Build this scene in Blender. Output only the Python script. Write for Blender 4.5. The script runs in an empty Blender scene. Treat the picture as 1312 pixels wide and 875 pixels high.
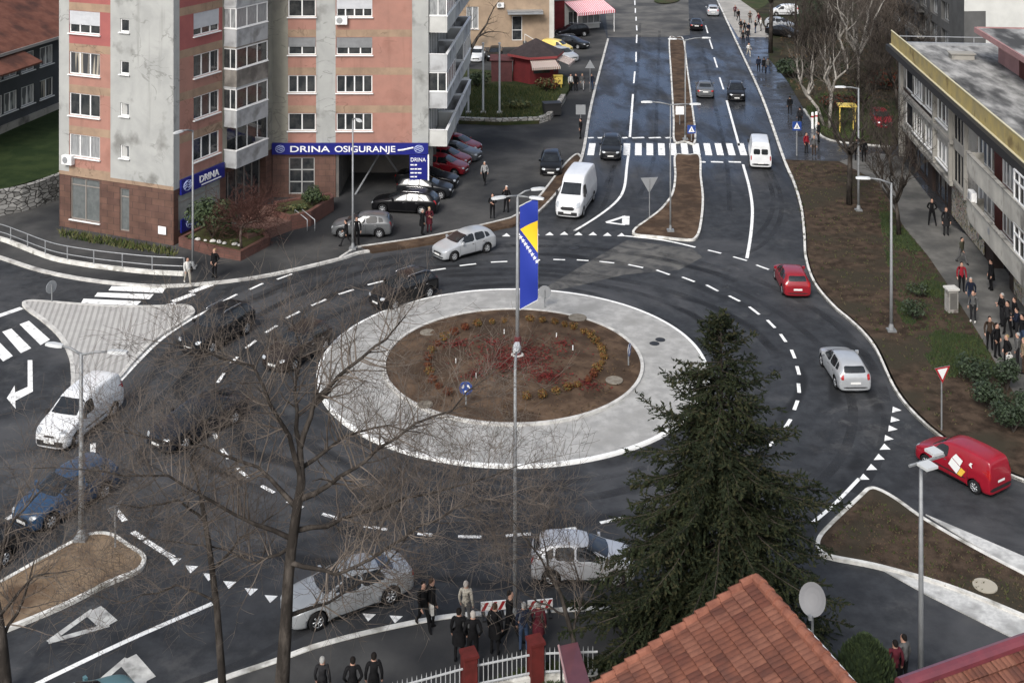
import bpy, bmesh, math, random
from mathutils import Vector, Matrix
from mathutils.bvhtree import BVHTree
from mathutils.geometry import tessellate_polygon
R = math.radians
S = bpy.context.scene
COL = S.collection
# ------------------------------------------------------------------ camera
HC = 27.0          # camera height above the road
FPX = 1540.0       # focal length in photo pixels (photo is 1312 wide)
YH = -220.0        # horizon row of the photo
cam_d = bpy.data.cameras.new('camera')
cam = bpy.data.objects.new('camera', cam_d); COL.objects.link(cam)
cam.location = (0, 0, HC); cam.rotation_euler = (R(90), 0, 0)
cam_d.sensor_fit = 'HORIZONTAL'; cam_d.sensor_width = 36.0
cam_d.lens = FPX / 1312 * 36.0
cam_d.shift_y = (YH - 437.5) / 1312
cam_d.clip_start = 0.1; cam_d.clip_end = 3000
S.camera = cam
# ------------------------------------------------------------------ world, sun, exposure
SUN_EL, SUN_AZ = 42.0, 203.0       # elevation, compass azimuth (0 = +Y, clockwise)
W = bpy.data.worlds.new('World'); S.world = W; W.use_nodes = True
nt = W.node_tree
sky = nt.nodes.new('ShaderNodeTexSky'); sky.sky_type = 'NISHITA'; sky.sun_disc = False
sky.sun_elevation = R(SUN_EL); sky.sun_rotation = R(SUN_AZ)
sky.air_density = 1.0; sky.dust_density = 3.0; sky.ozone_density = 1.0
hs = nt.nodes.new('ShaderNodeHueSaturation'); hs.inputs['Saturation'].default_value = 0.5
nt.links.new(sky.outputs[0], hs.inputs['Color'])
bg = nt.nodes['Background']; bg.inputs['Strength'].default_value = 0.12
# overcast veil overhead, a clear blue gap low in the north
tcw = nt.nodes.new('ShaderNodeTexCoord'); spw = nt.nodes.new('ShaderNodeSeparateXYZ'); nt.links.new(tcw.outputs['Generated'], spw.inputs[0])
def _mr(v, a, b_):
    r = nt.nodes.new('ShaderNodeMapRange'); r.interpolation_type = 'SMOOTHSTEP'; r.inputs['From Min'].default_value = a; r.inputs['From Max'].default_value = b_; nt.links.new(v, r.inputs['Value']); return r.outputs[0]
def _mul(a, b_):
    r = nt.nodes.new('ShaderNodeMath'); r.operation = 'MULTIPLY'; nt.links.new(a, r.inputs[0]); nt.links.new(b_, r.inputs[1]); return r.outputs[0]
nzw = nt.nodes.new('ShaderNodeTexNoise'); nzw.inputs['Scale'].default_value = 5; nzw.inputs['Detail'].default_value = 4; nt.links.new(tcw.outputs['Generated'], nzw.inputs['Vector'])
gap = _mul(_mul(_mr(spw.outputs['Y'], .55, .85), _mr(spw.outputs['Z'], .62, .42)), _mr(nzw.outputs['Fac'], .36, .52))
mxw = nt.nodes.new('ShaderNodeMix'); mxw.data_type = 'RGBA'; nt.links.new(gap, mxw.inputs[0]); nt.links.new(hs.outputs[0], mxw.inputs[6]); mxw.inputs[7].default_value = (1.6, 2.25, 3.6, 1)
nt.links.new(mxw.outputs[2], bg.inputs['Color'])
sd = bpy.data.lights.new('sun', 'SUN'); sd.energy = 1.5; sd.angle = R(20); sd.color = (1, .97, .93)
so = bpy.data.objects.new('sun', sd); COL.objects.link(so)
_az = R(SUN_AZ); _el = R(SUN_EL)
_d = Vector((math.sin(_az)*math.cos(_el), math.cos(_az)*math.cos(_el), math.sin(_el)))
so.rotation_euler = _d.to_track_quat('Z', 'Y').to_euler(); so.location = (0, 0, 80)
S.view_settings.view_transform = 'Standard'; S.view_settings.look = 'None'
S.view_settings.gamma = 1.0; S.view_settings.exposure = 0.84; S.view_settings.use_curve_mapping = False
S.render.engine = 'CYCLES'
S.cycles.max_bounces = 5; S.cycles.diffuse_bounces = 2; S.cycles.glossy_bounces = 3
rng = random.Random(7)
DG = bpy.context.evaluated_depsgraph_get

# ------------------------------------------------------------------ helpers
def G(px, py, z=0.0):
    """world point at height z seen at photo pixel px, py"""
    Y = FPX * (HC - z) / (py - YH)
    return Vector(((px - 656) / FPX * Y, Y, z))
def AT(px, py, Y):
    """world point at depth Y seen at photo pixel px, py"""
    return Vector(((px - 656) / FPX * Y, Y, HC - (py - YH) * Y / FPX))
def hexc(h):
    h = h.lstrip('#'); c = [int(h[i:i+2], 16) / 255 for i in (0, 2, 4)]
    return tuple((x/12.92 if x <= .04045 else ((x+.055)/1.055)**2.4) for x in c)

MATS = {}
def mat(name, col, rough=.7, col2=None, scale=3.0, detail=6, spec=.4, metal=0.0, bump=0.0, bscale=None,
        lo=.38, hi=.62, col3=None, scale3=.5, lo3=.5, hi3=.65, coat=0.0, coords='Object', stretch=None, dist=0.0, rough2=None):
    if name in MATS: return MATS[name]
    if rough >= .8 and spec == .4: spec = .10
    m = bpy.data.materials.new(name); m.use_nodes = True; MATS[name] = m
    n = m.node_tree.nodes; l = m.node_tree.links; b = n['Principled BSDF']
    b.inputs['Base Color'].default_value = (*col, 1); b.inputs['Roughness'].default_value = rough
    b.inputs['Specular IOR Level'].default_value = spec; b.inputs['Metallic'].default_value = metal
    if coat: b.inputs['Coat Weight'].default_value = coat; b.inputs['Coat Roughness'].default_value = .06
    tc = n.new('ShaderNodeTexCoord'); src = tc.outputs[coords]
    if coords == 'World':
        pass
    if stretch:
        mp = n.new('ShaderNodeMapping'); mp.inputs['Scale'].default_value = stretch
        l.new(src, mp.inputs[0]); src = mp.outputs[0]
    if col2:
        t = n.new('ShaderNodeTexNoise'); t.inputs['Scale'].default_value = scale; t.inputs['Detail'].default_value = detail
        t.inputs['Roughness'].default_value = .62; t.inputs['Distortion'].default_value = dist
        l.new(src, t.inputs['Vector'])
        mr = n.new('ShaderNodeMapRange'); mr.inputs['From Min'].default_value = lo; mr.inputs['From Max'].default_value = hi
        l.new(t.outputs['Fac'], mr.inputs['Value'])
        mx = n.new('ShaderNodeMix'); mx.data_type = 'RGBA'
        mx.inputs[6].default_value = (*col, 1); mx.inputs[7].default_value = (*col2, 1)
        l.new(mr.outputs[0], mx.inputs[0]); out = mx.outputs[2]
        if col3:
            t3 = n.new('ShaderNodeTexNoise'); t3.inputs['Scale'].default_value = scale3; t3.inputs['Detail'].default_value = 5
            l.new(src, t3.inputs['Vector'])
            m3 = n.new('ShaderNodeMapRange'); m3.inputs['From Min'].default_value = lo3; m3.inputs['From Max'].default_value = hi3
            l.new(t3.outputs['Fac'], m3.inputs['Value'])
            x3 = n.new('ShaderNodeMix'); x3.data_type = 'RGBA'; x3.inputs[7].default_value = (*col3, 1)
            l.new(out, x3.inputs[6]); l.new(m3.outputs[0], x3.inputs[0]); out = x3.outputs[2]
        l.new(out, b.inputs['Base Color'])
        if rough2 is not None:
            rr = n.new('ShaderNodeMapRange'); rr.inputs['To Min'].default_value = rough; rr.inputs['To Max'].default_value = rough2
            l.new(mr.outputs[0], rr.inputs['Value']); l.new(rr.outputs[0], b.inputs['Roughness'])
    if bump:
        tb = n.new('ShaderNodeTexNoise'); tb.inputs['Scale'].default_value = bscale or scale*3; tb.inputs['Detail'].default_value = 4
        l.new(src, tb.inputs['Vector'])
        bp = n.new('ShaderNodeBump'); bp.inputs['Strength'].default_value = bump; bp.inputs['Distance'].default_value = .03
        l.new(tb.outputs['Fac'], bp.inputs['Height']); l.new(bp.outputs[0], b.inputs['Normal'])
    return m

class MB:
    def __init__(s): s.v = []; s.f = []; s.m = []
    def add(s, vs, fs, mi=0):
        o = len(s.v); s.v += [tuple(v) for v in vs]
        for f in fs: s.f.append(tuple(i+o for i in f)); s.m.append(mi)
        return s
    def box(s, c, d, rz=0.0, mi=0, M=None):
        hx, hy, hz = d[0]/2, d[1]/2, d[2]/2
        cs, sn = math.cos(rz), math.sin(rz); vs = []
        for z in (-hz, hz):
            for x, y in ((-hx, -hy), (hx, -hy), (hx, hy), (-hx, hy)):
                v = Vector((c[0]+x*cs-y*sn, c[1]+x*sn+y*cs, c[2]+z))
                vs.append(M @ v if M else v)
        return s.add(vs, [(3,2,1,0),(4,5,6,7),(0,1,5,4),(1,2,6,5),(2,3,7,6),(3,0,4,7)], mi)
    def tube(s, pts, rs, n=8, cap=True, mi=0):
        pts = [Vector(p) for p in pts]
        if not hasattr(rs, '__len__'): rs = [rs]*len(pts)
        o = len(s.v); k = len(pts); prev = None
        for i, p in enumerate(pts):
            t = (pts[min(i+1, k-1)] - pts[max(i-1, 0)])
            t = t.normalized() if t.length > 1e-9 else Vector((0,0,1))
            if prev is None:
                a = Vector((1,0,0)) if abs(t.x) < .9 else Vector((0,1,0))
                u = t.cross(a).normalized()
            else:
                u = (prev - t*prev.dot(t)); u = u.normalized() if u.length > 1e-6 else t.orthogonal().normalized()
            prev = u; w = t.cross(u)
            for j in range(n):
                an = 2*math.pi*j/n
                s.v.append(tuple(p + (u*math.cos(an) + w*math.sin(an))*rs[i]))
        for i in range(k-1):
            for j in range(n):
                a = o+i*n+j; b = o+i*n+(j+1) % n
                s.f.append((a, b, b+n, a+n)); s.m.append(mi)
        if cap and n > 2:
            s.f.append(tuple(o+j for j in range(n-1, -1, -1))); s.m.append(mi)
            s.f.append(tuple(o+(k-1)*n+j for j in range(n))); s.m.append(mi)
        return s
    def prism(s, poly, z0, z1, mi=0, bottom=False):
        """vertical prism over a polygon (list of xy)"""
        poly = [(p[0], p[1]) for p in poly]
        ar = sum(poly[i][0]*poly[(i+1) % len(poly)][1]-poly[(i+1) % len(poly)][0]*poly[i][1] for i in range(len(poly)))
        if ar < 0: poly = poly[::-1]
        k = len(poly); o = len(s.v)
        for z in (z0, z1):
            for p in poly: s.v.append((p[0], p[1], z))
        tri = tessellate_polygon([[Vector((p[0], p[1], 0)) for p in poly]])
        for t in tri:
            a, b, c = t
            pa, pb, pc = poly[a], poly[b], poly[c]
            if (pb[0]-pa[0])*(pc[1]-pa[1])-(pb[1]-pa[1])*(pc[0]-pa[0]) < 0: b, c = c, b
            s.f.append((o+k+a, o+k+b, o+k+c)); s.m.append(mi)
            if bottom: s.f.append((o+a, o+c, o+b)); s.m.append(mi)
        for i in range(k):
            j = (i+1) % k
            s.f.append((o+i, o+j, o+k+j, o+k+i)); s.m.append(mi)
        return s
    def sheet(s, poly, z, mi=0):
        poly = [(p[0], p[1]) for p in poly]; o = len(s.v)
        for p in poly: s.v.append((p[0], p[1], z))
        for a, b, c in tessellate_polygon([[Vector((p[0], p[1], 0)) for p in poly]]):
            pa, pb, pc = poly[a], poly[b], poly[c]
            if (pb[0]-pa[0])*(pc[1]-pa[1])-(pb[1]-pa[1])*(pc[0]-pa[0]) < 0: b, c = c, b
            s.f.append((o+a, o+b, o+c)); s.m.append(mi)
        return s
    def ribbon(s, pts, w, z0, z1, closed=False, mi=0, side=0.0):
        """kerb: a bar of width w along a polyline, from z0 to z1; side shifts it (in widths)"""
        pts = [Vector((p[0], p[1], 0)) for p in pts]; k = len(pts); o = len(s.v)
        for i, p in enumerate(pts):
            a = pts[(i-1) % k] if (closed or i > 0) else p
            b = pts[(i+1) % k] if (closed or i < k-1) else p
            t = (b-a); t = t.normalized() if t.length > 1e-9 else Vector((1,0,0))
            nn = Vector((-t.y, t.x, 0))
            l_, r_ = p+nn*w*(.5+side), p-nn*w*(.5-side)
            s.v += [(r_.x, r_.y, z0), (l_.x, l_.y, z0), (l_.x, l_.y, z1), (r_.x, r_.y, z1)]
        m = k if closed else k-1
        for i in range(m):
            a = o+4*i; b = o+4*((i+1) % k)
            s.f += [(a+3, b+3, b+2, a+2), (a, b, b+3, a+3), (a+2, b+2, b+1, a+1)]; s.m += [mi]*3
        if not closed:
            e = o+4*(k-1); s.f += [(o, o+3, o+2, o+1), (e, e+1, e+2, e+3)]; s.m += [mi]*2
        return s
    def lathe(s, prof, n=16, c=(0,0,0), mi=0, cap=True):
        o = len(s.v); k = len(prof)
        for r, z in prof:
            for j in range(n):
                a = 2*math.pi*j/n; s.v.append((c[0]+r*math.cos(a), c[1]+r*math.sin(a), c[2]+z))
        for i in range(k-1):
            for j in range(n):
                a = o+i*n+j; b = o+i*n+(j+1) % n
                s.f.append((a, b, b+n, a+n)); s.m.append(mi)
        if cap:
            s.f.append(tuple(o+j for j in range(n-1, -1, -1))); s.m.append(mi)
            s.f.append(tuple(o+(k-1)*n+j for j in range(n))); s.m.append(mi)
        return s
    def mesh(s, name, mats, smooth=False):
        me = bpy.data.meshes.new(name); me.from_pydata(s.v, [], s.f)
        for m in (mats if isinstance(mats, (list, tuple)) else [mats]): me.materials.append(m)
        if any(s.m): me.polygons.foreach_set('material_index', s.m)
        if smooth: me.polygons.foreach_set('use_smooth', [True]*len(s.f))
        me.update(); return me
    def build(s, name, mats, parent=None, loc=(0,0,0), smooth=False, rz=0.0):
        return link(name, s.mesh(name, mats, smooth), parent, loc, rz)

def link(name, me, parent=None, loc=(0,0,0), rz=0.0):
    o = bpy.data.objects.new(name, me); COL.objects.link(o)
    o.location = loc; o.rotation_euler = (0, 0, rz)
    if parent: o.parent = parent
    return o
def tag(o, label=None, cat=None, group=None, kind=None):
    if label: o['label'] = label
    if cat: o['category'] = cat
    if group: o['group'] = group
    if kind: o['kind'] = kind
    return o
def thing(name, label, cat, loc=(0,0,0), rz=0.0, group=None):
    o = link(name, None, None, loc, rz); o.empty_display_size = .3
    return tag(o, label, cat, group)
def structure(name, mb, m, smooth=False): return tag(mb.build(name, m, smooth=smooth), kind='structure')
def kids(o): return [c for c in bpy.data.objects if c.parent == o]
TREE = {}
def children_of(o):
    return list(o.children)
def copy_tree(o, parent=None):
    c = o.copy(); COL.objects.link(c); c.parent = parent
    for ch in children_of(o): copy_tree(ch, c)
    return c
def smooth_pts(pts, closed=False, n=6):
    """Catmull-Rom through the points"""
    P = [Vector((p[0], p[1], 0)) for p in pts]; k = len(P); out = []
    for i in range(k if closed else k-1):
        p0 = P[(i-1) % k] if (closed or i > 0) else P[0]
        p1 = P[i]; p2 = P[(i+1) % k]
        p3 = P[(i+2) % k] if (closed or i+2 < k) else P[-1]
        for j in range(n):
            t = j/n; t2 = t*t; t3 = t2*t
            out.append(.5*((2*p1)+(-p0+p2)*t+(2*p0-5*p1+4*p2-p3)*t2+(-p0+3*p1-3*p2+p3)*t3))
    if not closed: out.append(P[-1])
    return out
def inset(poly, d):
    P = [Vector((p[0], p[1], 0)) for p in poly]; k = len(P)
    ar = sum(P[i].x*P[(i+1) % k].y-P[(i+1) % k].x*P[i].y for i in range(k)); sg = 1 if ar > 0 else -1
    out = []
    for i in range(k):
        t1 = (P[i]-P[i-1]); t2 = (P[(i+1) % k]-P[i])
        t1 = t1.normalized() if t1.length > 1e-9 else t2.normalized(); t2 = t2.normalized() if t2.length > 1e-9 else t1
        n1 = Vector((-t1.y, t1.x, 0))*sg; n2 = Vector((-t2.y, t2.x, 0))*sg
        nn = n1+n2; nn = nn.normalized() if nn.length > 1e-6 else n1
        c = max(.5, nn.dot(n1)); out.append(P[i]+nn*d/c)
    return out
def weathered(m, dark, amount=.6, cracks=True, drips=True):
    """adds hairline repair cracks and run-off streaks to a render material"""
    n = m.node_tree.nodes; l = m.node_tree.links; b = n['Principled BSDF']; src = b.inputs['Base Color'].links[0].from_socket
    geo = n.new('ShaderNodeNewGeometry')
    def N_(sc, det, st, dist=0.0):
        mp = n.new('ShaderNodeMapping'); mp.inputs['Scale'].default_value = st; l.new(geo.outputs['Position'], mp.inputs[0])
        t = n.new('ShaderNodeTexNoise'); t.inputs['Scale'].default_value = sc; t.inputs['Detail'].default_value = det; t.inputs['Distortion'].default_value = dist; l.new(mp.outputs[0], t.inputs['Vector']); return t.outputs['Fac']
    def mr(v, a, c):
        r = n.new('ShaderNodeMapRange'); r.interpolation_type = 'SMOOTHSTEP'; r.inputs['From Min'].default_value = a; r.inputs['From Max'].default_value = c; l.new(v, r.inputs['Value']); return r.outputs[0]
    def mm(op, a, c):
        r = n.new('ShaderNodeMath'); r.operation = op
        for i, x in enumerate((a, c)):
            if isinstance(x, (int, float)): r.inputs[i].default_value = x
            elif x is not None: l.new(x, r.inputs[i])
        return r.outputs[0]
    fs = []
    if cracks:
        c = mm('ABSOLUTE', mm('SUBTRACT', N_(.45, 4, (1,1,1.4), .8), .5), 0.0); fs.append(mm('MULTIPLY', mr(c, .016, .004), mr(N_(.35, 2, (1,1,1)), .44, .56)))
    if drips: fs.append(mm('MULTIPLY', mr(N_(1.6, 5, (1,1,.10)), .56, .72), .55))
    f = fs[0]
    for g_ in fs[1:]: f = mm('MAXIMUM', f, g_)
    x = n.new('ShaderNodeMix'); x.data_type = 'RGBA'; l.new(mm('MULTIPLY', f, amount), x.inputs[0]); l.new(src, x.inputs[6]); x.inputs[7].default_value = (*dark, 1); l.new(x.outputs[2], b.inputs['Base Color'])
    return m
def pxs(lst, z=0.0): return [G(x, y, z) for x, y in lst]
# ------------------------------------------------------------------ materials of the setting
CX, CY = 0.06, 60.45           # centre of the roundabout
def asphalt_mat():
    m = bpy.data.materials.new('fresh_asphalt'); m.use_nodes = True
    n = m.node_tree.nodes; l = m.node_tree.links; b = n['Principled BSDF']
    geo = n.new('ShaderNodeNewGeometry'); pos = geo.outputs['Position']
    def noise(sc, det=5, ro=.6, vec=None, dist=0):
        t = n.new('ShaderNodeTexNoise'); t.inputs['Scale'].default_value = sc; t.inputs['Detail'].default_value = det
        t.inputs['Roughness'].default_value = ro; t.inputs['Distortion'].default_value = dist; l.new(vec or pos, t.inputs['Vector']); return t.outputs['Fac']
    def rng_(v, a, b_, c=0, d=1):
        r = n.new('ShaderNodeMapRange'); r.interpolation_type = 'SMOOTHSTEP'
        for k, x in zip(('From Min','From Max','To Min','To Max'), (a, b_, c, d)): r.inputs[k].default_value = x
        l.new(v, r.inputs['Value']); return r.outputs[0]
    def math_(op, a, b_=None):
        r = n.new('ShaderNodeMath'); r.operation = op
        for i, x in enumerate((a, b_)):
            if x is None: continue
            if isinstance(x, (int, float)): r.inputs[i].default_value = x
            else: l.new(x, r.inputs[i])
        return r.outputs[0]
    def mix(f, a, b_):
        r = n.new('ShaderNodeMix'); r.data_type = 'RGBA'
        if isinstance(f, float): r.inputs[0].default_value = f
        else: l.new(f, r.inputs[0])
        for i, x in ((6, a), (7, b_)):
            if isinstance(x, tuple): r.inputs[i].default_value = (*x, 1)
            else: l.new(x, r.inputs[i])
        return r.outputs[2]
    c = mix(rng_(noise(1.1, 9, .7), .32, .68), (.0205,.022,.0245), (.041,.0435,.0475))
    c = mix(rng_(noise(.12, 5, .6, None, .6), .46, .66), c, (.062,.063,.066))
    c = mix(math_('MULTIPLY', rng_(noise(.35, 6, .7), .56, .68), .6), c, (.07,.07,.07))
    # worn wheel paths round the ring
    sub = n.new('ShaderNodeVectorMath'); sub.operation = 'SUBTRACT'; sub.inputs[1].default_value = (CX, CY, 0); l.new(pos, sub.inputs[0])
    ln = n.new('ShaderNodeVectorMath'); ln.operation = 'LENGTH'; l.new(sub.outputs[0], ln.inputs[0]); d = ln.outputs['Value']
    wob = math_('MULTIPLY', math_('SUBTRACT', noise(.08, 2), .5), 5.0)
    ph = math_('SINE', math_('MULTIPLY', math_('ADD', d, wob), 3.3))
    track = math_('MULTIPLY', math_('MULTIPLY', rng_(ph, .2, .95), rng_(d, 22, 17)), rng_(noise(.22, 4), .42, .6))
    c = mix(math_('MULTIPLY', track, .85), c, (.012,.0125,.0135))
    scuff = math_('MULTIPLY', rng_(noise(.5, 8, .75, None, 1.5), .54, .70), rng_(noise(.06, 2), .42, .6))
    c = mix(math_('MULTIPLY', scuff, .7), c, (.10,.098,.095))
    # long streaks along the avenue
    mp = n.new('ShaderNodeMapping'); mp.inputs['Scale'].default_value = (1.2, .05, 1); mp.inputs['Rotation'].default_value = (0, 0, R(6)); l.new(pos, mp.inputs[0])
    sx = n.new('ShaderNodeSeparateXYZ'); l.new(pos, sx.inputs[0])
    far = rng_(sx.outputs['Y'], 76, 90)
    st = math_('MULTIPLY', rng_(noise(1.0, 5, .6, mp.outputs[0]), .45, .65), far)
    c = mix(math_('MULTIPLY', st, .5), c, (.014,.0145,.016))
    # water left on the avenue
    mp2 = n.new('ShaderNodeMapping'); mp2.inputs['Scale'].default_value = (.35, .11, 1); l.new(pos, mp2.inputs[0])
    wet = math_('MULTIPLY', rng_(noise(1.0, 7, .65, mp2.outputs[0], .3), .28, .62), math_('MULTIPLY', rng_(sx.outputs['Y'], 84, 100), rng_(sx.outputs['Y'], 165, 140)))
    c = mix(math_('MULTIPLY', wet, .55), c, (.011,.012,.016))
    l.new(c, b.inputs['Base Color'])
    ro = math_('ADD', math_('MULTIPLY', noise(2.0, 5), .2), .62)
    r2 = n.new('ShaderNodeMix'); l.new(wet, r2.inputs[0]); l.new(ro, r2.inputs[2]); r2.inputs[3].default_value = .22
    l.new(r2.outputs[0], b.inputs['Roughness']); b.inputs['Specular IOR Level'].default_value = .22
    bp = n.new('ShaderNodeBump'); bp.inputs['Distance'].default_value = .012
    l.new(math_('SUBTRACT', .5, math_('MULTIPLY', wet, .42)), bp.inputs['Strength'])
    l.new(noise(9, 3), bp.inputs['Height']); l.new(bp.outputs[0], b.inputs['Normal'])
    return m
M_ASPH = asphalt_mat()
M_OLDASPH = mat('old_asphalt', (.085,.083,.08), .85, (.13,.125,.115), .5, 8, bump=.3, bscale=8, col3=(.055,.055,.055), scale3=.15)
M_LOT = mat('parking_asphalt', (.048,.048,.048), .85, (.075,.074,.072), .35, 8, bump=.3, bscale=7, col3=(.026,.027,.029), scale3=.12, lo3=.45, hi3=.6)
M_DUST = mat('dusty_asphalt', (.05,.051,.053), .85, (.12,.117,.11), .55, 9, bump=.2, bscale=8, dist=1.2)
M_DARKPAVE = mat('dark_pavement', (.022,.0225,.0245), .5, (.04,.04,.042), .5, 7, bump=.15, bscale=6, rough2=.13, spec=.5)
M_PAVE = mat('pavement', (.10,.098,.092), .85, (.15,.145,.135), .8, 7, bump=.2, bscale=6, col3=(.07,.07,.067), scale3=.3)
M_LIGHTPAVE = mat('light_pavement', (.26,.25,.23), .85, (.36,.34,.31), .6, 6, bump=.1)
M_KERB = mat('kerb_concrete', (.40,.39,.37), .8, (.55,.54,.51), 2.5, 6, bump=.15, col3=(.22,.21,.2), scale3=.8, lo3=.55, hi3=.7)
M_KERBW = mat('kerb_white', (.50,.49,.46), .8, (.68,.67,.63), 2.0, 6, col3=(.26,.25,.22), scale3=1.3, lo3=.52, hi3=.66)
M_PAINT = mat('road_paint', (.74,.74,.72), .6, (.84,.84,.82), 3, 6, col3=(.36,.36,.35), scale3=2.2, lo3=.56, hi3=.72)
M_PAINTW = mat('worn_road_paint', (.55,.55,.52), .7, (.36,.355,.34), 2, 8, col3=(.2,.2,.19), scale3=1.2, lo3=.56, hi3=.7)
M_APRON = mat('apron_concrete', (.27,.268,.258), .85, (.37,.365,.35), 1.8, 12, bump=.3, bscale=6, col3=(.25,.247,.235), scale3=.5, lo3=.48, hi3=.70)
M_SOIL = mat('soil', (.048,.031,.021), .95, (.108,.072,.048), 1.1, 10, bump=.9, bscale=3, col3=(.05,.034,.024), scale3=.45, lo3=.5, hi3=.62)
M_SOILDARK = mat('dark_soil', (.028,.020,.0145), .95, (.074,.052,.037), 1.6, 12, bump=1.0, bscale=4, col3=(.040,.034,.024), scale3=.3, lo3=.46, hi3=.6)
M_SOILPALE = mat('pale_soil', (.15,.105,.068), .95, (.21,.155,.105), 1.3, 10, bump=.7, bscale=3, col3=(.09,.06,.04), scale3=.5)
M_GRASS = mat('grass_ground', (.028,.040,.016), .95, (.055,.06,.026), .8, 9, bump=.8, bscale=4, col3=(.06,.05,.03), scale3=.3, lo3=.52, hi3=.66)
M_LAWN = mat('lawn', (.016,.028,.010), .95, (.030,.045,.016), .6, 9, bump=.7, bscale=5)
M_PARK = mat('park_ground', (.024,.020,.014), .95, (.050,.043,.026), .5, 9, bump=.8, bscale=3, col3=(.022,.030,.012), scale3=.16, lo3=.46, hi3=.6)
M_BLADE = mat('grass_blades', (.03,.05,.016), .8, (.07,.085,.03), .7)

# ------------------------------------------------------------------ ground, verges, pavements
g = MB(); g.sheet([(-500,8),(500,8),(500,900),(-500,900)], 0.0); structure('ground', g, M_ASPH)
ZP = .12
def raised(name, poly, z, m):
    b_ = MB(); b_.prism(poly, .0005, z); return structure(name, b_, m)
KL = [(-120,300),(-40,318),(0,328),(53,345),(107,356),(165,363),(213,365),(283,360),(350,350),(432,331),(467,321),(560,308),(661,285),(691,267),(725,230),(744,200),(757,130),(778,50)]
kl = smooth_pts(pxs(KL, .1), n=5)
P0 = kl[-1]
raised('parking_lot', kl + [Vector((P0.x+1, 190, 0)), Vector((-120,190,0)), Vector((-120, kl[0].y, 0))], .11, M_LOT)
b_ = MB(); b_.ribbon(kl, .24, 0.001, .14, side=-.5); structure('kerb_west', b_, M_KERB)
KR = [(898,-60),(912,-15),(927,20),(950,70),(975,125),(1003,205),(1015,232),(1025,265),(1029,300),(1031,330),(1042,362),(1066,391),(1086,408),(1106,427),(1122,449),(1143,494),(1165,524),(1200,556),(1240,582),(1286,605),(1330,622),(1420,650)]
kr = smooth_pts(pxs(KR, .1), n=5)
raised('east_pavement', kr + [Vector((130, kr[-1].y, 0)), Vector((130, 260, 0)), Vector((kr[0].x, 260, 0))], .11, M_DARKPAVE)
b_ = MB(); b_.ribbon(kr, .22, 0.001, .14, side=.5); structure('kerb_east', b_, M_KERBW)
ve = [(1010,205),(1040,206),(1075,207),(1100,220),(1127,235),(1158,291),(1189,328),(1213,363),(1255,429),(1290,490),(1345,570),(1345,626)]
kin = pxs([(x+3, y) for x, y in KR[5:21]], .1)
verge = pxs(ve, .13) + [p for p in reversed(smooth_pts(kin, n=4))]
raised('east_verge', verge, .14, M_SOILDARK)
raised('east_footpath', pxs([(1075,207),(1100,220),(1127,235),(1158,291),(1189,328),(1213,363),(1255,429),(1290,490),(1345,570),(1500,600),(1420,420),(1218,288),(1150,200),(1120,196)], .12), .125, M_PAVE)
raised('park_ground', pxs([(985,75),(1010,105),(1030,140),(1046,163),(1052,174),(1070,181),(1140,188),(1172,175),(1160,60),(1180,-40),(1100,-90),(980,-90),(955,-10),(985,45)], .14), .15, M_PARK)
b_ = MB(); b_.ribbon(smooth_pts(pxs([(1030,140),(1046,163),(1052,174),(1070,181),(1105,185),(1140,188)], .16), n=4), .2, .1, .2); structure('park_kerb', b_, M_KERB)
raised('north_footpath', pxs([(930,22),(946,48),(990,48),(975,15),(962,-15),(950,-40),(903,-40)], .12), .128, M_LIGHTPAVE)
raised('north_lawn', pxs([(948,0),(968,14),(980,8),(990,0),(1010,-30),(960,-40),(948,-20)], .14), .165, M_GRASS)
# soil strip between the two kerbs of the west side
so_o = [(458,325),(560,310),(640,292),(661,287),(690,269),(724,232),(744,203)]
so_i = [(738,198),(720,215),(686,258),(661,276),(640,283),(560,301),(490,312),(462,316)]
raised('soil_strip', smooth_pts(pxs(so_o, .14), n=4)[1:] + smooth_pts(pxs(so_i, .14), n=4), .15, M_SOIL)
b_ = MB(); b_.ribbon(smooth_pts(pxs([(744,201)]+so_i+[(455,318),(436,330)], .14), n=4), .16, .1, .19); structure('strip_kerb', b_, M_KERB)
# avenue beyond the new asphalt
b_ = MB(); b_.sheet(pxs([(779,48),(857,48),(884,45),(880,-40),(870,-120),(720,-120),(770,-40)]), .004); structure('old_road', b_, M_OLDASPH)
b_ = MB(); b_.sheet(pxs([(690,374),(745,341),(803,308),(888,319),(900,330),(870,346),(800,352),(742,366),(705,374)]), .004); structure('dusty_road', b_, M_DUST)
b_ = MB(); b_.sheet(smooth_pts(pxs([(846,-4),(838,3),(852,6),(870,2),(870,-8),(858,-14)]), True), .15); structure('green_island', b_, M_GRASS)
# south pavement behind the railings
ks = smooth_pts(pxs([(140,930),(200,897),(267,874),(296,863),(350,845),(402,826),(470,808),(552,791),(600,785),(643,783),(700,780),(790,778),(900,790)], .1), n=4)
raised('south_pavement', ks + [Vector((9, 33, 0)), Vector((7, 20, 0)), Vector((-30, 20, 0)), Vector((-22, ks[0].y, 0))], .11, M_LOT)
b_ = MB(); b_.ribbon(ks, .22, .001, .14, side=-.5); structure('kerb_south', b_, M_KERBW)
yard = [Vector((-4.5,24,0)), Vector((-4.2,36.2,0)), Vector((.6,38.4,0)), Vector((5,39.2,0)), Vector((10,38.8,0)), Vector((11.8,37,0)), Vector((13.6,34,0)), Vector((16,24,0))]
raised('yard', yard, .16, M_GRASS)

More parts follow.
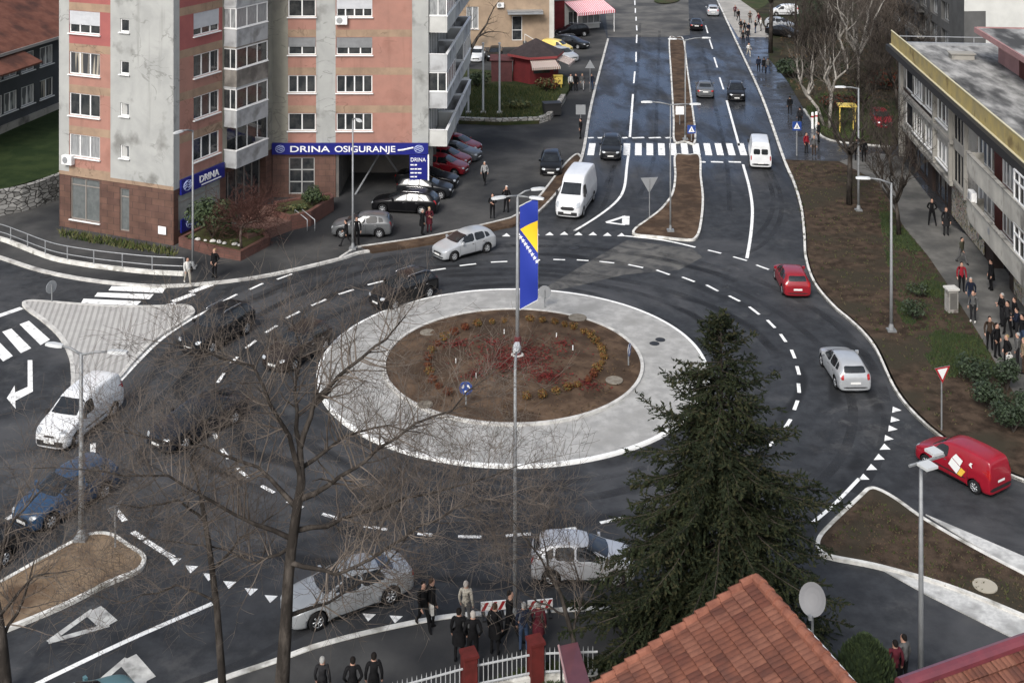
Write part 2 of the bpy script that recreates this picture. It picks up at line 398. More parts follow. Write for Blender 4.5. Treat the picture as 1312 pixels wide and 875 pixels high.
# ------------------------------------------------------------------ traffic islands
def island(name, px_out, soil, kw=.16, top=.13, close_n=5, kmat=None):
    o_ = smooth_pts(pxs(px_out, top), True, close_n); i_ = inset(o_, kw*.9)
    m_ = MB(); m_.ribbon(inset(o_, kw/2), kw, .001, top+.01, closed=True)
    structure(name+'_kerb', m_, kmat or M_KERBW)
    raised(name, i_, top-.01, soil)
    return i_
isl_n = island('median_island', [(864,199),(864,225),(860,248),(846,267),(828,281),(812,293),(813,300),(840,303),(880,307),(893,304),(899,288),(902,255),(899,225),(897,199),(880,198)], M_SOIL)
island('median_strip', [(857,50),(859,95),(862,150),(863,180),(877,181),(892,180),(887,130),(881,85),(876,50),(866,48)], M_SOIL)
island('corner_island', [(-40,765),(0,743),(50,715),(98,689),(122,681),(145,683),(166,696),(184,708),(187,718),(176,731),(140,746),(80,776),(0,809),(-40,826)], M_SOILPALE)
isl_e = island('east_island', [(1046,700),(1048,686),(1064,668),(1100,634),(1112,624),(1126,625),(1150,638),(1187,664),(1250,700),(1330,742),(1420,790),(1420,830),(1330,797),(1250,764),(1190,743),(1120,724),(1060,712)], M_SOILDARK)
b_ = MB(); b_.prism(pxs([(1186,660),(1240,683),(1312,714),(1330,722),(1330,748),(1250,700)]), .0006, .05); b_.prism(pxs([(1124,727),(1190,746),(1250,767),(1330,800),(1330,834),(1306,822),(1250,794),(1190,764)]), .0006, .05)
structure('stone_apron', b_, mat('stone_setts', (.42,.42,.41), .85, (.55,.55,.53), 6, 6, bump=.5, bscale=9, col3=(.3,.3,.29), scale3=1))
# paved island with its ridged pavers
def paver_mat():
    m = mat('ridged_pavers', (.36,.35,.335), .85, (.42,.41,.39), 1.2, 6)
    n = m.node_tree.nodes; l = m.node_tree.links; b = n['Principled BSDF']
    geo = n.new('ShaderNodeNewGeometry'); w = n.new('ShaderNodeTexWave'); w.wave_type = 'BANDS'; w.bands_direction = 'X'
    w.inputs['Scale'].default_value = 1.0; w.inputs['Distortion'].default_value = .25; w.inputs['Detail'].default_value = 2
    mp = n.new('ShaderNodeMapping'); mp.inputs['Rotation'].default_value = (0, 0, R(-13)); l.new(geo.outputs['Position'], mp.inputs[0]); l.new(mp.outputs[0], w.inputs['Vector'])
    old = b.inputs['Base Color'].links[0].from_socket
    x = n.new('ShaderNodeMix'); x.data_type = 'RGBA'; x.inputs[7].default_value = (.19,.185,.175, 1)
    mr = n.new('ShaderNodeMapRange'); mr.inputs['From Min'].default_value = .45; mr.inputs['From Max'].default_value = .8; mr.inputs['To Max'].default_value = .55
    l.new(w.outputs['Fac'], mr.inputs['Value']); l.new(mr.outputs[0], x.inputs[0]); l.new(old, x.inputs[6]); l.new(x.outputs[2], b.inputs['Base Color'])
    return m
island('paved_island', [(28,388),(38,384),(62,385),(100,388),(150,391),(200,391),(238,390),(249,396),(247,403),(225,418),(200,434),(172,462),(150,486),(118,494),(93,499),(91,480),(88,455),(75,430),(54,410),(36,397)], paver_mat(), .2, kmat=M_KERB)

# ------------------------------------------------------------------ roundabout
def ring(name, prof, m, n=128, kind=True):
    b_ = MB(); b_.lathe(prof, n, (CX, CY, 0), cap=False)
    return structure(name, b_, m)
ring('apron_kerb', [(9.78,.001),(9.76,.11),(9.73,.13),(9.61,.132),(9.59,.12)], M_PAINT)
ring('apron', [(9.60,.115),(8,.15),(6.5,.17)], M_APRON)
ring('bed_kerb', [(6.55,.165),(6.54,.28),(6.38,.285),(6.37,.2)], M_KERB)
rb = MB(); rr = random.Random(3); nn_ = 72; radii = [6.4,6.0,5.4,4.8,4.2,3.6,3.0,2.4,1.8,1.2,.6]
for i, r_ in enumerate(radii):
    for j in range(nn_):
        a = 2*math.pi*j/nn_
        rb.v.append((CX+r_*math.cos(a), CY+r_*math.sin(a), .24+.24*(1-(r_/6.4)**2)+(rr.uniform(-.05,.05) if i else 0)))
for i in range(len(radii)-1):
    for j in range(nn_):
        a = i*nn_+j; b2 = i*nn_+(j+1) % nn_
        rb.f.append((a, b2, b2+nn_, a+nn_)); rb.m.append(0)
rb.v.append((CX, CY, .5)); top = len(rb.v)-1
for j in range(nn_): rb.f.append(((len(radii)-1)*nn_+j, (len(radii)-1)*nn_+(j+1) % nn_, top)); rb.m.append(0)
structure('flower_bed', rb, M_SOIL, True)

# ------------------------------------------------------------------ painted markings
mk = MB(); ZM = .008
def ln(mb, a, b_, w=.14, z=ZM):
    A = G(*a, z); B = G(*b_, z); t = (B-A); t.z = 0; t.normalize(); nn = Vector((-t.y, t.x, 0))*w/2
    o = len(mb.v)
    for p in (A-nn, B-nn, B+nn, A+nn): mb.v.append((p.x, p.y, z))
    mb.f.append((o, o+1, o+2, o+3)); mb.m.append(0)
def pl(mb, pts, w=.14, n=4):
    sp = smooth_pts(pxs(pts), n=n); o = len(mb.v)
    for i, p in enumerate(sp):
        a = sp[max(i-1, 0)]; b_ = sp[min(i+1, len(sp)-1)]; t = (b_-a).normalized(); nn = Vector((-t.y, t.x, 0))*w/2
        mb.v += [(p.x-nn.x, p.y-nn.y, ZM), (p.x+nn.x, p.y+nn.y, ZM)]
    for i in range(len(sp)-1):
        mb.f.append((o+2*i, o+2*i+2, o+2*i+3, o+2*i+1)); mb.m.append(0)
def pg(mb, pts, z=ZM): mb.sheet(pxs(pts, z), z)
DASH = [(985,571,995,561),(1006,548,1013,537),(1017.5,525,1022,513),(1024,503,1023,491),(1024,480,1021,469),(1018.5,459,1014,448),(1007,438,1000,428),(993,420,983,410),(973,403,960,393),(948,386,934,379),(920,373,905,365),(890,361,874,355),(858,352,841,346),(824,343,805,339),(787,337,768,335),(754,334,739,333),(724,333,709,332.5),(692,333,674,334),(650,335,629,336),(610,338,589,340.5),(571,344,550,347),(531,351,511,355),(491,360,471,365),(453,371,434,377),(418,383.5,399,391.5),(384,399,367,407.5),(355,417,340.5,426),(328,436,315,446),(304.6,457,296,465),(287,478,279,490),(273,504,270,518),(269,531,270,543),(271.5,551,278,562),(284,575,293,587.5),(303,599,318,611),(335,622,351,631),(368,642,388,650),(413,658,440,666),(466,673.5,496,678),(535,683,554,685),(587,687,617,687.5),(648,686,680,683.5),(769,669.5,799,663),(712,680,738,676),
 (286,386,303.5,377),(319.5,371,337,363),(355,358,374,351),(907,320.5,924,324.6),(939.5,329,957,334),(969,339.5,985,345.4),(1000,352,1012,358),
 (812,107,813.4,92),(815,80,815,67),(815.5,55.5,816,45),(816,39.5,815.6,33),(815,27,815,22),(814,17,814,11),(813.5,7,813.3,1),
 (922,99.5,927,115),(915,74,919,87),(909,51,913,63),(904,33,907,43)]
for d in DASH: ln(mk, d[:2], d[2:], .17)
for d in [(271,364.5,244,374.5),(248,376.5,221,386.5),(225,389,207,393.5)]: ln(mk, d[:2], d[2:], .42)
for d in [(-14,409,28,394.5)]: ln(mk, d[:2], d[2:], .42)
for d in [(170,681,184,690),(186,692,209,706.5),(210,707.5,222,714),(148,652,160,667),(0,670,25,655),(-40,694,-12,677),(119,568,119,583.5)]: ln(mk, d[:2], d[2:], .22)
pl(mk, [(272,395),(240,412),(205,436),(178,462),(151,491)], .2)
pl(mk, [(57,871),(160,822),(272,773)], .2); ln(mk, (20,889), (57,871), .2)
pl(mk, [(736,296),(768,276),(791,257),(800,240),(803,215),(805,199)], .2); ln(mk, (807,176), (811,121), .2)
pl(mk, [(952,211),(960,240),(964,268),(962,300),(957,331)], .2); ln(mk, (931,129), (947,187), .2)
pl(mk, [(801,302.5),(850,308),(891,317)], .2)
pl(mk, [(1101,613),(1070,645),(1042,669)], .16)
for a, b_ in ((425,452),(472,503),(520,560),(590,615),(637,695),(717,775),(797,825)): ln(mk, (640+a/3.749,177), (640+b_/3.749,176.5), .38)
for a, b_ in ((965,990),(1015,1075),(1100,1160)): ln(mk, (640+a/3.749,207.5), (640+b_/3.749,208), .38)
structure('lane_markings', mk, M_PAINT)
zb = MB()
for c in (442,500,556,611,667,722,778,833,889,945,1000,1055,1110,1165,1220):
    px = 640+c/3.749; p = G(px, 191.5); d = Vector((.11-.0, 1, 0)).normalized()
    n_ = Vector((d.y, -d.x, 0))*.28; z = .15 if 833 <= c <= 880 else ZM; z = ZM
    o = len(zb.v)
    for q in (p-d*1.9-n_, p-d*1.9+n_, p+d*1.9+n_, p+d*1.9-n_): zb.v.append((q.x, q.y, z))
    zb.f.append((o, o+1, o+2, o+3)); zb.m.append(0)
for q in ([(143,366.7),(213,369),(208,375.5),(139,372)],[(125,374.7),(197,377),(191.5,383.5),(121,380)],[(107,382.7),(181,386),(175,391.5),(103.5,388.6)],
          [(25,415.5),(37,411),(64,435),(52,442)],[(2.7,425),(14.7,421),(40,446),(26.7,452.5)],[(-22,434),(-9,430),(16.5,456),(4,463)],[(-46,444),(-34,440),(-8,465),(-20,473)]): pg(zb, q)
structure('zebra_crossings', zb, M_PAINT)
yt = MB()
for x, y in [(648.5,303),(667,302),(686,301.5),(704,301.5),(722.7,301),(741,301.5),(759.5,301.5),(778,302.3),(796,302.8)]:
    pg(yt, [(x-5.5,y),(x+5.5,y),(x+.5,y-4.2)])
for i, (x, y) in enumerate([(1149,524.6),(1147,537),(1144,548.6),(1139,561),(1134,573),(1126.6,586),(1117,599),(1107,611.5)]):
    t = i/7; pg(yt, [(x-5,y-4),(x+6,y+1+t),(x-6,y+4)] if t < .5 else [(x-1,y-5),(x+7,y+2.5),(x-7,y+3)])
yw = MB()
for x, y in [(223.5,718),(245,728),(268,738),(294,748),(321.5,757),(347,766),(378,773),(410,780),(441,785),(472.6,789.5),(507,792)]:
    pg(yt, [(x-8,y-4),(x+9,y-3),(x-1,y+6)])
def hollow(a, b_, c, w1=.25, w2=.9):
    ln(yw, a, b_, w1, .008); ln(yw, a, c, w1, .012); ln(yw, b_, c, w2, .016)
hollow((62,822),(119,781),(140,800), .22, .62)
hollow((122,878),(163,843),(188,872), .22, .62)
structure('yield_teeth', yt, M_PAINT); 
yn = MB(); ln(yn,(777,285),(802,277),.28); ln(yn,(777,285),(801,288),.28,.012); ln(yn,(802,277),(801.5,288),.5,.016)
structure('yield_triangle', yn, M_PAINT); structure('worn_yield_triangles', yw, M_PAINTW)
ar = MB(); pg(ar, [(x/3.749, 400+y/3.749) for x, y in [(133,230),(155,230),(158,380),(73,425),(75,463),(33,412),(70,352),(72,385),(133,358)]])
structure('turn_arrow', ar, M_PAINT)
# tyre marks rubbed into the new asphalt, with ragged strength along their length
mt = mat('tyre_marks', (.008,.008,.009), .7); n = mt.node_tree.nodes; l = mt.node_tree.links
tr = n.new('ShaderNodeBsdfTransparent'); mx = n.new('ShaderNodeMixShader'); ge = n.new('ShaderNodeNewGeometry'); tn = n.new('ShaderNodeTexNoise'); tn.inputs['Scale'].default_value = .55; tn.inputs['Detail'].default_value = 8; tn.inputs['Roughness'].default_value = .7; l.new(ge.outputs['Position'], tn.inputs['Vector'])
rm_ = n.new('ShaderNodeMapRange'); rm_.inputs['From Min'].default_value = .40; rm_.inputs['From Max'].default_value = .72; rm_.inputs['To Max'].default_value = .5; l.new(tn.outputs['Fac'], rm_.inputs['Value']); l.new(rm_.outputs[0], mx.inputs[0]); l.new(tr.outputs[0], mx.inputs[1]); l.new(n['Principled BSDF'].outputs[0], mx.inputs[2]); l.new(mx.outputs[0], n['Material Output'].inputs[0])
tm = MB(); ZM_ = ZM
def tarc(r, a0, a1, w, z):
    k = max(6, int(abs(a1-a0)/4)); o = len(tm.v)
    for i in range(k+1):
        a = R(a0+(a1-a0)*i/k); rr_ = r+.25*math.sin(3*a+r)
        for q in (-w/2, w/2): tm.v.append((CX+(rr_+q)*math.cos(a), CY+(rr_+q)*math.sin(a), z))
    for i in range(k): tm.f.append((o+2*i, o+2*i+1, o+2*i+3, o+2*i+2)); tm.m.append(0)
for i, (r, a0, a1, w) in enumerate([(11.6,20,175,.45),(13.3,5,190,.55),(15.6,60,205,.5),(17.3,40,170,.6),(19.2,95,150,.5),(12.1,190,340,.5),(14.0,200,330,.5),(16.4,-60,40,.45),(18.2,-40,60,.5),(10.9,230,300,.35)]): tarc(r, a0, a1, w, .0052+.0003*i)
for i, px_ in enumerate([[(985,215),(1000,250),(998,285),(975,315),(940,330)],[(978,215),(990,250),(986,280),(965,308)],[(760,215),(752,250),(735,285),(700,325)],[(785,212),(780,245),(765,275),(725,310)],[(820,30),(815,110),(800,180),(775,240)],[(845,40),(842,120),(838,200),(820,250)],[(300,395),(240,450),(150,520),(60,590)],[(320,410),(270,455),(180,530),(80,615)],[(560,760),(450,780),(330,840),(230,880)],[(620,740),(500,750),(380,790)],[(900,60),(915,130),(930,200),(935,270)]]):
    sp_ = smooth_pts(pxs(px_), n=8); o = len(tm.v)
    for j, p in enumerate(sp_):
        a = sp_[max(j-1, 0)]; b_ = sp_[min(j+1, len(sp_)-1)]; t = (b_-a).normalized(); nn = Vector((-t.y, t.x, 0))*.17
        tm.v += [(p.x-nn.x, p.y-nn.y, .0045+.00005*i), (p.x+nn.x, p.y+nn.y, .0045+.00005*i)]
    for j in range(len(sp_)-1): tm.f.append((o+2*j, o+2*j+2, o+2*j+3, o+2*j+1)); tm.m.append(0)
structure('tyre_marks', tm, mt)
# ------------------------------------------------------------------ vehicles
M_GLASS = mat('car_glass', (.010,.012,.014), .05, (.020,.023,.026), 1.1, 2, spec=.5)
M_TYRE = mat('tyre_rubber', (.016,.016,.017), .85)
M_RIM = mat('alloy_rim', (.42,.43,.44), .35, metal=.7)
M_TRIM = mat('black_trim', (.018,.018,.019), .55)
M_ARCH = mat('wheel_arch', (.008,.008,.008), .95)
M_LAMP = mat('headlamp_glass', (.36,.38,.40), .10, spec=.9)
M_TAIL = mat('tail_lamp_glass', (.30,.012,.014), .15, spec=.7)
M_PLATE = mat('number_plate', (.68,.68,.66), .5)
M_CHROME = mat('chrome', (.6,.6,.61), .2, metal=.9)

def paint(name, col, rough=.28, metal=0.0):
    dk = max(col) < .04
    return mat('car_paint_'+name, col, rough, tuple(c*.88 for c in col), 1.2, 5, spec=.25 if dk else .4, metal=metal, coat=.12 if dk else .35)
PAINT = {'white': paint('white', (.66,.67,.68)), 'silver': paint('silver', (.42,.435,.45), .3, .25), 'brightsilver': paint('bright_silver', (.50,.51,.53), .28, .15), 'grey': paint('grey', (.11,.115,.12), .3, .2), 'palegrey': paint('palegrey', (.36,.375,.385), .3, .2),
         'black': paint('black', (.006,.006,.007)), 'dark': paint('dark', (.010,.011,.013)), 'red': paint('red', (.24,.012,.02)), 'vanred': paint('van_red', (.27,.008,.02)),
         'blue': paint('blue', (.016,.045,.095)), 'yellow': paint('yellow', (.70,.52,.12)), 'teal': paint('teal', (.09,.19,.215)), 'navy': paint('navy', (.010,.013,.019)), 'bronze': paint('bronze', (.018,.013,.012))}
# type: stations (x, half width, z bottom, belt, top, half width of roof)
TYPES = {
 'hatch': dict(st=[(2.02,.50,.24,.55,.62,.42),(1.97,.70,.20,.64,.72,.56),(1.72,.83,.19,.76,.85,.68),(1.15,.86,.19,.88,.97,.70),(.92,.86,.19,.90,1.02,.70),(.12,.87,.19,.93,1.42,.60),(-.45,.87,.19,.94,1.49,.60),(-1.20,.86,.19,.97,1.47,.59),(-1.70,.85,.2,.99,1.40,.57),(-1.93,.83,.24,.97,1.10,.60),(-2.0,.79,.26,.86,.95,.62),(-2.05,.68,.3,.74,.80,.54)],
   wx=(1.28,-1.25), wr=.315, hw=.86, screen=(.70,1.03,.56,1.36), back=(.56,1.08,.50,1.34), bz=(1.0,-1),
   side=[[(.80,.97),(-.28,.97),(-.28,1.40),(.16,1.37)],[(-.36,.97),(-1.12,1.0),(-1.08,1.38),(-.36,1.40)],[(-1.19,1.02),(-1.52,1.06),(-1.42,1.27),(-1.16,1.35)]],
   hl=(.56,.66,.24,.13), tl=(.66,.90,.15,.26), grille=(.0,.50,.80,.16), plate=(.42,.62), doors=(.86,-.32,-1.14), mir=(.66,.98)),
 'suv': dict(st=[(2.20,.55,.28,.68,.76,.48),(2.14,.76,.24,.80,.88,.62),(1.85,.88,.24,.92,1.0,.72),(1.2,.91,.24,1.02,1.10,.74),(.98,.91,.24,1.04,1.14,.74),(.22,.92,.24,1.07,1.58,.64),(-.5,.92,.24,1.08,1.66,.64),(-1.4,.91,.24,1.10,1.63,.62),(-1.85,.90,.26,1.1,1.52,.60),(-2.12,.86,.30,1.04,1.16,.66),(-2.2,.78,.32,.92,.98,.62),(-2.23,.66,.36,.82,.88,.54)],
   wx=(1.38,-1.35), wr=.36, hw=.92, screen=(.74,1.16,.60,1.52), back=(.60,1.2,.54,1.48), bz=(1.1,-1),
   side=[[(.86,1.12),(-.32,1.12),(-.32,1.55),(.24,1.52)],[(-.40,1.12),(-1.28,1.15),(-1.24,1.54),(-.40,1.55)],[(-1.35,1.17),(-1.80,1.2),(-1.66,1.42),(-1.32,1.52)]],
   hl=(.60,.80,.26,.14), tl=(.70,1.02,.15,.30), grille=(.0,.62,.95,.2), plate=(.50,.74), doors=(.92,-.36,-1.30), mir=(.72,1.13), rails=True),
 'wagon': dict(st=[(2.30,.52,.22,.56,.64,.44),(2.24,.72,.19,.66,.74,.58),(1.95,.85,.18,.77,.86,.70),(1.35,.88,.18,.88,.96,.72),(1.05,.88,.18,.90,1.01,.72),(.22,.88,.18,.93,1.40,.60),(-.5,.88,.18,.94,1.47,.60),(-1.5,.87,.18,.96,1.46,.59),(-1.98,.86,.2,.97,1.38,.57),(-2.28,.83,.24,.92,1.0,.64),(-2.36,.75,.26,.82,.88,.60),(-2.4,.62,.3,.72,.78,.52)],
   wx=(1.42,-1.38), wr=.325, hw=.88, screen=(.72,1.03,.57,1.34), back=(.58,1.06,.52,1.34), bz=(1.0,-1),
   side=[[(.90,.97),(-.24,.97),(-.24,1.38),(.26,1.35)],[(-.32,.97),(-1.14,.99),(-1.10,1.38),(-.32,1.39)],[(-1.22,1.0),(-1.98,1.02),(-1.82,1.28),(-1.18,1.37)]],
   hl=(.58,.66,.26,.13), tl=(.68,.88,.15,.26), grille=(.0,.50,.85,.17), plate=(.42,.62), doors=(.95,-.28,-1.18), mir=(.68,.98), rails=True),
 'sedan': dict(st=[(2.32,.52,.22,.56,.64,.44),(2.26,.72,.19,.66,.74,.58),(1.95,.86,.18,.77,.86,.70),(1.35,.89,.18,.88,.96,.72),(1.05,.89,.18,.90,1.0,.72),(.22,.89,.18,.93,1.37,.60),(-.4,.89,.18,.94,1.43,.60),(-1.0,.88,.18,.96,1.36,.57),(-1.62,.88,.2,.96,1.04,.66),(-2.1,.85,.22,.94,1.02,.68),(-2.34,.78,.26,.86,.93,.62),(-2.4,.64,.3,.74,.80,.52)],
   wx=(1.42,-1.38), wr=.33, hw=.89, screen=(.72,1.02,.57,1.32), back=(.60,1.08,.52,1.30), bz=(1.0,-1),
   side=[[(.90,.97),(-.24,.97),(-.24,1.34),(.26,1.31)],[(-.32,.97),(-1.22,1.0),(-1.02,1.28),(-.32,1.34)]],
   hl=(.58,.66,.26,.13), tl=(.66,.82,.24,.14), grille=(.0,.50,.85,.17), plate=(.42,.74), doors=(.95,-.28,-1.18), mir=(.68,.98)),
 'smallvan': dict(st=[(2.16,.55,.24,.62,.70,.48),(2.10,.76,.20,.74,.82,.62),(1.85,.86,.20,.86,.96,.72),(1.38,.89,.20,1.0,1.10,.74),(1.15,.89,.2,1.04,1.17,.74),(.52,.90,.20,1.10,1.66,.66),(.0,.90,.20,1.12,1.78,.68),(-1.2,.90,.20,1.12,1.80,.70),(-1.95,.89,.22,1.12,1.76,.69),(-2.12,.87,.26,1.05,1.62,.68),(-2.16,.85,.28,1.0,1.1,.70),(-2.2,.8,.3,.8,.9,.68)],
   wx=(1.36,-1.36), wr=.32, hw=.90, screen=(.76,1.20,.62,1.62), back=None, bz=(1.0,-1),
   side=[[(1.02,1.07),(.12,1.07),(.12,1.56),(.56,1.54)]],
   hl=(.60,.80,.28,.20), tl=(.78,1.15,.12,.40), grille=(.0,.68,.55,.08), plate=(.46,.78), doors=(1.06,.06,-1.0), mir=(.98,1.1), van=True),
 'van': dict(st=[(2.92,.62,.30,.80,.90,.54),(2.86,.82,.26,.92,1.02,.68),(2.55,.94,.25,1.06,1.18,.78),(2.05,.98,.25,1.22,1.34,.80),(1.85,.98,.25,1.28,1.44,.80),(1.15,.99,.25,1.34,2.12,.76),(.75,.99,.25,1.36,2.42,.78),(.2,.99,.25,1.38,2.52,.80),(-1.5,.99,.25,1.38,2.54,.80),(-2.75,.99,.28,1.38,2.50,.80),(-2.90,.98,.32,1.36,2.40,.80),(-2.95,.95,.34,1.3,2.2,.80)],
   wx=(1.95,-1.65), wr=.36, hw=.99, screen=(.84,1.46,.72,2.10), back=(.72,1.40,.68,1.95), bz=(1.2,-1),
   side=[[(1.72,1.32),(.72,1.32),(.72,1.98),(1.20,1.96)]],
   hl=(.72,.98,.22,.30), tl=(.86,1.1,.10,.42), grille=(.0,.80,.95,.24), plate=(.52,.62), doors=(1.78,.66,-.75), mir=(1.70,1.42), van=True),
}
CARCACHE = {}
def car_meshes(kind):
    if kind in CARCACHE: return CARCACHE[kind]
    T = TYPES[kind]; st = T['st']; b_ = MB(); van = T.get('van')
    def rg(s):
        x, w, zb, be, tp, wt = s
        zm = zb+(be-zb)*.55
        h = [(0,zb),(w*.86,zb),(w*.975,zb+.10),(w,zm),(w*.975,be-.03),(w*.955,be+.015),(wt,tp-.055*(1 if tp-be > .15 else .4)),(wt*.90,tp-.012),(wt*.5,tp+.012),(0,tp+.02)]
        return [(x,y,z) for y, z in h]+[(x,-y,z) for y, z in h[-2:0:-1]]
    rings = [rg((s_[0], s_[1], s_[2]-.05, *s_[3:])) for s_ in st]; k = len(rings[0])
    for r_ in rings: b_.v += r_
    for i in range(len(rings)-1):
        for j in range(k):
            a = i*k+j; c = i*k+(j+1) % k
            b_.f.append((a, c, c+k, a+k)); b_.m.append(0)
    b_.f.append(tuple(range(k-1, -1, -1))); b_.m.append(0)
    e = (len(rings)-1)*k; b_.f.append(tuple(e+j for j in range(k))); b_.m.append(0)
    me = b_.mesh('body', [PAINT['white'], M_ARCH], True)
    bm = bmesh.new(); bm.from_mesh(me); bmesh.ops.recalc_face_normals(bm, faces=bm.faces); bm.to_mesh(me); bm.free()
    o = bpy.data.objects.new('tmp_body', me); COL.objects.link(o)
    sub = o.modifiers.new('s', 'SUBSURF'); sub.levels = 2; sub.render_levels = 2
    ev = o.evaluated_get(DG()); plain = bpy.data.meshes.new_from_object(ev)
    bvh = BVHTree.FromPolygons([v.co for v in plain.vertices], [tuple(p.vertices) for p in plain.polygons])
    c_ = MB(); hw = T['hw']; R_ = T['wr']+.065
    for x in T['wx']:
        for s in (1, -1): c_.tube([(x, s*(hw-.25), T['wr']), (x, s*(hw+.25), T['wr'])], R_, 28)
    cm = c_.mesh('cut', [M_ARCH]); bm = bmesh.new(); bm.from_mesh(cm); bmesh.ops.recalc_face_normals(bm, faces=bm.faces); bm.to_mesh(cm); bm.free()
    for p in cm.polygons: p.material_index = 0
    co = bpy.data.objects.new('tmp_cut', cm); COL.objects.link(co)
    bo = o.modifiers.new('b', 'BOOLEAN'); bo.operation = 'DIFFERENCE'; bo.object = co; bo.solver = 'EXACT'
    try: bo.material_mode = 'TRANSFER'
    except Exception: pass
    body = bpy.data.meshes.new_from_object(o.evaluated_get(DG()))
    bpy.data.objects.remove(o); bpy.data.objects.remove(co)
    out = [('body', body, None, 'paint')]
    def hit(org, d):
        h = bvh.ray_cast(Vector(org), Vector(d)); return h[0], h[1]
    def patch(quad, ax, sg, off=.008, n=8, m=6, corner=.0):
        """conforming panel: quad in (x,z) seen from the side (ax y) or (y,z) seen from front/back (ax x)"""
        P = MB(); idx = {}
        for i in range(n+1):
            for j in range(m+1):
                u, v = i/n, j/m
                a = [quad[0][q]*(1-u)*(1-v)+quad[1][q]*u*(1-v)+quad[2][q]*u*v+quad[3][q]*(1-u)*v for q in (0,1)]
                org = (a[0], 4*sg, a[1]) if ax == 'y' else (5*sg, a[0], a[1]); d = (0,-sg,0) if ax == 'y' else (-sg,0,0)
                h, nn = hit(org, d)
                if h is None: continue
                p = h+nn*off*(1 if nn.dot(Vector(d)) < 0 else -1); idx[(i,j)] = len(P.v); P.v.append(tuple(p))
        cut = {(0,0),(n-1,0),(0,m-1),(n-1,m-1)}
        for i in range(n):
            for j in range(m):
                q = [idx.get((i,j)), idx.get((i+1,j)), idx.get((i+1,j+1)), idx.get((i,j+1))]
                if None in q: continue
                if (i,j) in cut and n > 4:
                    drop = {(0,0):0,(n-1,0):1,(n-1,m-1):2,(0,m-1):3}[(i,j)]; q.pop(drop)
                P.f.append(tuple(q) if sg*(1 if ax == 'x' else -1) > 0 else tuple(q[::-1])); P.m.append(0)
        return P
    def put(name, P, m_, par=None):
        if P.f: out.append((name, P.mesh(name, m_, True), par, None))
    def fq(y0, z0, y1, z1): return [(-y0,z0),(y0,z0),(y1,z1),(-y1,z1)]
    put('windscreen', patch(fq(*T['screen']), 'x', 1, n=12, m=8), M_GLASS)
    if T['back']:
        if kind == 'van':
            for s in (1, -1): put('rear_window', patch([(s*.06,1.42),(s*.66,1.42),(s*.64,1.92),(s*.06,1.92)], 'x', -1), M_GLASS)
        else: put('rear_window', patch(fq(*T['back']), 'x', -1, n=12, m=8), M_GLASS)
    for s in (1, -1):
        for q in T['side']: put('side_window', patch(q, 'y', s), M_GLASS)
        y, z, w, h = T['hl']; put('headlight', patch([(s*(y-w/2),z-h/2),(s*(y+w/2),z-h*.3),(s*(y+w/2),z+h*.6),(s*(y-w/2),z+h/2)], 'x', 1, .012, 6, 4), M_LAMP)
        y, z, w, h = T['tl']; put('tail_light', patch([(s*(y-w/2),z-h/2),(s*(y+w/2),z-h/2),(s*(y+w/2),z+h/2),(s*(y-w/2),z+h/2)], 'x', -1, .012, 6, 4), M_TAIL)
        # shut lines and sill, as slim conforming strips
        z0 = st[3][2]+.12; z1 = st[4][3]-.02
        for x in T['doors']: put('door_seam', patch([(x-.008,z0),(x+.008,z0),(x+.008,z1),(x-.008,z1)], 'y', s, .003, 2, 8), M_TRIM)
        for x in T['doors'][1:] if not van else T['doors'][1:2]:
            put('door_handle', patch([(x+.09,z1-.07),(x+.25,z1-.07),(x+.25,z1-.035),(x+.09,z1-.035)], 'y', s, .022, 4, 2), M_CHROME)
        put('sill_trim', patch([(T['wx'][0]-R_-.03,z0-.11),(T['wx'][1]+R_+.03,z0-.11),(T['wx'][1]+R_+.03,z0-.01),(T['wx'][0]-R_-.03,z0-.01)], 'y', s, .010, 10, 2), M_TRIM)
        if van: put('side_moulding', patch([(T['wx'][0]-R_-.05,z0+.18),(T['wx'][1]+R_+.05,z0+.18),(T['wx'][1]+R_+.05,z0+.25),(T['wx'][0]-R_-.05,z0+.25)], 'y', s, .012, 10, 2), M_TRIM)
        mx, mz = T['mir']; h, _ = hit((mx, 4*s, mz), (0,-s,0)); yb = abs(h.y) if h else T['hw']
        b2 = MB(); b2.box((mx-.02, s*(yb+.03), mz-.03), (.05,.10,.04)); 
        hh = .16 if not van else (.32 if kind == 'van' else .2)
        b2.box((mx, s*(yb+.12), mz+.02+hh*.15), (.10,.16,hh)); out.append(('mirror', b2.mesh('mirror', [M_TRIM if van else PAINT['white']]), None, None if van else 'paint'))
        if T.get('rails'):
            b3 = MB(); zz = st[6][4]+.03; yy = st[6][5]*.93
            b3.tube([(.15,s*yy,zz-.04),(.0,s*yy,zz+.02),(-1.1,s*yy*.98,zz+.01),(-1.4,s*yy*.96,zz-.05)], .018, 6); out.append(('roof_rail', b3.mesh('roof_rail', [M_CHROME], True), None, None))
    z, h, w, hh = 0, T['grille'][1], T['grille'][2], T['grille'][3]
    put('grille', patch([(-w/2,h-hh/2),(w/2,h-hh/2),(w/2,h+hh/2),(-w/2,h+hh/2)], 'x', 1, .010, 8, 3), M_TRIM)
    zb = st[1][2]+.06
    bw, bh = (.80, .24) if van else (.62, .09)
    put('front_bumper_trim', patch([(-bw,zb),(bw,zb),(bw,zb+bh),(-bw,zb+bh)], 'x', 1, .010, 10, 3), M_TRIM)
    zr = st[-2][2]+.10
    put('rear_bumper_trim', patch([(-bw,zr),(bw,zr),(bw,zr+bh*.7),(-bw,zr+bh*.7)], 'x', -1, .010, 8, 3), M_TRIM)
    pf, pr = T['plate']
    put('number_plate', patch([(-.26,pf-.055),(.26,pf-.055),(.26,pf+.055),(-.26,pf+.055)], 'x', 1, .022, 2, 1), M_PLATE)
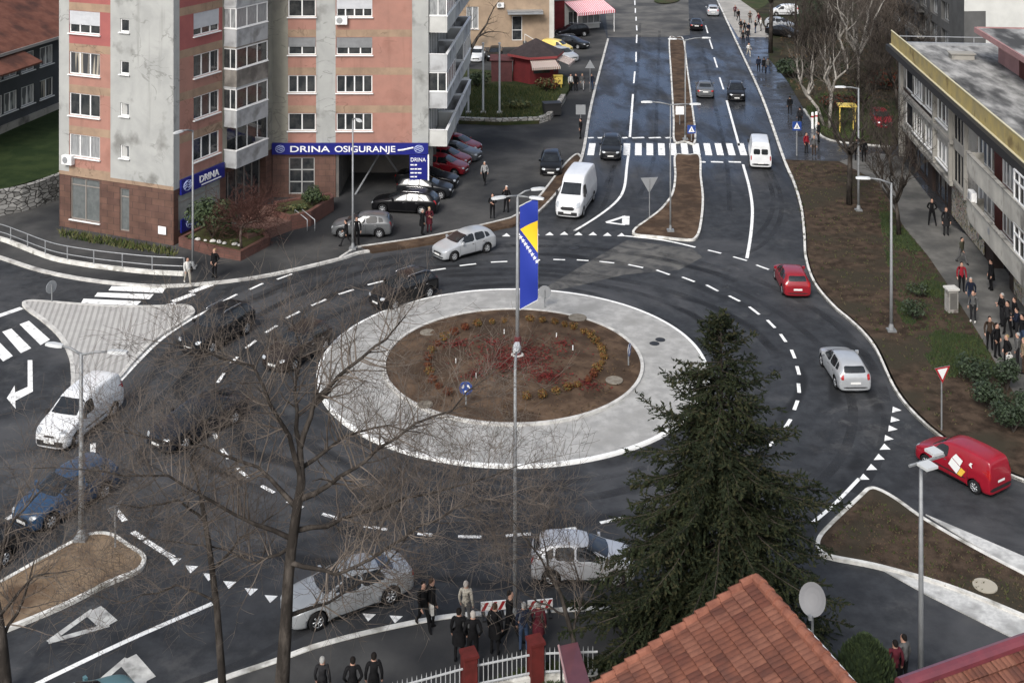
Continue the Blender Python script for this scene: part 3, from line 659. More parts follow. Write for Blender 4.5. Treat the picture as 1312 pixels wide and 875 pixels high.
    put('number_plate', patch([(-.26,pr-.055),(.26,pr-.055),(.26,pr+.055),(-.26,pr+.055)], 'x', -1, .022, 2, 1), M_PLATE)
    wr = T['wr']; wm = MB()
    prof = [(-.10,wr*.62),(-.105,wr*.9),(-.08,wr),(.08,wr),(.105,wr*.9),(.10,wr*.62)]
    n = 28; 
    for yy, r_ in prof:
        for j in range(n): a = 2*math.pi*j/n; wm.v.append((r_*math.cos(a), yy, r_*math.sin(a)))
    for i in range(len(prof)-1):
        for j in range(n): a = i*n+j; c = i*n+(j+1) % n; wm.f.append((a, a+n, c+n, c)); wm.m.append(0)
    tyre = wm.mesh('wheel', [M_TYRE], True)
    rm = MB(); 
    rm.tube([(0,-.04,0),(0,.05,0)], wr*.63, 24, mi=1)
    for k2 in range(7):
        a = 2*math.pi*k2/7; d = Vector((math.cos(a),0,math.sin(a)))
        rm.tube([d*wr*.10+Vector((0,.07,0)), d*wr*.60+Vector((0,.085,0))], [.035,.03], 5, mi=0)
    rm.tube([(0,.05,0),(0,.09,0)], wr*.16, 10, mi=0)
    n = 24
    o_ = len(rm.v)
    for yy, r_ in ((.075,wr*.56),(.095,wr*.60),(.09,wr*.66)):
        for j in range(n): a = 2*math.pi*j/n; rm.v.append((r_*math.cos(a), yy, r_*math.sin(a)))
    for i in range(2):
        for j in range(n): a = o_+i*n+j; c = o_+i*n+(j+1) % n; rm.f.append((a, a+n, c+n, c)); rm.m.append(0)
    rim = rm.mesh('rim', [M_RIM, M_ARCH], True)
    CARCACHE[kind] = (out, tyre, rim, T); return CARCACHE[kind]
PM = {}
def painted(me, col):
    key = (me.name, col)
    if key not in PM:
        c = me.copy(); c.materials[0] = PAINT[col]; PM[key] = c
    return PM[key]
def car(name, kind, col, label, pos, head, cat='car', group=None, scale=1.0, small=False, sx=1.0):
    """pos: world point under the car's middle; head: direction it faces (world vector)"""
    out, tyre, rim, T = car_meshes(kind)
    rz = math.atan2(head[1], head[0])
    t = thing(name, label, cat, pos, rz, group); t.scale = (scale*sx, scale, scale)
    skip = {'door_seam','door_handle','sill_trim','front_bumper_trim','rear_bumper_trim'} if small else set()
    for nm, me, par, pt in out:
        if nm in skip: continue
        link(nm, painted(me, col) if pt == 'paint' else me, t)
    for x in T['wx']:
        for s in (1, -1):
            w = link('wheel', tyre, t, (x, s*(T['hw']-.115), T['wr']), 0 if s > 0 else math.pi)
            link('rim', rim, w)
    return t
def carpx(name, kind, col, label, c, h, z=0.0, **k):
    """c: pixel of the car's ground centre; h: pixel the nose points to (on the ground)"""
    p = G(*c, z); q = G(*h, z); return car(name, kind, col, label, p, (q-p), **k)
# ------------------------------------------------------------------ buildings
M_SALMON = mat('salmon_render', (.35,.185,.147), .9, (.30,.165,.133), .8, 8, bump=.1, bscale=10, col3=(.27,.14,.11), scale3=.5, lo3=.55, hi3=.7)
M_ROSE = mat('rose_render', (.33,.115,.105), .9, (.28,.10,.095), .8, 8, bump=.1, bscale=10)
M_BAND = mat('ochre_band', (.33,.235,.165), .9, (.25,.18,.13), .9, 8, bump=.1, bscale=8)
M_GREYR = mat('grey_render', (.37,.375,.36), .9, (.31,.315,.305), .5, 9, bump=.15, bscale=8, col3=(.19,.19,.18), scale3=.42, lo3=.57, hi3=.66, dist=.6)
M_OLIVE = mat('olive_render', (.27,.26,.215), .9, (.22,.21,.18), .6, 8, bump=.1, bscale=8)
weathered(M_GREYR, (.15,.15,.14), .55); weathered(M_SALMON, (.16,.09,.07), .5); weathered(M_BAND, (.14,.10,.075), .6); weathered(M_OLIVE, (.11,.105,.09), .5)
M_WHITEP = mat('white_frame', (.72,.72,.71), .45)
M_PANE = mat('window_pane', (.02,.023,.026), .07, (.05,.052,.052), 1.5, 3, spec=.6)
M_CURTAIN = mat('curtain', (.30,.31,.31), .25, (.18,.185,.19), 5, 2, spec=.5, stretch=(6,1,.3))
M_SHUT = mat('roller_shutter', (.50,.51,.53), .6, (.44,.45,.47), 2)
M_SHUTG = mat('grey_shutter', (.22,.225,.23), .6, (.18,.185,.19), 2)
def tile_mat(name, c1, c2, mort, sx=1.0, w=.6, h=.4, rough=.6):
    m = mat(name, c1, rough); n = m.node_tree.nodes; l = m.node_tree.links; b = n['Principled BSDF']
    geo = n.new('ShaderNodeNewGeometry'); sp = n.new('ShaderNodeSeparateXYZ'); l.new(geo.outputs['Position'], sp.inputs[0])
    ad = n.new('ShaderNodeMath'); ad.operation = 'ADD'; l.new(sp.outputs['X'], ad.inputs[0]); l.new(sp.outputs['Y'], ad.inputs[1])
    cb = n.new('ShaderNodeCombineXYZ'); l.new(ad.outputs[0], cb.inputs[0]); l.new(sp.outputs['Z'], cb.inputs[1])
    br = n.new('ShaderNodeTexBrick'); br.inputs['Color1'].default_value = (*c1,1); br.inputs['Color2'].default_value = (*c2,1); br.inputs['Mortar'].default_value = (*mort,1)
    br.inputs['Scale'].default_value = 1; br.inputs['Mortar Size'].default_value = .012; br.inputs['Brick Width'].default_value = w; br.inputs['Row Height'].default_value = h; br.inputs['Bias'].default_value = 0
    l.new(cb.outputs[0], br.inputs['Vector'])
    t = n.new('ShaderNodeTexNoise'); t.inputs['Scale'].default_value = 1.4; t.inputs['Detail'].default_value = 6; l.new(geo.outputs['Position'], t.inputs['Vector'])
    mx = n.new('ShaderNodeMix'); mx.data_type = 'RGBA'; mx.blend_type = 'MULTIPLY'; mx.inputs[0].default_value = .6
    cr = n.new('ShaderNodeMapRange'); cr.inputs['From Min'].default_value = .3; cr.inputs['From Max'].default_value = .7; cr.inputs['To Min'].default_value = .55; cr.inputs['To Max'].default_value = 1.25
    l.new(t.outputs['Fac'], cr.inputs['Value']); l.new(br.outputs['Color'], mx.inputs[6]); l.new(cr.outputs[0], mx.inputs[7]); l.new(mx.outputs[2], b.inputs['Base Color'])
    return m
M_STONE = tile_mat('brown_stone_tiles', (.125,.068,.05), (.10,.054,.042), (.055,.035,.03), w=.55, h=.42)
M_BALC = mat('balcony_slab', (.44,.45,.455), .85, (.36,.365,.37), .8, 8, col3=(.2,.2,.195), scale3=.6, lo3=.58, hi3=.7)
M_BALC2 = mat('stained_balcony_slab', (.28,.26,.235), .9, (.20,.185,.165), 1.0, 9, col3=(.12,.11,.10), scale3=.7, lo3=.52, hi3=.66)
M_SIGN = mat('sign_blue', (.010,.014,.16), .4)
M_LETTER = mat('sign_letters', (.78,.78,.78), .5)
M_DARKIN = mat('dark_interior', (.018,.018,.019), .9)
M_FLAT = mat('roof_felt', (.15,.15,.15), .9, (.2,.2,.195), .5, 8)
M_METAL = mat('galvanised_metal', (.36,.37,.38), .45, (.30,.31,.32), 3, metal=.4)

for m_ in (M_BALC, M_BALC2): weathered(m_, (.13,.125,.115), .6, False)
class Face:
    """a facade: origin o (plan), unit direction u; local x along it, -y outward"""
    def __init__(s, o, e, parent):
        s.o = Vector((o[0], o[1], 0)); d = Vector((e[0]-o[0], e[1]-o[1], 0)); s.L = d.length; s.u = d.normalized()
        s.rz = math.atan2(s.u.y, s.u.x); s.p = parent; s.n = Vector((s.u.y, -s.u.x, 0))
    def at(s, x, y=0, z=0): return s.o + s.u*x - s.n*y + Vector((0,0,z)) - s.p.location
    def sx(s, px):
        k = (px-656)/FPX; return (k*s.o.y - s.o.x)/(s.u.x - k*s.u.y)
    def z(s, px, py):
        q = s.o + s.u*s.sx(px); return HC-(py-YH)*q.y/FPX
    def put(s, name, mb, mats, x=0, y=0, z=0, par=None):
        o = link(name, mb.mesh(name, mats) if isinstance(mb, MB) else mb, par or s.p)
        if par is None: o.location = s.at(x, y, z); o.rotation_euler = (0,0,s.rz)
        return o
def wall(L, z0, z1, ops, matfn=None, xs=(), zs=(), depth=.16, x0=0.0):
    """wall skin with real openings (x0,z0,x1,z1) and reveals"""
    X = sorted(set([x0, L]+[v for o in ops for v in (o[0], o[2])]+list(xs))); Z = sorted(set([z0, z1]+[v for o in ops for v in (o[1], o[3])]+list(zs)))
    X = [v for v in X if x0 <= v <= L]; Z = [v for v in Z if z0 <= v <= z1]
    b_ = MB()
    for i in range(len(X)-1):
        for j in range(len(Z)-1):
            cx, cz = (X[i]+X[i+1])/2, (Z[j]+Z[j+1])/2
            if any(o[0] < cx < o[2] and o[1] < cz < o[3] for o in ops): continue
            b_.add([(X[i],0,Z[j]),(X[i+1],0,Z[j]),(X[i+1],0,Z[j+1]),(X[i],0,Z[j+1])], [(0,1,2,3)], matfn(cx, cz) if matfn else 0)
    for a, c, d, e in ops:
        m_ = matfn(a-.02, (c+e)/2) if matfn else 0
        b_.add([(a,0,c),(d,0,c),(d,0,e),(a,0,e),(a,depth,c),(d,depth,c),(d,depth,e),(a,depth,e)], [(0,4,5,1),(1,5,6,2),(2,6,7,3),(3,7,4,0)], m_)
    return b_
wrng = random.Random(44)
PANES = [M_PANE, M_PANE, M_CURTAIN, M_CURTAIN, mat('net_curtain', (.40,.40,.385), .25, (.10,.105,.11), 2.2, 3, spec=.5, stretch=(1.2,1,.15), lo=.47, hi=.53), mat('half_drawn_curtain', (.05,.052,.055), .15, (.33,.30,.25), 1.2, 2, spec=.5, stretch=(1.5,1,.1), lo=.48, hi=.52)]
WCACHE = {}
def window(F, x, z, w, h, panes=3, shutter=0.0, sill=True, pane=None, fw=.07, y=.0, frame=None, trans=(), shut_m=None, split=None, name='window'):
    """glass pane (part) with frame, sill and roller shutter (sub-parts); x,z = lower left corner in the facade"""
    if pane is None or pane is M_CURTAIN:
        if name == 'window': pane = wrng.choice(PANES)
    key = (round(w,2), round(h,2), panes, round(shutter,2), sill, pane and pane.name, frame and frame.name, trans, shut_m and shut_m.name, split)
    if key not in WCACHE:
        g_ = MB(); g_.box((w/2,.13,h/2), (w,.02,h)); gm = g_.mesh('window', [pane or M_PANE])
        f_ = MB()
        for a in (fw/2, w-fw/2): f_.box((a,.10,h/2), (fw,.07,h))
        for a in (fw/2, h-fw/2): f_.box((w/2,.10,a), (w-2*fw-.002,.066,fw))
        for i in range(1, panes): f_.box((w*(split[i-1] if split else i/panes),.10,h/2), (fw*1.3,.06,h-2*fw-.002))
        for t in trans: f_.box((w/2,.10,h*t), (w-2*fw-.002,.056,fw))
        fm = f_.mesh('frame', [frame or M_WHITEP]); sm = cm = None
        if sill: s_ = MB(); s_.box((w/2,-.02,-.05), (w+.16,.22,.07)); sm = s_.mesh('sill', [M_WHITEP])
        if shutter:
            c_ = MB(); hh = h*shutter
            c_.box((w/2,.05,h-hh/2), (w-.01,.03,hh))
            k = int(hh/.08)
            for i in range(k): c_.box((w/2,.032,h-hh+.04+i*hh/k), (w-.02,.012,.05))
            cm = c_.mesh('shutter', [shut_m or M_SHUT])
        WCACHE[key] = (gm, fm, sm, cm)
    gm, fm, sm, cm = WCACHE[key]
    o = link(name, gm, F.p, F.at(x, y, z), F.rz); link('frame', fm, o)
    if sm: link('sill', sm, o)
    if cm: link('shutter', cm, o)
    return o
def text(name, s, size, m, parent, loc, rot, ext=.02, sx=1.0, align='LEFT', bold=0.0):
    cu = bpy.data.curves.new(name, 'FONT'); cu.body = s; cu.size = size; cu.extrude = ext; cu.align_x = align; cu.align_y = 'BOTTOM_BASELINE'; cu.offset = bold
    t = bpy.data.objects.new(name, cu); COL.objects.link(t)
    me = bpy.data.meshes.new_from_object(t.evaluated_get(DG())); bpy.data.objects.remove(t)
    me.materials.clear(); me.materials.append(m)
    o = link(name, me, parent); o.location = loc; o.rotation_euler = rot; o.scale = (sx, 1, 1); return o

# ---- apartment tower
FH = 2.76; WZ = 4.97; NF = 6; ZT = 3.9+FH*NF+.3
A_, B_ = (-30.6,81.2), (-21.8,77.4); J_ = (-17.45,87.5); K_ = (-6.08,87.5); K2 = (-4.9,106.0); A2 = (-26.8,106.5)
tower = thing('apartment_tower', 'salmon and grey apartment tower with brown stone ground floor and white windows', 'building', (-18,90,0))
F1 = Face(A_, B_, tower); F2 = Face(B_, J_, tower); F3 = Face(J_, K_, tower); F4 = Face(K_, K2, tower); F5 = Face(K2, A2, tower); F6 = Face(A2, A_, tower)
mats = [M_GREYR, M_SALMON, M_ROSE, M_BAND, M_OLIVE, M_STONE]
def floor_of(z): return int((z-3.9)//FH)
def in_band(z):
    r = (z-WZ) % FH; return 1.52 <= r <= 2.05
zs_b = [WZ+1.52+FH*k for k in range(-1, NF)]+[WZ+2.05+FH*k for k in range(-1, NF)]+[3.9, 3.65]
# facet 1
xa, xb = F1.sx(88.5), F1.sx(141.5); w0, w1 = F1.sx(88.5), F1.sx(128); v0, v1 = F1.sx(154), F1.sx(165.5)
ops = [(w0+.02, WZ+FH*k, w1, WZ+1.5+FH*k) for k in range(NF)]+[(v0, WZ+.35+FH*k, v1, WZ+1.2+FH*k) for k in range(NF)]
def m1(x, z):
    if z < 3.9: return 3
    if x < xa or x > xb: return 0
    return 3 if in_band(z) else (2 if z > WZ+FH*2.8 else 1)
F1.put('wall', wall(F1.L, 3.65, ZT, ops, m1, (xa, xb), zs_b), mats)
sh1 = [0,0,0,.62,.3,.5]
for k in range(NF):
    window(F1, w0+.02, WZ+FH*k, w1-w0-.02, 1.5, 3, sh1[k], pane=M_CURTAIN if k % 2 == 0 else M_PANE)
    window(F1, v0, WZ+.35+FH*k, v1-v0, .85, 1, 0, split=None)
gw = (F1.sx(90), .75, F1.sx(127), 3.55); gv = (F1.sx(153), .5, F1.sx(165), 3.3)
F1.put('ground_floor_wall', wall(F1.L, 0, 3.65, [gw, gv]), [M_STONE], y=.04)
M_BRFRAME = mat('bronze_frame', (.22,.20,.18), .5)
M_BLIND = mat('office_blind', (.13,.14,.14), .15, (.10,.11,.11), 3, spec=.6)
window(F1, gw[0], gw[1], gw[2]-gw[0], gw[3]-gw[1], 2, 0, pane=M_BLIND, frame=M_BRFRAME, trans=(.82,), y=.05, name='shop_window')
window(F1, gv[0], gv[1], gv[2]-gv[0], gv[3]-gv[1], 1, 0, sill=False, pane=M_BLIND, frame=M_BRFRAME, trans=(.8,), y=.05, name='shop_window')
# facet 2
xs_ = F2.sx(230); q0, q1 = F2.sx(248), F2.sx(281); xe = F2.sx(285)
ops = [(q0, WZ+FH*k, q1, WZ+1.5+FH*k) for k in range(NF)]+[(xe+.5, 4.0+FH*k, F2.L-.5, 6.4+FH*k) for k in range(NF)]
def m2(x, z):
    if x < xs_: return 0
    if x > xe: return 4
    if z < 3.9: return 3
    return 3 if in_band(z) else (2 if z > WZ+FH*2.8 else 1)
F2.put('wall', wall(F2.L, 3.65, ZT, ops, m2, (xs_, xe), zs_b), mats)
for k in range(NF):
    window(F2, q0, WZ+FH*k, q1-q0, 1.5, 3, [0,0,0,.7,.4,.6][k], pane=M_CURTAIN if k in (0,1) else M_PANE)
    window(F2, xe+.5, 4.0+FH*k, F2.L-xe-1.0, 2.4, 4, 0, sill=False, name='balcony_door')
gs = (F2.sx(229), .9, F2.sx(283), 3.25); ge = (F2.sx(290), .3, F2.sx(341), 3.3)
F2.put('ground_floor_wall', wall(F2.L, 0, 3.65, [gs, ge], depth=.6), [M_STONE], y=.04)
window(F2, gs[0], gs[1], gs[2]-gs[0], gs[3]-gs[1], 3, 0, sill=False, pane=mat('frosted_pane', (.30,.32,.30), .2, (.24,.26,.25), 2, spec=.5), frame=M_BRFRAME, trans=(.75,), name='shop_window')
window(F2, ge[0], ge[1], ge[2]-ge[0], ge[3]-ge[1], 5, 0, sill=False, frame=M_BRFRAME, y=.5, name='shop_window')
# enclosed balconies of facet 2
def balcony(F, x, z, w, d, glaze, slab, side_glaze=True, fr=None):
    b_ = MB(); h = 1.02
    b_.box((w/2,-d+.06,.5*h), (w,.12,h)); b_.box((.06,-d/2+.03,.5*h), (.12,d-.13,h)); b_.box((w-.06,-d/2+.03,.5*h), (.12,d-.13,h)); b_.box((w/2,-d/2+.06,-.075), (w,d+.1,.15))
    o = F.put('balcony', b_, [slab], x, 0, z)
    c_ = MB(); c_.box((w/2,-d+.05,h+.03), (w+.06,.2,.05)); c_.box((.05,-d/2+.08,h+.03), (.16,d-.2,.05)); c_.box((w-.05,-d/2+.08,h+.03), (.16,d-.2,.05)); link('coping', c_.mesh('coping', [M_WHITEP]), o)
    if glaze:
        top = 2.45; f_ = MB(); g_ = MB(); n = max(2, int(w/.95))
        for i in range(n+1): f_.box((.05+(w-.1)*i/n,-d+.06,(h+top)/2+.03), (.07,.08,top-h-.06))
        for zz in (h+.09, top): f_.box((w/2,-d+.06,zz), (w,.085,.07))
        g_.box((w/2,-d+.07,(h+top)/2+.03), (w-.1,.02,top-h-.1))
        for xx in (.05, w-.05):
            for zz in (h+.09, top): f_.box((xx,-d/2+.05,zz), (.075,d-.14,.07))
            f_.box((xx,-d/2,(h+top)/2+.03), (.06,.07,top-h-.06)); g_.box((xx,-d/2+.05,(h+top)/2+.03), (.02,d-.16,top-h-.1))
        link('glazing', g_.mesh('glazing', [glaze]), o); link('frame', f_.mesh('frame', [fr or M_WHITEP]), o)
        r_ = MB(); r_.box((w/2,-d/2+.04,2.56), (w+.05,d+.02,.12)); link('canopy', r_.mesh('canopy', [slab]), o)
    return o
M_CREAM = mat('cream_render', (.52,.47,.30), .85)
bx0 = xe+.15
_k = (343.5-656)/FPX; _o = F2.o+F2.n*1.05; bx1 = (_k*_o.y-_o.x)/(F2.u.x-_k*F2.u.y)
gl = [M_PANE, M_CURTAIN, None, M_PANE, M_CURTAIN, M_PANE]
for k in range(NF):
    balcony(F2, bx0, 3.95+FH*k, bx1-bx0, 1.05, [None, M_PANE, M_PANE, M_CURTAIN, M_CURTAIN, M_PANE][k], [M_BALC, M_BALC, M_BALC2, M_BALC, M_BALC, M_BALC2][k])
# facet 3
p0, p1, p2, p3, p4 = [F3.sx(v) for v in (369, 405, 430, 528, 549)]
r0, r1, t0, t1 = F3.sx(369), F3.sx(404.5), F3.sx(431), F3.sx(477)
ops = [(r0+.01, WZ+FH*k, r1, WZ+1.27+FH*k) for k in range(NF)]+[(t0, WZ+FH*k, t1, WZ+1.27+FH*k) for k in range(NF)]
zs3 = [v-.22 for v in zs_b]
def m3(x, z):
    if x < p0: return 4
    if p1 < x < p2 or x > p3: return 0
    return 3 if in_band(z+.22) else 1
F3.put('wall', wall(F3.L, 3.3, ZT, ops, m3, (p0, p1, p2, p3), zs3), mats)
for k in range(NF):
    fr = None
    window(F3, r0+.01, WZ+FH*k, r1-r0-.01, 1.27, 2 if k != 1 else 3, [0,0,.55,0,.4,.5][k], shut_m=M_SHUTG if k == 2 else None, pane=M_PANE)
    window(F3, t0, WZ+FH*k, t1-t0, 1.27, 3 if k == 2 else 4, [0,0,.6,.55,.4,.5][k], shut_m=M_SHUTG if k == 2 else None, pane=M_CURTAIN if k == 1 else M_PANE)
gg = (p0+.05, .35, F3.sx(403), 3.0)
F3.put('ground_floor_wall', wall(p2, 0, 3.29, [gg]), [M_STONE], y=.04)
window(F3, gg[0], gg[1], gg[2]-gg[0], gg[3]-gg[1], 2, 0, sill=False, pane=M_PANE, frame=mat('grey_frame', (.33,.33,.32), .5), trans=(.33,.66), y=.04, name='shop_window')
# undercroft: inner walls, ceiling, columns
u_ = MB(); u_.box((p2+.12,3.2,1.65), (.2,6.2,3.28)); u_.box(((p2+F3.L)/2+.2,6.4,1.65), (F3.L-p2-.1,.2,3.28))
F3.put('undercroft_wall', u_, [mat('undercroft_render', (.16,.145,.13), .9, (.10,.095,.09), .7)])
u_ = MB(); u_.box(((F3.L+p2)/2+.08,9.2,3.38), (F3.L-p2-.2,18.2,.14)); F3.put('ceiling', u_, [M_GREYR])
for x, y in ((F3.L-.45, 1.0), (F3.L-.45, 6.0), (F3.L-.45, 12.0)):
    u_ = MB(); u_.box((0,0,1.65), (.75,.75,3.3)); F3.put('column', u_, [M_GREYR], x, y)
b_ = MB()
for (a, c) in (((p2+1.3,.7,.05),(p2+3.0,4.0,2.6)), ((p2+3.3,2.6,2.6),(p2+4.4,5.0,.05))): b_.tube([a, c], .07, 6)
F3.put('strut', b_, [M_METAL])
# side with stacked balconies
F4.put('wall', wall(F4.L, 3.3, ZT, [(.4+5.9*i, 3.95+FH*k, 5.4+5.9*i, 6.3+FH*k) for k in range(NF) for i in range(3)]), [M_GREYR])
for k in range(NF):
    for i in range(3):
        window(F4, .4+5.9*i, 3.95+FH*k, 5.0, 2.35, 5, 0, sill=False, name='balcony_door')
        balcony(F4, .15+5.95*i, 3.95+FH*k, 5.6, 1.35, [None, M_PANE, None, M_CURTAIN, None, M_PANE][(k+i) % 6] if i != 1 else None, M_BALC if (k+i) % 3 else mat('pale_balcony_slab', (.50,.50,.48), .8, (.42,.42,.40), .8))
F5.put('wall', wall(F5.L, 0, ZT, []), [M_GREYR]); F6.put('wall', wall(F6.L, 0, ZT, []), [M_GREYR])
r_ = MB(); r_.prism([(p[0]-tower.location.x, p[1]-tower.location.y) for p in (A_, B_, J_, K_, K2, A2)], ZT-.05, ZT+.25, bottom=True); link('roof', r_.mesh('roof', [M_FLAT]), tower)
# air conditioners
def aircon(F, x, z, label, y=0):
    p = F.at(x, y, z)+tower.location if F.p is tower else F.at(x, y, z)+F.p.location
    t = thing('air_conditioner', label, 'air conditioner', p, F.rz, 'air conditioners on the facades')
    b_ = MB(); b_.box((0,-.2,.3), (.85,.32,.6)); b_.build('casing', M_WHITEP, t)
    c_ = MB(); 
    for r in (.22,.16,.10): c_.tube([(-.12,-.365,.3),(-.12,-.375,.3)], r, 18) if r == .22 else None
    c_.build('fan_grille', M_METAL, t)
    d_ = MB(); d_.box((-.3,-.12,-.03), (.05,.3,.05)); d_.box((.3,-.12,-.03), (.05,.3,.05)); d_.build('bracket', M_METAL, t)
aircon(F1, F1.sx(90), F1.z(92, 210), 'white air conditioner below the lowest window on the left end of the tower')
aircon(F3, F3.sx(438), F3.z(438, 31), 'white air conditioner under a shuttered window of the salmon front')
# blue shop signs of the tower
t = thing('fascia_sign', 'long blue fascia sign with white letters over the undercroft', 'sign', F3.at(0,-.14,3.28)+tower.location, F3.rz)
s_ = MB(); s_.box((F3.L/2,0,.42), (F3.L-.02,.16,.82)); s_.build('panel', M_SIGN, t)
text('lettering', 'DRINA', .62, M_LETTER, t, (F3.sx(371.5),-.085,.2), (R(90),0,0), sx=1.55, bold=.006)
text('lettering', 'OSIGURANJE', .62, M_LETTER, t, (F3.sx(429),-.085,.2), (R(90),0,0), sx=1.24, bold=.006)
def emblem(name, parent, x, z, r, y=-.09):
    e = MB()
    for k in range(3):
        e.tube([(x-r,y,z-r*.5+k*r*.5),(x-.3*r,y,z-r*.15+k*r*.5),(x+.3*r,y,z-r*.55+k*r*.5),(x+r,y,z-r*.2+k*r*.5)], r*.13, 5)
    pts = [(x+1.25*r*math.cos(a),y,z+r*math.sin(a)) for a in [2*math.pi*i/20 for i in range(21)]]
    e.tube(pts, r*.09, 5, cap=False); e.build(name, mat('emblem_pale_blue', (.35,.40,.62), .5), parent)
emblem('emblem', t, F3.sx(359.5), .42, .26); emblem('emblem', t, F3.sx(537), .42, .26)
w_ = MB(); w_.tube([(F3.sx(510),-.09,.32),(F3.sx(517),-.09,.36),(F3.sx(530),-.09,.52)], .06, 5); w_.build('swoosh', M_LETTER, t)
t = thing('price_board', 'tall blue board with white lines of text hanging under the long fascia sign', 'sign', F3.at(F3.sx(525),-.12,.55)+tower.location, F3.rz)
wd = F3.sx(548)-F3.sx(525); s_ = MB(); s_.box((wd/2,0,1.36), (wd,.1,2.7)); s_.build('panel', M_SIGN, t)
s_ = MB(); s_.box((wd+.06,0,1.36), (.1,.14,2.72)); s_.build('edge', M_LETTER, t)
text('lettering', 'DRINA', .40, M_LETTER, t, (.06,-.06,2.22), (R(90),0,0), sx=.92)
l_ = MB()
for i, (zz, w) in enumerate([(1.98,.66),(1.68,.95),(1.40,1.0),(1.12,.66),(.84,1.0)]): 
    x = .05
    for wl in (.3,.22,.34,.2):
        if x+wl*.9 > w: break
        l_.box((x+wl*.45,-.056,zz), (wl*.8,.012,.09)); x += wl
l_.build('text_line', M_LETTER, t)
w_ = MB(); w_.tube([(.1,-.06,.22),(.55,-.06,.42),(1.05,-.06,.68)], .05, 5); w_.build('swoosh', M_LETTER, t)
t = thing('shop_sign', 'blue sign with white letters above the frosted shop window on the corner', 'sign', F2.at(F2.sx(229.5),-.12,3.2)+tower.location, F2.rz)
wd = F2.sx(285)-F2.sx(229.5); s_ = MB(); s_.box((wd/2,0,.5), (wd,.14,.98)); s_.build('panel', M_SIGN, t)
text('lettering', 'DRINA', .62, M_LETTER, t, (wd*.40,-.075,.32), (R(90),0,0), sx=1.1, bold=.012); emblem('emblem', t, .62, .5, .32)
l_ = MB(); l_.box((wd*.68,-.076,.14), (wd*.46,.012,.08)); l_.build('text_line', M_LETTER, t)
t = thing('shop_sign', 'low blue panel with a pale emblem under the frosted shop window', 'sign', F2.at(F2.sx(229.5),-.1,.75)+tower.location, F2.rz)
s_ = MB(); s_.box((1.3,0,.42), (2.5,.1,.84)); s_.build('panel', M_SIGN, t); emblem('emblem', t, .9, .42, .28, -.07)
n_ = MB(); n_.box((0,-.06,0), (.62,.03,.5)); q = F1.at(F1.sx(208.5),0,F1.z(208.5,295))+tower.location
tag(n_.build('wall_notice', M_LETTER, None, q, rz=F1.rz), 'small white notice plate low on the brown stone corner wall', 'notice')

# ---- long apartment house on the right
lb = thing('apartment_house', 'long low grey apartment house with a yellow edged flat roof along the footpath', 'building', (30,80,0))
fx = lambda y: 28.5+.112*(y-69.8)
FR = Face((fx(98.7),98.7), (fx(54),54), lb)
M_RW = mat('dull_grey_render', (.33,.318,.285), .9, (.27,.258,.235), .6, 8, bump=.1, bscale=8, col3=(.10,.097,.09), scale3=.4, lo3=.55, hi3=.68)
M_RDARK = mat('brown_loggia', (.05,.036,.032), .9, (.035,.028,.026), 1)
M_RRED = mat('dark_red_panel', (.10,.035,.03), .8, (.075,.028,.026), 2)
M_RBALC = mat('beige_balcony', (.50,.48,.425), .9, (.36,.345,.31), .6, 8, col3=(.13,.12,.11), scale3=.5, lo3=.56, hi3=.7)
weathered(M_RW, (.09,.085,.08), .6); weathered(M_RBALC, (.14,.13,.115), .6, False)
M_YEL = mat('yellow_sheeting', (.40,.315,.13), .8, (.30,.25,.13), 1.2, 8, col3=(.20,.15,.07), scale3=.8, lo3=.58, hi3=.7)
sY = lambda Y: (98.7-Y)/-FR.u.y
def Sx(px, off=0.0):  # facade coordinate at photo column px, off = how far the plane stands out
    k = (px-656)/FPX; o = FR.o+FR.n*off; return (k*o.y-o.x)/(FR.u.x-k*FR.u.y)
ops = []; wins = []
def W_(px0, px1, z0, z1, panes, **k):
    a, c = Sx(px0), Sx(px1); ops.append((a, z0, c, z1)); wins.append((a, z0, c-a, z1-z0, panes, k))
for z0 in (6.35, 3.55):
    W_(1160,1169,z0-.1,z0+1.7,1, sill=False, pane=M_DARKIN, name='loggia')
    W_(1170,1182,z0,z0+1.5,4); W_(1184.5,1196,z0+.05,z0+1.5,3); W_(1200,1215,z0,z0+1.45,3, pane=M_CURTAIN)
    W_(1221,1238,z0-.3,z0+1.9,4, sill=False, pane=M_DARKIN, frame=M_RW, name='loggia')
    W_(1252,1274,z0,z0+1.55,4); W_(1283,1301,z0,z0+1.55,4); W_(1309,1345,z0-.6,z0+1.7,4); W_(1360,1400,z0,z0+1.5,4); W_(1430,1480,z0,z0+1.5,4)
xr = [Sx(v) for v in (1157,1220,1239,1252,1274,1283,1302,1308)]
def mr_(x, z):
    if xr[4] < x < xr[5]: return 1
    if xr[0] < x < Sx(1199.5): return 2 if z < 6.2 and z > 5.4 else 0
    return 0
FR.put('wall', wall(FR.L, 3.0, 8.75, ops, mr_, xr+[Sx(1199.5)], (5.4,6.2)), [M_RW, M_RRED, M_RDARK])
for a, z0, w, h, p, k in wins: window(FR, a, z0, w, h, p, **k)
shops = [(Sx(1160),.2,Sx(1180),2.7),(Sx(1186),.1,Sx(1205),2.6),(Sx(1212),.3,Sx(1252),2.75),(Sx(1262),.05,Sx(1282),2.8),(Sx(1290),.1,Sx(1340),2.75)]
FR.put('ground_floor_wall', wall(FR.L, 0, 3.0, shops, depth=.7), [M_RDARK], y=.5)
for i, (a, z0, c, z1) in enumerate(shops):
    window(FR, a, z0, c-a, z1-z0, 3, 0, sill=False, pane=M_PANE if i != 2 else M_BLIND, frame=M_RDARK if i != 3 else M_TRIM, y=1.0 if i == 3 else .6, name='shop_window')
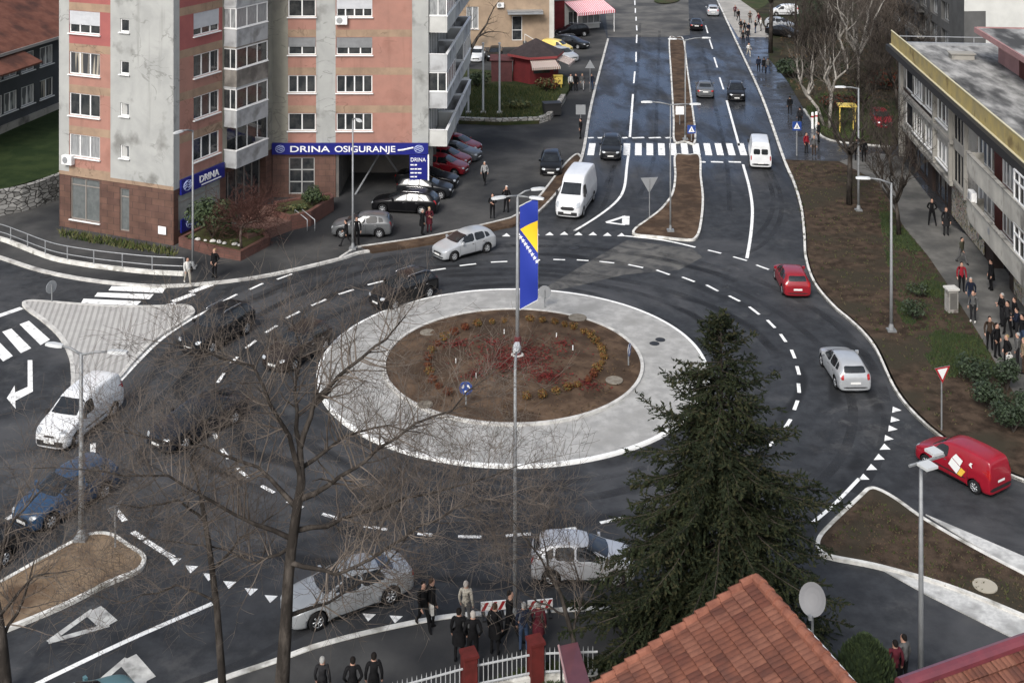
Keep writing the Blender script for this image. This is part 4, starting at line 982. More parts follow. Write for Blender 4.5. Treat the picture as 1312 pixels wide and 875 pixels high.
def mural_mat():
    m = mat('graffiti_paint', (.2,.2,.19), .7); n = m.node_tree.nodes; l = m.node_tree.links; b = n['Principled BSDF']
    tc = n.new('ShaderNodeTexCoord'); t = n.new('ShaderNodeTexNoise'); t.inputs['Scale'].default_value = 1.1; t.inputs['Detail'].default_value = 3; t.inputs['Distortion'].default_value = 2.5; l.new(tc.outputs['Object'], t.inputs['Vector'])
    cr = n.new('ShaderNodeValToRGB'); e = cr.color_ramp; e.interpolation = 'CONSTANT'; e.elements[0].color = (.06,.07,.06,1); e.elements[1].position = .42; e.elements[1].color = (.30,.25,.14,1)
    for p, c in ((.48,(.36,.35,.32)),(.54,(.10,.12,.12)),(.58,(.28,.10,.07)),(.62,(.33,.32,.29)),(.68,(.08,.12,.10))): x = e.elements.new(p); x.color = (*c,1)
    l.new(t.outputs['Fac'], cr.inputs[0]); l.new(cr.outputs[0], b.inputs['Base Color']); return m
mu = MB(); mu.box(((shops[2][0]+shops[2][2])/2,-.04,1.45), (shops[2][2]-shops[2][0],.05,2.3)); FR.put('painted_shutter', mu, [mural_mat()], y=.45)
mu = MB(); mu.box(((shops[4][0]+shops[4][2])/2,-.04,1.45), (shops[4][2]-shops[4][0],.05,2.3)); FR.put('painted_shutter', mu, [mural_mat()], y=.45)
# projecting balconies and slab edges
for z0 in (6.0, 3.2):
    a, c = Sx(1240, 1.0), FR.L
    b_ = MB(); h = 1.15
    b_.box(((a+c)/2,-1.0,h/2), (c-a,.14,h)); b_.box((a+.07,-.5,h/2), (.14,.86,h)); b_.box(((a+c)/2,-.5,-.08), (c-a,1.1,.16))
    o = FR.put('balcony', b_, [M_RBALC], 0, 0, z0)
    c_ = MB(); c_.box(((a+c)/2,-1.0,h+.04), (c-a+.1,.26,.07)); link('coping', c_.mesh('coping', [M_RW]), o)
    e0, e1 = Sx(1300, 1.0), Sx(1350, 1.0)
    g_ = MB(); g_.box(((e0+e1)/2,-.98,h+.85), (e1-e0,.04,1.5)); link('glazing', g_.mesh('glazing', [M_PANE]), o)
    f_ = MB(); n = 7
    for i in range(n+1): f_.box((e0+(e1-e0)*i/n,-1.0,h+.86), (.09,.1,1.56))
    for zz in (h+.1, h+1.05, h+1.62): f_.box(((e0+e1)/2,-1.0,zz), (e1-e0,.104,.09))
    link('frame', f_.mesh('frame', [M_WHITEP]), o)
    b_ = MB(); b_.box((Sx(1199)/2+xr[1]/2-.0,-.12,z0-.2), (xr[1]-Sx(1157),.22,.28)); FR.put('ledge', b_, [M_RW], Sx(1157)/2-Sx(1199)/2+.3)
for px in (1157, 1199, 1219.5, 1239.5):
    b_ = MB(); b_.box((0,-.12,5.9), (.28,.24,5.7)); FR.put('pilaster', b_, [M_RW], Sx(px))
b_ = MB(); b_.box((FR.L/2,-.35,8.98), (FR.L+.3,1.3,.5)); FR.put('fascia', b_, [mat('dark_fascia', (.02,.019,.018), .6)])
b_ = MB(); b_.box((FR.L/2,.1,8.70), (FR.L,.9,.06)); FR.put('soffit', b_, [M_RW], y=-.5)
y_ = MB(); y_.box((FR.L/2,-.55,9.78), (FR.L+.2,.04,1.1))
n = int(FR.L/.9)
for i in range(n+1): y_.box((FR.L*i/n,-.50,9.78), (.06,.06,1.12))
FR.put('parapet_sheeting', y_, [M_YEL])
y_ = MB(); y_.box((FR.L/2,-.55,10.36), (FR.L+.24,.10,.06)); y_.box((FR.L/2,-.62,9.25), (FR.L+.24,.16,.05)); FR.put('parapet_rail', y_, [mat('pale_yellow_rail', (.55,.50,.33), .6)])
M_FELT = mat('patchy_roof_felt', (.12,.12,.118), .9, (.38,.375,.36), .55, 9, col3=(.06,.06,.06), scale3=.25, lo3=.5, hi3=.62, stretch=(.5,1.6,1))
r_ = MB(); r_.box((FR.L/2,9.0,9.0), (FR.L,18.7,.4)); FR.put('roof', r_, [M_FELT])
y_ = MB(); y_.box((-.1,9,9.9), (.08,18,.06)); y_.box((-.1,9,9.3), (.3,18,.25))
for i in range(7): y_.box((-.1,i*3.0,9.6), (.06,.06,.6))
FR.put('roof_railing', y_, [M_METAL])
e_ = MB(); e_.box((.1,9,4.4), (.2,18,8.7)); FR.put('end_wall', e_, [M_RW])
e_ = MB(); e_.box((FR.L-.1,9,4.4), (.2,18,8.7)); e_.box((FR.L/2,18.1,4.4), (FR.L,.2,8.7)); FR.put('rear_wall', e_, [M_RW])
M_PINK = mat('pink_render', (.34,.20,.195), .9, (.28,.165,.16), .8)
h_ = MB(); x0 = sY(92); h_.box((x0+4,9.2,10.2), (8,6.4,2.3)); h_.box((x0+20,11,10.2), (24,8,2.3))
FR.put('penthouse', h_, [M_PINK]); h_ = MB(); h_.box((x0+13.6,9.2,11.55), (29,9.2,.14)); FR.put('penthouse_roof', h_, [M_FELT])
h_ = MB(); h_.box((x0+13.6,4.55,11.5), (29.1,.16,.4)); h_.box((x0-1.0,9.2,11.5), (.16,9.0,.4)); FR.put('penthouse_fascia', h_, [M_PINK])
h_ = MB(); h_.box((x0+6.4,5.97,10.2), (2.0,.1,2.1)); FR.put('penthouse_door', h_, [M_RRED])
h_ = MB(); h_.box((x0+3.6,8.0,12.2), (.9,.9,1.2)); h_.box((x0+3.6,8.0,12.85), (1.1,1.1,.12)); FR.put('chimney', h_, [M_DARKIN])
h_ = MB(); h_.box((x0-1.2,3.6,9.4), (1.0,1.7,.4)); h_.box((x0-1.2,3.6,9.64), (1.2,1.9,.08)); FR.put('roof_vent', h_, [M_RW])
for px, z0, lab in ((1243.5,4.05,'white air conditioner standing on the lower balcony of the long house'),(1269,3.3,'second white air conditioner on the lower balcony between the white windows')):
    aircon(FR, Sx(px, 1.0), z0+.3, lab, -.7)

# ---- tall grey block behind the long house
tb = thing('apartment_block', 'dark grey balconied block with a white end wall behind the flat roof', 'building', (48,130,0))
T1 = Face((50,168), (44.4,118), tb); T2 = Face((44.4,118), (90,122), tb)
M_TG = mat('charcoal_render', (.11,.11,.108), .9, (.085,.085,.083), .6)
M_TW = mat('white_render', (.56,.56,.53), .85, (.48,.48,.455), .5)
ops = [(1+5.0*i, 1.0+2.9*k, 4.4+5.0*i, 3.0+2.9*k) for i in range(9) for k in range(6)]
T1.put('wall', wall(T1.L, 0, 19, ops, depth=.5), [M_TG])
for o in ops: window(T1, o[0], o[1], o[2]-o[0], o[3]-o[1], 4, 0, sill=False, y=.35, frame=M_METAL)
for k in range(6):
    b_ = MB(); b_.box((T1.L/2-8,-.7,.45), (T1.L-18,.12,.9)); b_.box((T1.L/2-8,-.35,-.05), (T1.L-18,.8,.12)); T1.put('balcony', b_, [M_RW if k % 2 else M_TG], 0, 0, .6+2.9*k)
T2.put('wall', wall(T2.L, 0, 19, [(7.2,6.6,10.2,8.9)]+[(14.0,3+2.9*k,17.5,4.8+2.9*k) for k in range(5)], matfn=lambda x, z: 1 if x < 2.2 and z < 9.0 else 0, xs=(2.2,), zs=(9.0,)), [M_TW, M_TG])
window(T2, 7.2, 6.6, 3.0, 2.3, 1, .9, shut_m=M_TW)
for k in range(5): window(T2, 14.0, 3+2.9*k, 3.5, 1.8, 4)
r_ = MB(); r_.prism([(2,38),(-3.6,-12),(42,-8),(44,38)], 18.95, 19.3, bottom=True); link('roof', r_.mesh('roof', [M_FLAT]), tb)

# ---- grey house on the slope, far left
gh = thing('grey_house', 'dark grey two storey house with a red tiled roof above the lawn bank', 'building', (-45,100,0))
H1 = Face((-44.5,79), (-38.6,110), gh)
M_HG = mat('slate_render', (.075,.08,.085), .9, (.06,.064,.068), .6)
M_TILER = mat('old_roof_tiles', (.115,.048,.034), .85, (.16,.07,.05), 1.2, 8, bump=.6, bscale=6, col3=(.07,.035,.028), scale3=.5)
Hs = lambda px: H1.sx(px)
ops = []
for z0 in (3.9, 6.7):
    for a in (-14, 5, 27, 51, 78): ops.append((Hs(a), z0, Hs(a+17), z0+1.6))
H1.put('wall', wall(H1.L, 1.5, 9.4, ops), [M_HG])
for o in ops: window(H1, o[0], o[1], o[2]-o[0], o[3]-o[1], 2, 0)
b_ = MB(); b_.box((H1.L/2,-.08,2.6), (H1.L,.16,.9)); H1.put('plinth', b_, [M_RW])
b_ = MB(); b_.add([(-1,-1.0,9.1),(H1.L+1,-1.0,9.1),(H1.L+1,6,12.6),(-1,6,12.6),(-1,13,9.1),(H1.L+1,13,9.1)], [(0,1,2,3),(3,2,5,4)])
b_.add([(-1,-1.0,8.96),(H1.L+1,-1.0,8.96),(H1.L+1,6,12.46),(-1,6,12.46),(-1,13,8.96),(H1.L+1,13,8.96)], [(3,2,1,0),(4,5,2,3)]); H1.put('roof', b_, [M_TILER])
b_ = MB(); b_.box((H1.L/2,-.92,9.0), (H1.L+2,.2,.24)); b_.box((H1.L/2,-.5,8.9), (H1.L+2,.9,.08)); H1.put('eaves_board', b_, [mat('pale_eaves', (.33,.31,.29), .8)])
b_ = MB(); b_.box((H1.L/2,12,5.4), (H1.L,.2,7.8)); b_.box((H1.L,6,5.4), (.2,12,7.8)); b_.box((0,6,5.4), (.2,12,7.8)); H1.put('rear_wall', b_, [M_HG])
b_ = MB(); q = Hs(10); b_.add([(q-9,-2.6,8.0),(q+.8,-2.6,8.0),(q+.8,.2,9.3),(q-9,.2,9.3),(q-9,-2.6,7.86),(q+.8,-2.6,7.86),(q+.8,.2,9.16),(q-9,.2,9.16)], [(0,1,2,3),(7,6,5,4),(0,4,5,1),(1,5,6,2),(2,6,7,3),(3,7,4,0)]); H1.put('porch_roof', b_, [M_TILER])
# lawn bank and its stone retaining wall
Wl = [(-52,78.0),(-44,80.5),(-35.6,83.5),(-32.8,88.0),(-30.2,96),(-28.6,107)]
lw = MB(); n = len(Wl)
for i, p in enumerate(Wl): lw.v.append((p[0]-.25, p[1]+.1, 1.75)); 
top_ = [(-60,84),(-50,92),(-44,96),(-42,100),(-40,106),(-36,112)]
for i, p in enumerate(top_): lw.v.append((p[0], p[1], 2.6))
for i in range(n-1): lw.f.append((i, i+1, n+i+1, n+i)); lw.m.append(0)
o_ = len(lw.v)
for p in ((-90,80),(-60,84),(-50,92),(-44,96),(-42,100),(-40,106),(-36,112),(-60,140),(-90,140)): lw.v.append((*p, 2.6))
lw.f.append(tuple(range(o_+8, o_-1, -1))); lw.m.append(0)
structure('lawn_bank', lw, M_LAWN)
def rubble(name, c1, c2):
    m = mat(name, c1, .9); n = m.node_tree.nodes; l = m.node_tree.links; b = n['Principled BSDF']
    geo = n.new('ShaderNodeNewGeometry'); v = n.new('ShaderNodeTexVoronoi'); v.inputs['Scale'].default_value = 2.6; v.feature = 'DISTANCE_TO_EDGE'
    mp = n.new('ShaderNodeMapping'); mp.inputs['Scale'].default_value = (.8,.8,1.5); l.new(geo.outputs['Position'], mp.inputs[0]); l.new(mp.outputs[0], v.inputs['Vector'])
    v2 = n.new('ShaderNodeTexVoronoi'); v2.inputs['Scale'].default_value = 2.6; l.new(mp.outputs[0], v2.inputs['Vector'])
    x = n.new('ShaderNodeMix'); x.data_type = 'RGBA'; x.inputs[6].default_value = (*c1,1); x.inputs[7].default_value = (*c2,1)
    sp = n.new('ShaderNodeSeparateColor'); l.new(v2.outputs['Color'], sp.inputs[0]); l.new(sp.outputs[0], x.inputs[0])
    y = n.new('ShaderNodeMix'); y.data_type = 'RGBA'; y.inputs[6].default_value = (.05,.048,.045,1); l.new(x.outputs[2], y.inputs[7])
    mr = n.new('ShaderNodeMapRange'); mr.inputs['From Min'].default_value = .02; mr.inputs['From Max'].default_value = .08; l.new(v.outputs['Distance'], mr.inputs['Value']); l.new(mr.outputs[0], y.inputs[0])
    l.new(y.outputs[2], b.inputs['Base Color']); bp = n.new('ShaderNodeBump'); bp.inputs['Strength'].default_value = .8; bp.inputs['Distance'].default_value = .08; l.new(mr.outputs[0], bp.inputs['Height']); l.new(bp.outputs[0], b.inputs['Normal'])
    return m
M_RUB = rubble('rubble_stone', (.17,.165,.155), (.40,.39,.37))
b_ = MB(); b_.ribbon(smooth_pts(Wl, n=4), .45, .05, 1.85); tag(b_.build('retaining_wall', M_RUB), 'rough stone retaining wall under the lawn bank left of the tower', 'wall')
b_ = MB(); b_.ribbon(pxs([(586,158),(640,160),(690,158),(702,154),(714,141),(722,128)], .1), .5, .05, .65); tag(b_.build('stone_wall', rubble('pale_rubble', (.30,.28,.25), (.48,.46,.42))), 'low pale stone wall in front of the kiosk garden', 'wall')
raised('kiosk_garden', pxs([(588,155),(640,157),(690,155),(702,151),(714,138),(735,105),(720,95),(650,92),(588,88)], .4), .42, M_GRASS)

# ---- beige house, red shop and kiosk at the far end of the car park
bh = thing('beige_house', 'beige house with yellow boarded upper floor and a grey door canopy behind the kiosk', 'building', (0,150,0))
E1 = Face((-7.5,147), (4.6,148), bh)
M_BEI = mat('beige_render', (.36,.27,.19), .9, (.28,.21,.15), .6, 8, col3=(.2,.16,.12), scale3=.4, lo3=.55, hi3=.7)
M_BOARD = mat('yellow_boarding', (.50,.37,.17), .8, (.44,.33,.16), 1.0, stretch=(1,1,8))
dr = (E1.sx(656), .9, E1.sx(669), 3.9); wn = (E1.sx(597.5), 2.4, E1.sx(613), 5.1)
wn2 = (E1.sx(612), 6.9, E1.sx(635), 8.6)
E1.put('wall', wall(E1.L, 0, 10, [dr, wn, wn2], lambda x, z: 1 if z > 6.0 and x > E1.sx(608) else 0, (E1.sx(608),), (6.0,)), [M_BEI, M_BOARD])
window(E1, wn[0], wn[1], wn[2]-wn[0], wn[3]-wn[1], 2, 0, pane=M_CURTAIN); window(E1, wn2[0], wn2[1], wn2[2]-wn2[0], wn2[3]-wn2[1], 2)
window(E1, dr[0], dr[1], dr[2]-dr[0], dr[3]-dr[1], 1, 0, sill=False, trans=(.42,), name='door')
c_ = MB(); c_.box((E1.sx(672),-.7,4.6), (E1.sx(695)-E1.sx(650),1.5,.14)); c_.box((E1.sx(672),-1.42,4.45), (E1.sx(695)-E1.sx(650),.06,.34)); E1.put('door_canopy', c_, [M_METAL])
c_ = MB()
for k in range(5): c_.box((E1.sx(672)+k*.45,-.7,.42-k*.09), (.44,1.4,.84-k*.18))
E1.put('front_steps', c_, [M_PAVE]); c_ = MB(); c_.tube([(E1.sx(671),-1.35,1.9),(E1.sx(693),-1.35,.6)], .04, 6); c_.tube([(E1.sx(671),-1.35,.8),(E1.sx(671),-1.35,1.9)], .03, 6); E1.put('handrail', c_, [M_WHITEP])
b_ = MB(); b_.box((E1.L+.3,6,5), (.6,12,10)); E1.put('side_wall', b_, [mat('pale_render', (.56,.55,.51), .85, (.46,.45,.42), .6)])
b_ = MB(); b_.box((E1.L/2,6.5,10.2), (E1.L+1.5,14,.3)); E1.put('roof', b_, [M_TILER])
aircon(E1, E1.sx(641), 5.0, 'white air conditioner beside the grey door canopy of the beige house')
rs = thing('red_shop', 'low red shop with a white door next to the beige house', 'building', (8,163,0))
E2 = Face((4.9,158), (11.8,162), rs)
M_RED = mat('dark_red_render', (.17,.03,.032), .8, (.13,.026,.028), 1)
E2.put('wall', wall(E2.L, 0, 4.2, [(3.0,.1,4.6,2.6),(5.2,.8,8.0,2.6)], lambda x, z: 1 if x > 2.4 else 0, (2.4,)), [M_RED, M_TW])
window(E2, 3.0, .1, 1.6, 2.5, 2, 0, sill=False, name='door'); window(E2, 5.2, .8, 2.8, 1.8, 3)
b_ = MB(); b_.box((E2.L/2,3.2,4.3), (E2.L+.4,6.8,.2)); b_.box((E2.L-.1,3.2,2.1), (.2,6.2,4.2)); E2.put('roof', b_, [M_FLAT])
def striped(name, c1, c2, w, axis='X'):
    m = mat(name, c1, .8); n = m.node_tree.nodes; l = m.node_tree.links; b = n['Principled BSDF']
    tc = n.new('ShaderNodeTexCoord'); wv = n.new('ShaderNodeTexWave'); wv.bands_direction = axis; wv.inputs['Scale'].default_value = w; l.new(tc.outputs['Object'], wv.inputs[0])
    gt = n.new('ShaderNodeMath'); gt.operation = 'GREATER_THAN'; gt.inputs[1].default_value = .5; l.new(wv.outputs['Fac'], gt.inputs[0])
    x = n.new('ShaderNodeMix'); x.data_type = 'RGBA'; x.inputs[6].default_value = (*c1,1); x.inputs[7].default_value = (*c2,1); l.new(gt.outputs[0], x.inputs[0]); l.new(x.outputs[2], b.inputs['Base Color']); return m
t = thing('awning', 'red and white striped awning over the red shop front', 'awning', E2.at(2.3,0,0)+rs.location, E2.rz)
b_ = MB(); b_.add([(0,-3.2,2.9),(6,-3.2,2.9),(6,0,4.0),(0,0,4.0),(0,-3.2,2.5),(6,-3.2,2.5)], [(0,1,2,3),(4,5,1,0)]); b_.build('canopy', striped('awning_red_stripes', (.6,.02,.06), (.8,.78,.78), 1.1), t)
b_ = MB(); 
for x in (.1, 5.9): b_.tube([(x,-3.1,0),(x,-3.1,2.9)], .05, 6)
b_.build('post', M_WHITEP, t)
# kiosk
kp = G(687, 107, .4); kz = .4
ki = thing('kiosk', 'dark red six sided kiosk with a brown roof and striped awning beside the avenue', 'kiosk', (kp.x, kp.y+1.8, kz))
hexa = [(math.cos(R(60*i+15)), math.sin(R(60*i+15))) for i in range(6)]
b_ = MB(); b_.prism([(x*2.5,y*2.5) for x, y in hexa], 0, 2.7); b_.build('wall', M_RED, ki)
M_KR = mat('brown_felt_roof', (.055,.043,.043), .8, (.04,.033,.033), 2)
b_ = MB(); b_.v = [(x*3.1,y*3.1,2.9) for x, y in hexa]+[(0,0,4.4)]+[(x*3.1,y*3.1,2.65) for x, y in hexa]
for i in range(6):
    j = (i+1) % 6; b_.f.append((i,j,6)); b_.m.append(0); b_.f.append((7+i,7+j,j,i)); b_.m.append(1)
b_.f.append(tuple(7+i for i in range(5,-1,-1))); b_.m.append(1)
b_.build('roof', [M_KR, mat('roof_edge_red', (.26,.05,.05), .6)], ki)
b_ = MB()
for i in (3, 4, 5):
    x, y = math.cos(R(60*i+45)), math.sin(R(60*i+45)); d = Vector((x,y,0)); t_ = Vector((-y,x,0))
    c0 = d*2.19
    if i != 3: b_.add([c0-t_*.9+Vector((0,0,1.1)), c0+t_*.9+Vector((0,0,1.1)), c0+t_*.9+Vector((0,0,2.2)), c0-t_*.9+Vector((0,0,2.2))], [(0,1,2,3)])
b_.build('serving_window', M_PANE, ki)
for i in (4, 5):
    x, y = math.cos(R(60*i+45)), math.sin(R(60*i+45)); d = Vector((x,y,0)); t_ = Vector((-y,x,0))
    a = link('awning', None, ki, d*2.2+Vector((0,0,0)), math.atan2(y,x)+R(90)); bpy.data.objects.remove(a)
    b_ = MB(); b_.add([(-1.5,-1.7,2.05),(1.5,-1.7,2.05),(1.35,0,2.62),(-1.35,0,2.62),(-1.5,-1.7,1.8),(1.5,-1.7,1.8)], [(0,1,2,3),(4,5,1,0)])
    b_.build('awning', striped('awning_brown_stripes', (.17,.05,.045), (.72,.68,.6), 1.6), ki, d*2.2, rz=math.atan2(y,x)+R(90))
b_ = MB(); b_.box((-3.6,.4,1.1), (2.2,3.0,2.2)); b_.box((-3.6,.4,2.25), (2.5,3.3,.1)); b_.build('side_store', mat('maroon_boards', (.12,.05,.05), .8, (.09,.04,.04), 2), ki)
# ---- terrace, steps and planters in front of the tower entrance
M_BRICK = tile_mat('planter_brick', (.14,.065,.05), (.115,.055,.045), (.08,.05,.04), w=.4, h=.2)
M_TERR = mat('terrace_tiles', (.17,.10,.08), .8, (.13,.08,.065), 1.5, 7)
raised('terrace', [(p.x, p.y) for p in pxs([(300,290),(318,302),(372,283),(395,272),(372,262),(340,262),(318,268)], .8)], .8, M_TERR)
def planter(name, label, px, z, soil=True):
    P = pxs(px, z); t = thing(name, label, 'planter', (P[0].x, P[0].y, 0)); L_ = [(p.x-P[0].x, p.y-P[0].y) for p in P]
    b_ = MB(); b_.ribbon(inset(L_, .15), .3, .05, z, closed=True); b_.build('brick_wall', M_BRICK, t)
    b_ = MB(); b_.prism(inset(L_, .25), .06, z-.12); b_.build('soil', mat('planter_soil', (.05,.045,.025), .95, (.07,.075,.03), 2, 8, bump=.8, bscale=5), t)
planter('planter', 'low brick planter with a clipped evergreen and white stones beside the corner shop', [(228,304),(268,315),(308,323),(346,303),(338,293),(318,300),(298,288),(262,287)], .7)
planter('planter', 'brick planter with yellow green ground cover under the gridded shop window', [(350,272),(372,277),(398,271),(428,252),(426,246),(350,258)], 1.1)
t = thing('steps', 'brown stone steps leading up from the car park to the entrance terrace', 'steps', (G(372,290).x, G(372,290).y, 0))
a0, a1 = G(345,304), G(414,274); d = (a1-a0).normalized(); nrm = Vector((-d.y, d.x, 0))
for k in range(5):
    b_ = MB(); c = (a0+a1)/2+nrm*(.34*k+.17)-t.location; b_.box((c.x,c.y,.06+.07*(k+1)), ((a1-a0).length,.34,.14*(k+1)), math.atan2(d.y,d.x)); b_.build('step', M_TERR, t)
t = thing('handrail', 'short pale metal handrail on the brown entrance steps', 'handrail', G(378,286,.3))
b_ = MB()
for o_ in (0, .5):
    b_.tube([(o_,0,0),(o_,0,.9),(o_+1.0,-1.0,.55),(o_+1.0,-1.0,-.25)], .035, 6)
b_.build('rail', M_METAL, t, smooth=True)

# ---- red roofed house right below the camera
ho = thing('tiled_house', 'house with orange red clay roof tiles directly below the viewpoint', 'building', (6.5,28,0))
M_CLAY2 = mat('clay_ridge_tiles', (.25,.105,.07), .85, (.16,.065,.045), 2.5, 8, bump=.15, bscale=10)
def tiled_plane(origin, ridge, down, nrow, ncol, tw=.30, th=.34):
    """interlocking tiles: courses run along 'ridge', each course steps down along 'down'; every tile is curved and lapped"""
    r_ = ridge.normalized(); d_ = down.normalized(); n_ = r_.cross(d_); n_ = n_ if n_.z > 0 else -n_
    b_ = MB(); rr = random.Random(5); prof = [(0,.012),(.14,.03),(.30,.03),(.46,.014),(.62,.03),(.78,.03),(.94,.012),(1.0,.006)]
    for i in range(nrow):
        for j in range(ncol):
            jit = rr.uniform(-.006,.006); o = len(b_.v)
            for q in (0, 1):
                for a, h in prof:
                    p = origin+r_*(j+a)*tw+d_*(i+q*1.12)*th+n_*(h+.072*q-.0+jit)
                    b_.v.append(tuple(p))
            for a, h in prof: b_.v.append(tuple(origin+r_*(j+a)*tw+d_*(i+1.12)*th+n_*(h+.0+jit)))
            k = len(prof); mi = rr.choice((0,0,0,1,1,2))
            for a in range(k-1):
                b_.f.append((o+a, o+a+1, o+k+a+1, o+k+a)); b_.f.append((o+k+a, o+k+a+1, o+2*k+a+1, o+2*k+a)); b_.m += [mi,mi]
    return b_
M_CLAYS = [mat('clay_tiles', (.150,.061,.041), .85, (.098,.043,.032), 1.8, 8, bump=.15, bscale=14, col3=(.085,.042,.034), scale3=.9, lo3=.53, hi3=.70), mat('pale_clay_tiles', (.185,.082,.056), .85, (.13,.057,.041), 2.2, 8, bump=.15, bscale=14), mat('dark_clay_tiles', (.115,.045,.032), .85, (.08,.036,.028), 2.2, 8, bump=.15, bscale=14)]
Y0 = 32.0; ap = AT(967, 742, Y0); rd = Vector((.343,-1,0)).normalized(); dn_h = Vector((-1,-.343,0)).normalized(); pit = R(22)
dn = dn_h*math.cos(pit)+Vector((0,0,-math.sin(pit)))
loc = ho.location
tp = tiled_plane(ap-loc, rd, dn, 22, 40, .34, .36); tp.build('roof', M_CLAYS, ho, smooth=False)
b_ = MB()
for k in range(34):
    p = ap-loc+rd*(k*.36)+Vector((0,0,.03)); b_.tube([p+Vector((.02,0,.0)), p+rd*.40+Vector((.02,0,.035))], [.13,.155], 10)
b_.build('ridge_cap', M_CLAY2, ho, smooth=False)
b_ = MB()
for k in range(22):
    p = ap-loc+dn*(k*.36)-rd*.02+Vector((0,0,.03)); b_.tube([p, p+dn*.42+Vector((0,0,.05))], [.10,.13], 8)
b_.build('verge_tile', M_CLAY2, ho, smooth=False)
zr = ap.z-.12; zl = zr-math.sin(pit)*7.7
cA = ap-loc; cB = cA+dn*7.6; cC = cA+rd*11.8; cD = cB+rd*11.8
def wq(b_, p, q, zt_p, zt_q): b_.add([(p.x,p.y,0),(q.x,q.y,0),(q.x,q.y,zt_q),(p.x,p.y,zt_p)], [(0,1,2,3)])
b_ = MB(); wq(b_, cA, cC, zr, zr); wq(b_, cB, cA, zl, zr); wq(b_, cD, cB, zl, zl); wq(b_, cC, cD, zr, zl)
b_.build('wall', mat('house_render', (.34,.31,.27), .9, (.28,.26,.22), .8), ho)
b_ = MB(); b_.tube([cA+rd*2.0+Vector((.28,.0,-.12)), cC+Vector((.28,.0,-.12))], .08, 8); b_.build('gutter', M_WHITEP, ho)
ch = AT(943, 880, 30.2)-loc
b_ = MB(); b_.box((ch.x,ch.y,ch.z-.35), (.3,.3,.9)); b_.build('chimney', mat('brown_flue', (.07,.05,.045), .7), ho)
# neighbour roof, bottom right
hn = thing('neighbour_house', 'second tiled house with a maroon metal ridge flashing at the bottom right corner', 'building', (14,28,0))
Rz = 6.6; g0 = AT(1165, 876, 28.6); g1 = AT(1345, 812, 31.3)
g1 = Vector((g1.x, g1.y, g0.z)); rd2 = (g1-g0); rd2.normalize()
g1 = g0+rd2*7
# keep the ridge level: choose its far end so that it runs along the photo's edge
def level_dir(p, px, py):
    Yq = FPX*(HC-p.z)/(py-YH); q = Vector(((px-656)/FPX*Yq, Yq, p.z)); return q
g1 = level_dir(g0, 1345, 812); rd2 = (g1-g0).normalized(); dnh = Vector((rd2.y, -rd2.x, 0)); dn2 = dnh*math.cos(R(24))+Vector((0,0,-math.sin(R(24))))
tp = tiled_plane(g0-hn.location, rd2, dn2, 18, 24, .30, .36); tp.build('roof', M_CLAYS, hn)
b_ = MB(); e0 = g0-hn.location; b_.tube([e0-rd2*.3+Vector((0,0,.05)), e0+rd2*7.5+Vector((0,0,.05))], .17, 10); b_.build('ridge_flashing', mat('maroon_metal', (.16,.035,.045), .35, (.12,.03,.04), 2, coat=.3), hn)
cA = e0; cC = e0+rd2*7.2; cB = cA+dn2*6.3; cD = cC+dn2*6.3
b_ = MB(); wq(b_, cA, cC, cA.z-.12, cA.z-.12); wq(b_, cB, cA, cB.z-.15, cA.z-.12); wq(b_, cD, cB, cB.z-.15, cB.z-.15); wq(b_, cC, cD, cA.z-.12, cB.z-.15)
b_.build('wall', mat('house_render', (.34,.31,.27)), hn)
CARS = {}
def N(*a, **k): return carpx(*a, **k)
t = N('delivery_van','van','white','tall white panel van waiting at the give way line beside the soil strip',(738,266),(713,303), cat='van'); CARS['bigvan'] = t
N('parked_car','hatch','silver','silver hatchback driving past the soil strip towards the apartment block',(594,325),(560,334), cat='car')
N('suv','suv','black','black estate car with bright rims on the ring above the concrete apron',(517,385),(486,396), cat='car', scale=.93)
N('suv','suv','dark','dark off-road car with roof rails seen through twigs beside the paved island',(278,437),(232,463), cat='car')
N('parked_car','hatch','bronze','dark car half hidden by red twigs left of the concrete apron',(381,458),(349,478), cat='car')
N('van','smallvan','white','small white van beside the point of the paved island',(102,549),(70,574), cat='van')
N('parked_car','sedan','navy','dark saloon behind the bare branches right of the small white van',(254,553),(209,576), cat='car')
N('parked_car','hatch','blue','blue car next to the lamp post of the corner island',(84,650),(40,675), cat='car', scale=1.0)
N('parked_car','hatch','dark','dark car cut off by the left edge behind the corner island',(-52,740),(-92,763), cat='car')
N('parked_car','sedan','palegrey','silver saloon car seen through the branches of the big bare tree',(444,774),(389,793), cat='car', scale=.96)
N('parked_car','hatch','brightsilver','silver white hatchback passing below the roundabout beside the spruce',(747,735),(797,736), cat='car', scale=.92)
N('parked_car','hatch','red','red hatchback leaving the ring along the white east kerb',(1014,368),(1002,345), cat='car', scale=.93)
N('parked_car','hatch','silver','silver hatchback rounding the ring beside the east verge',(1081,483),(1060,451), cat='car', scale=.94)
t = N('van','smallvan','vanred','red courier van with white and yellow parcel graphics by the east kerb',(1231,609),(1185,585), cat='van', scale=.86); CARS['redvan'] = t
N('van','van','white','white panel van seen from behind crossing the north zebra on the right carriageway',(973,207),(969,182), cat='van', scale=.86)
N('parked_car','sedan','grey','dark car with its boot towards us in the left lane beside the median strip',(903,121),(901,108), cat='car')
N('parked_car','suv','black','black car facing us in the right lane of the wet carriageway',(943,126),(946,141), cat='car', scale=.93)
N('suv','suv','dark','dark SUV facing us on the north zebra crossing',(783,199),(781,222), cat='car', scale=.93)
N('parked_car','hatch','black','small black hatchback driving alone across the car park',(706,219),(705,240), cat='car', scale=.98)
N('parked_car','sedan','black','dark car on the old grey asphalt beyond the median strip',(892,37),(891,30), cat='car', small=True)
N('parked_car','hatch','silver','silver car farthest up the right carriageway',(913,19),(911,12), cat='car', small=True)
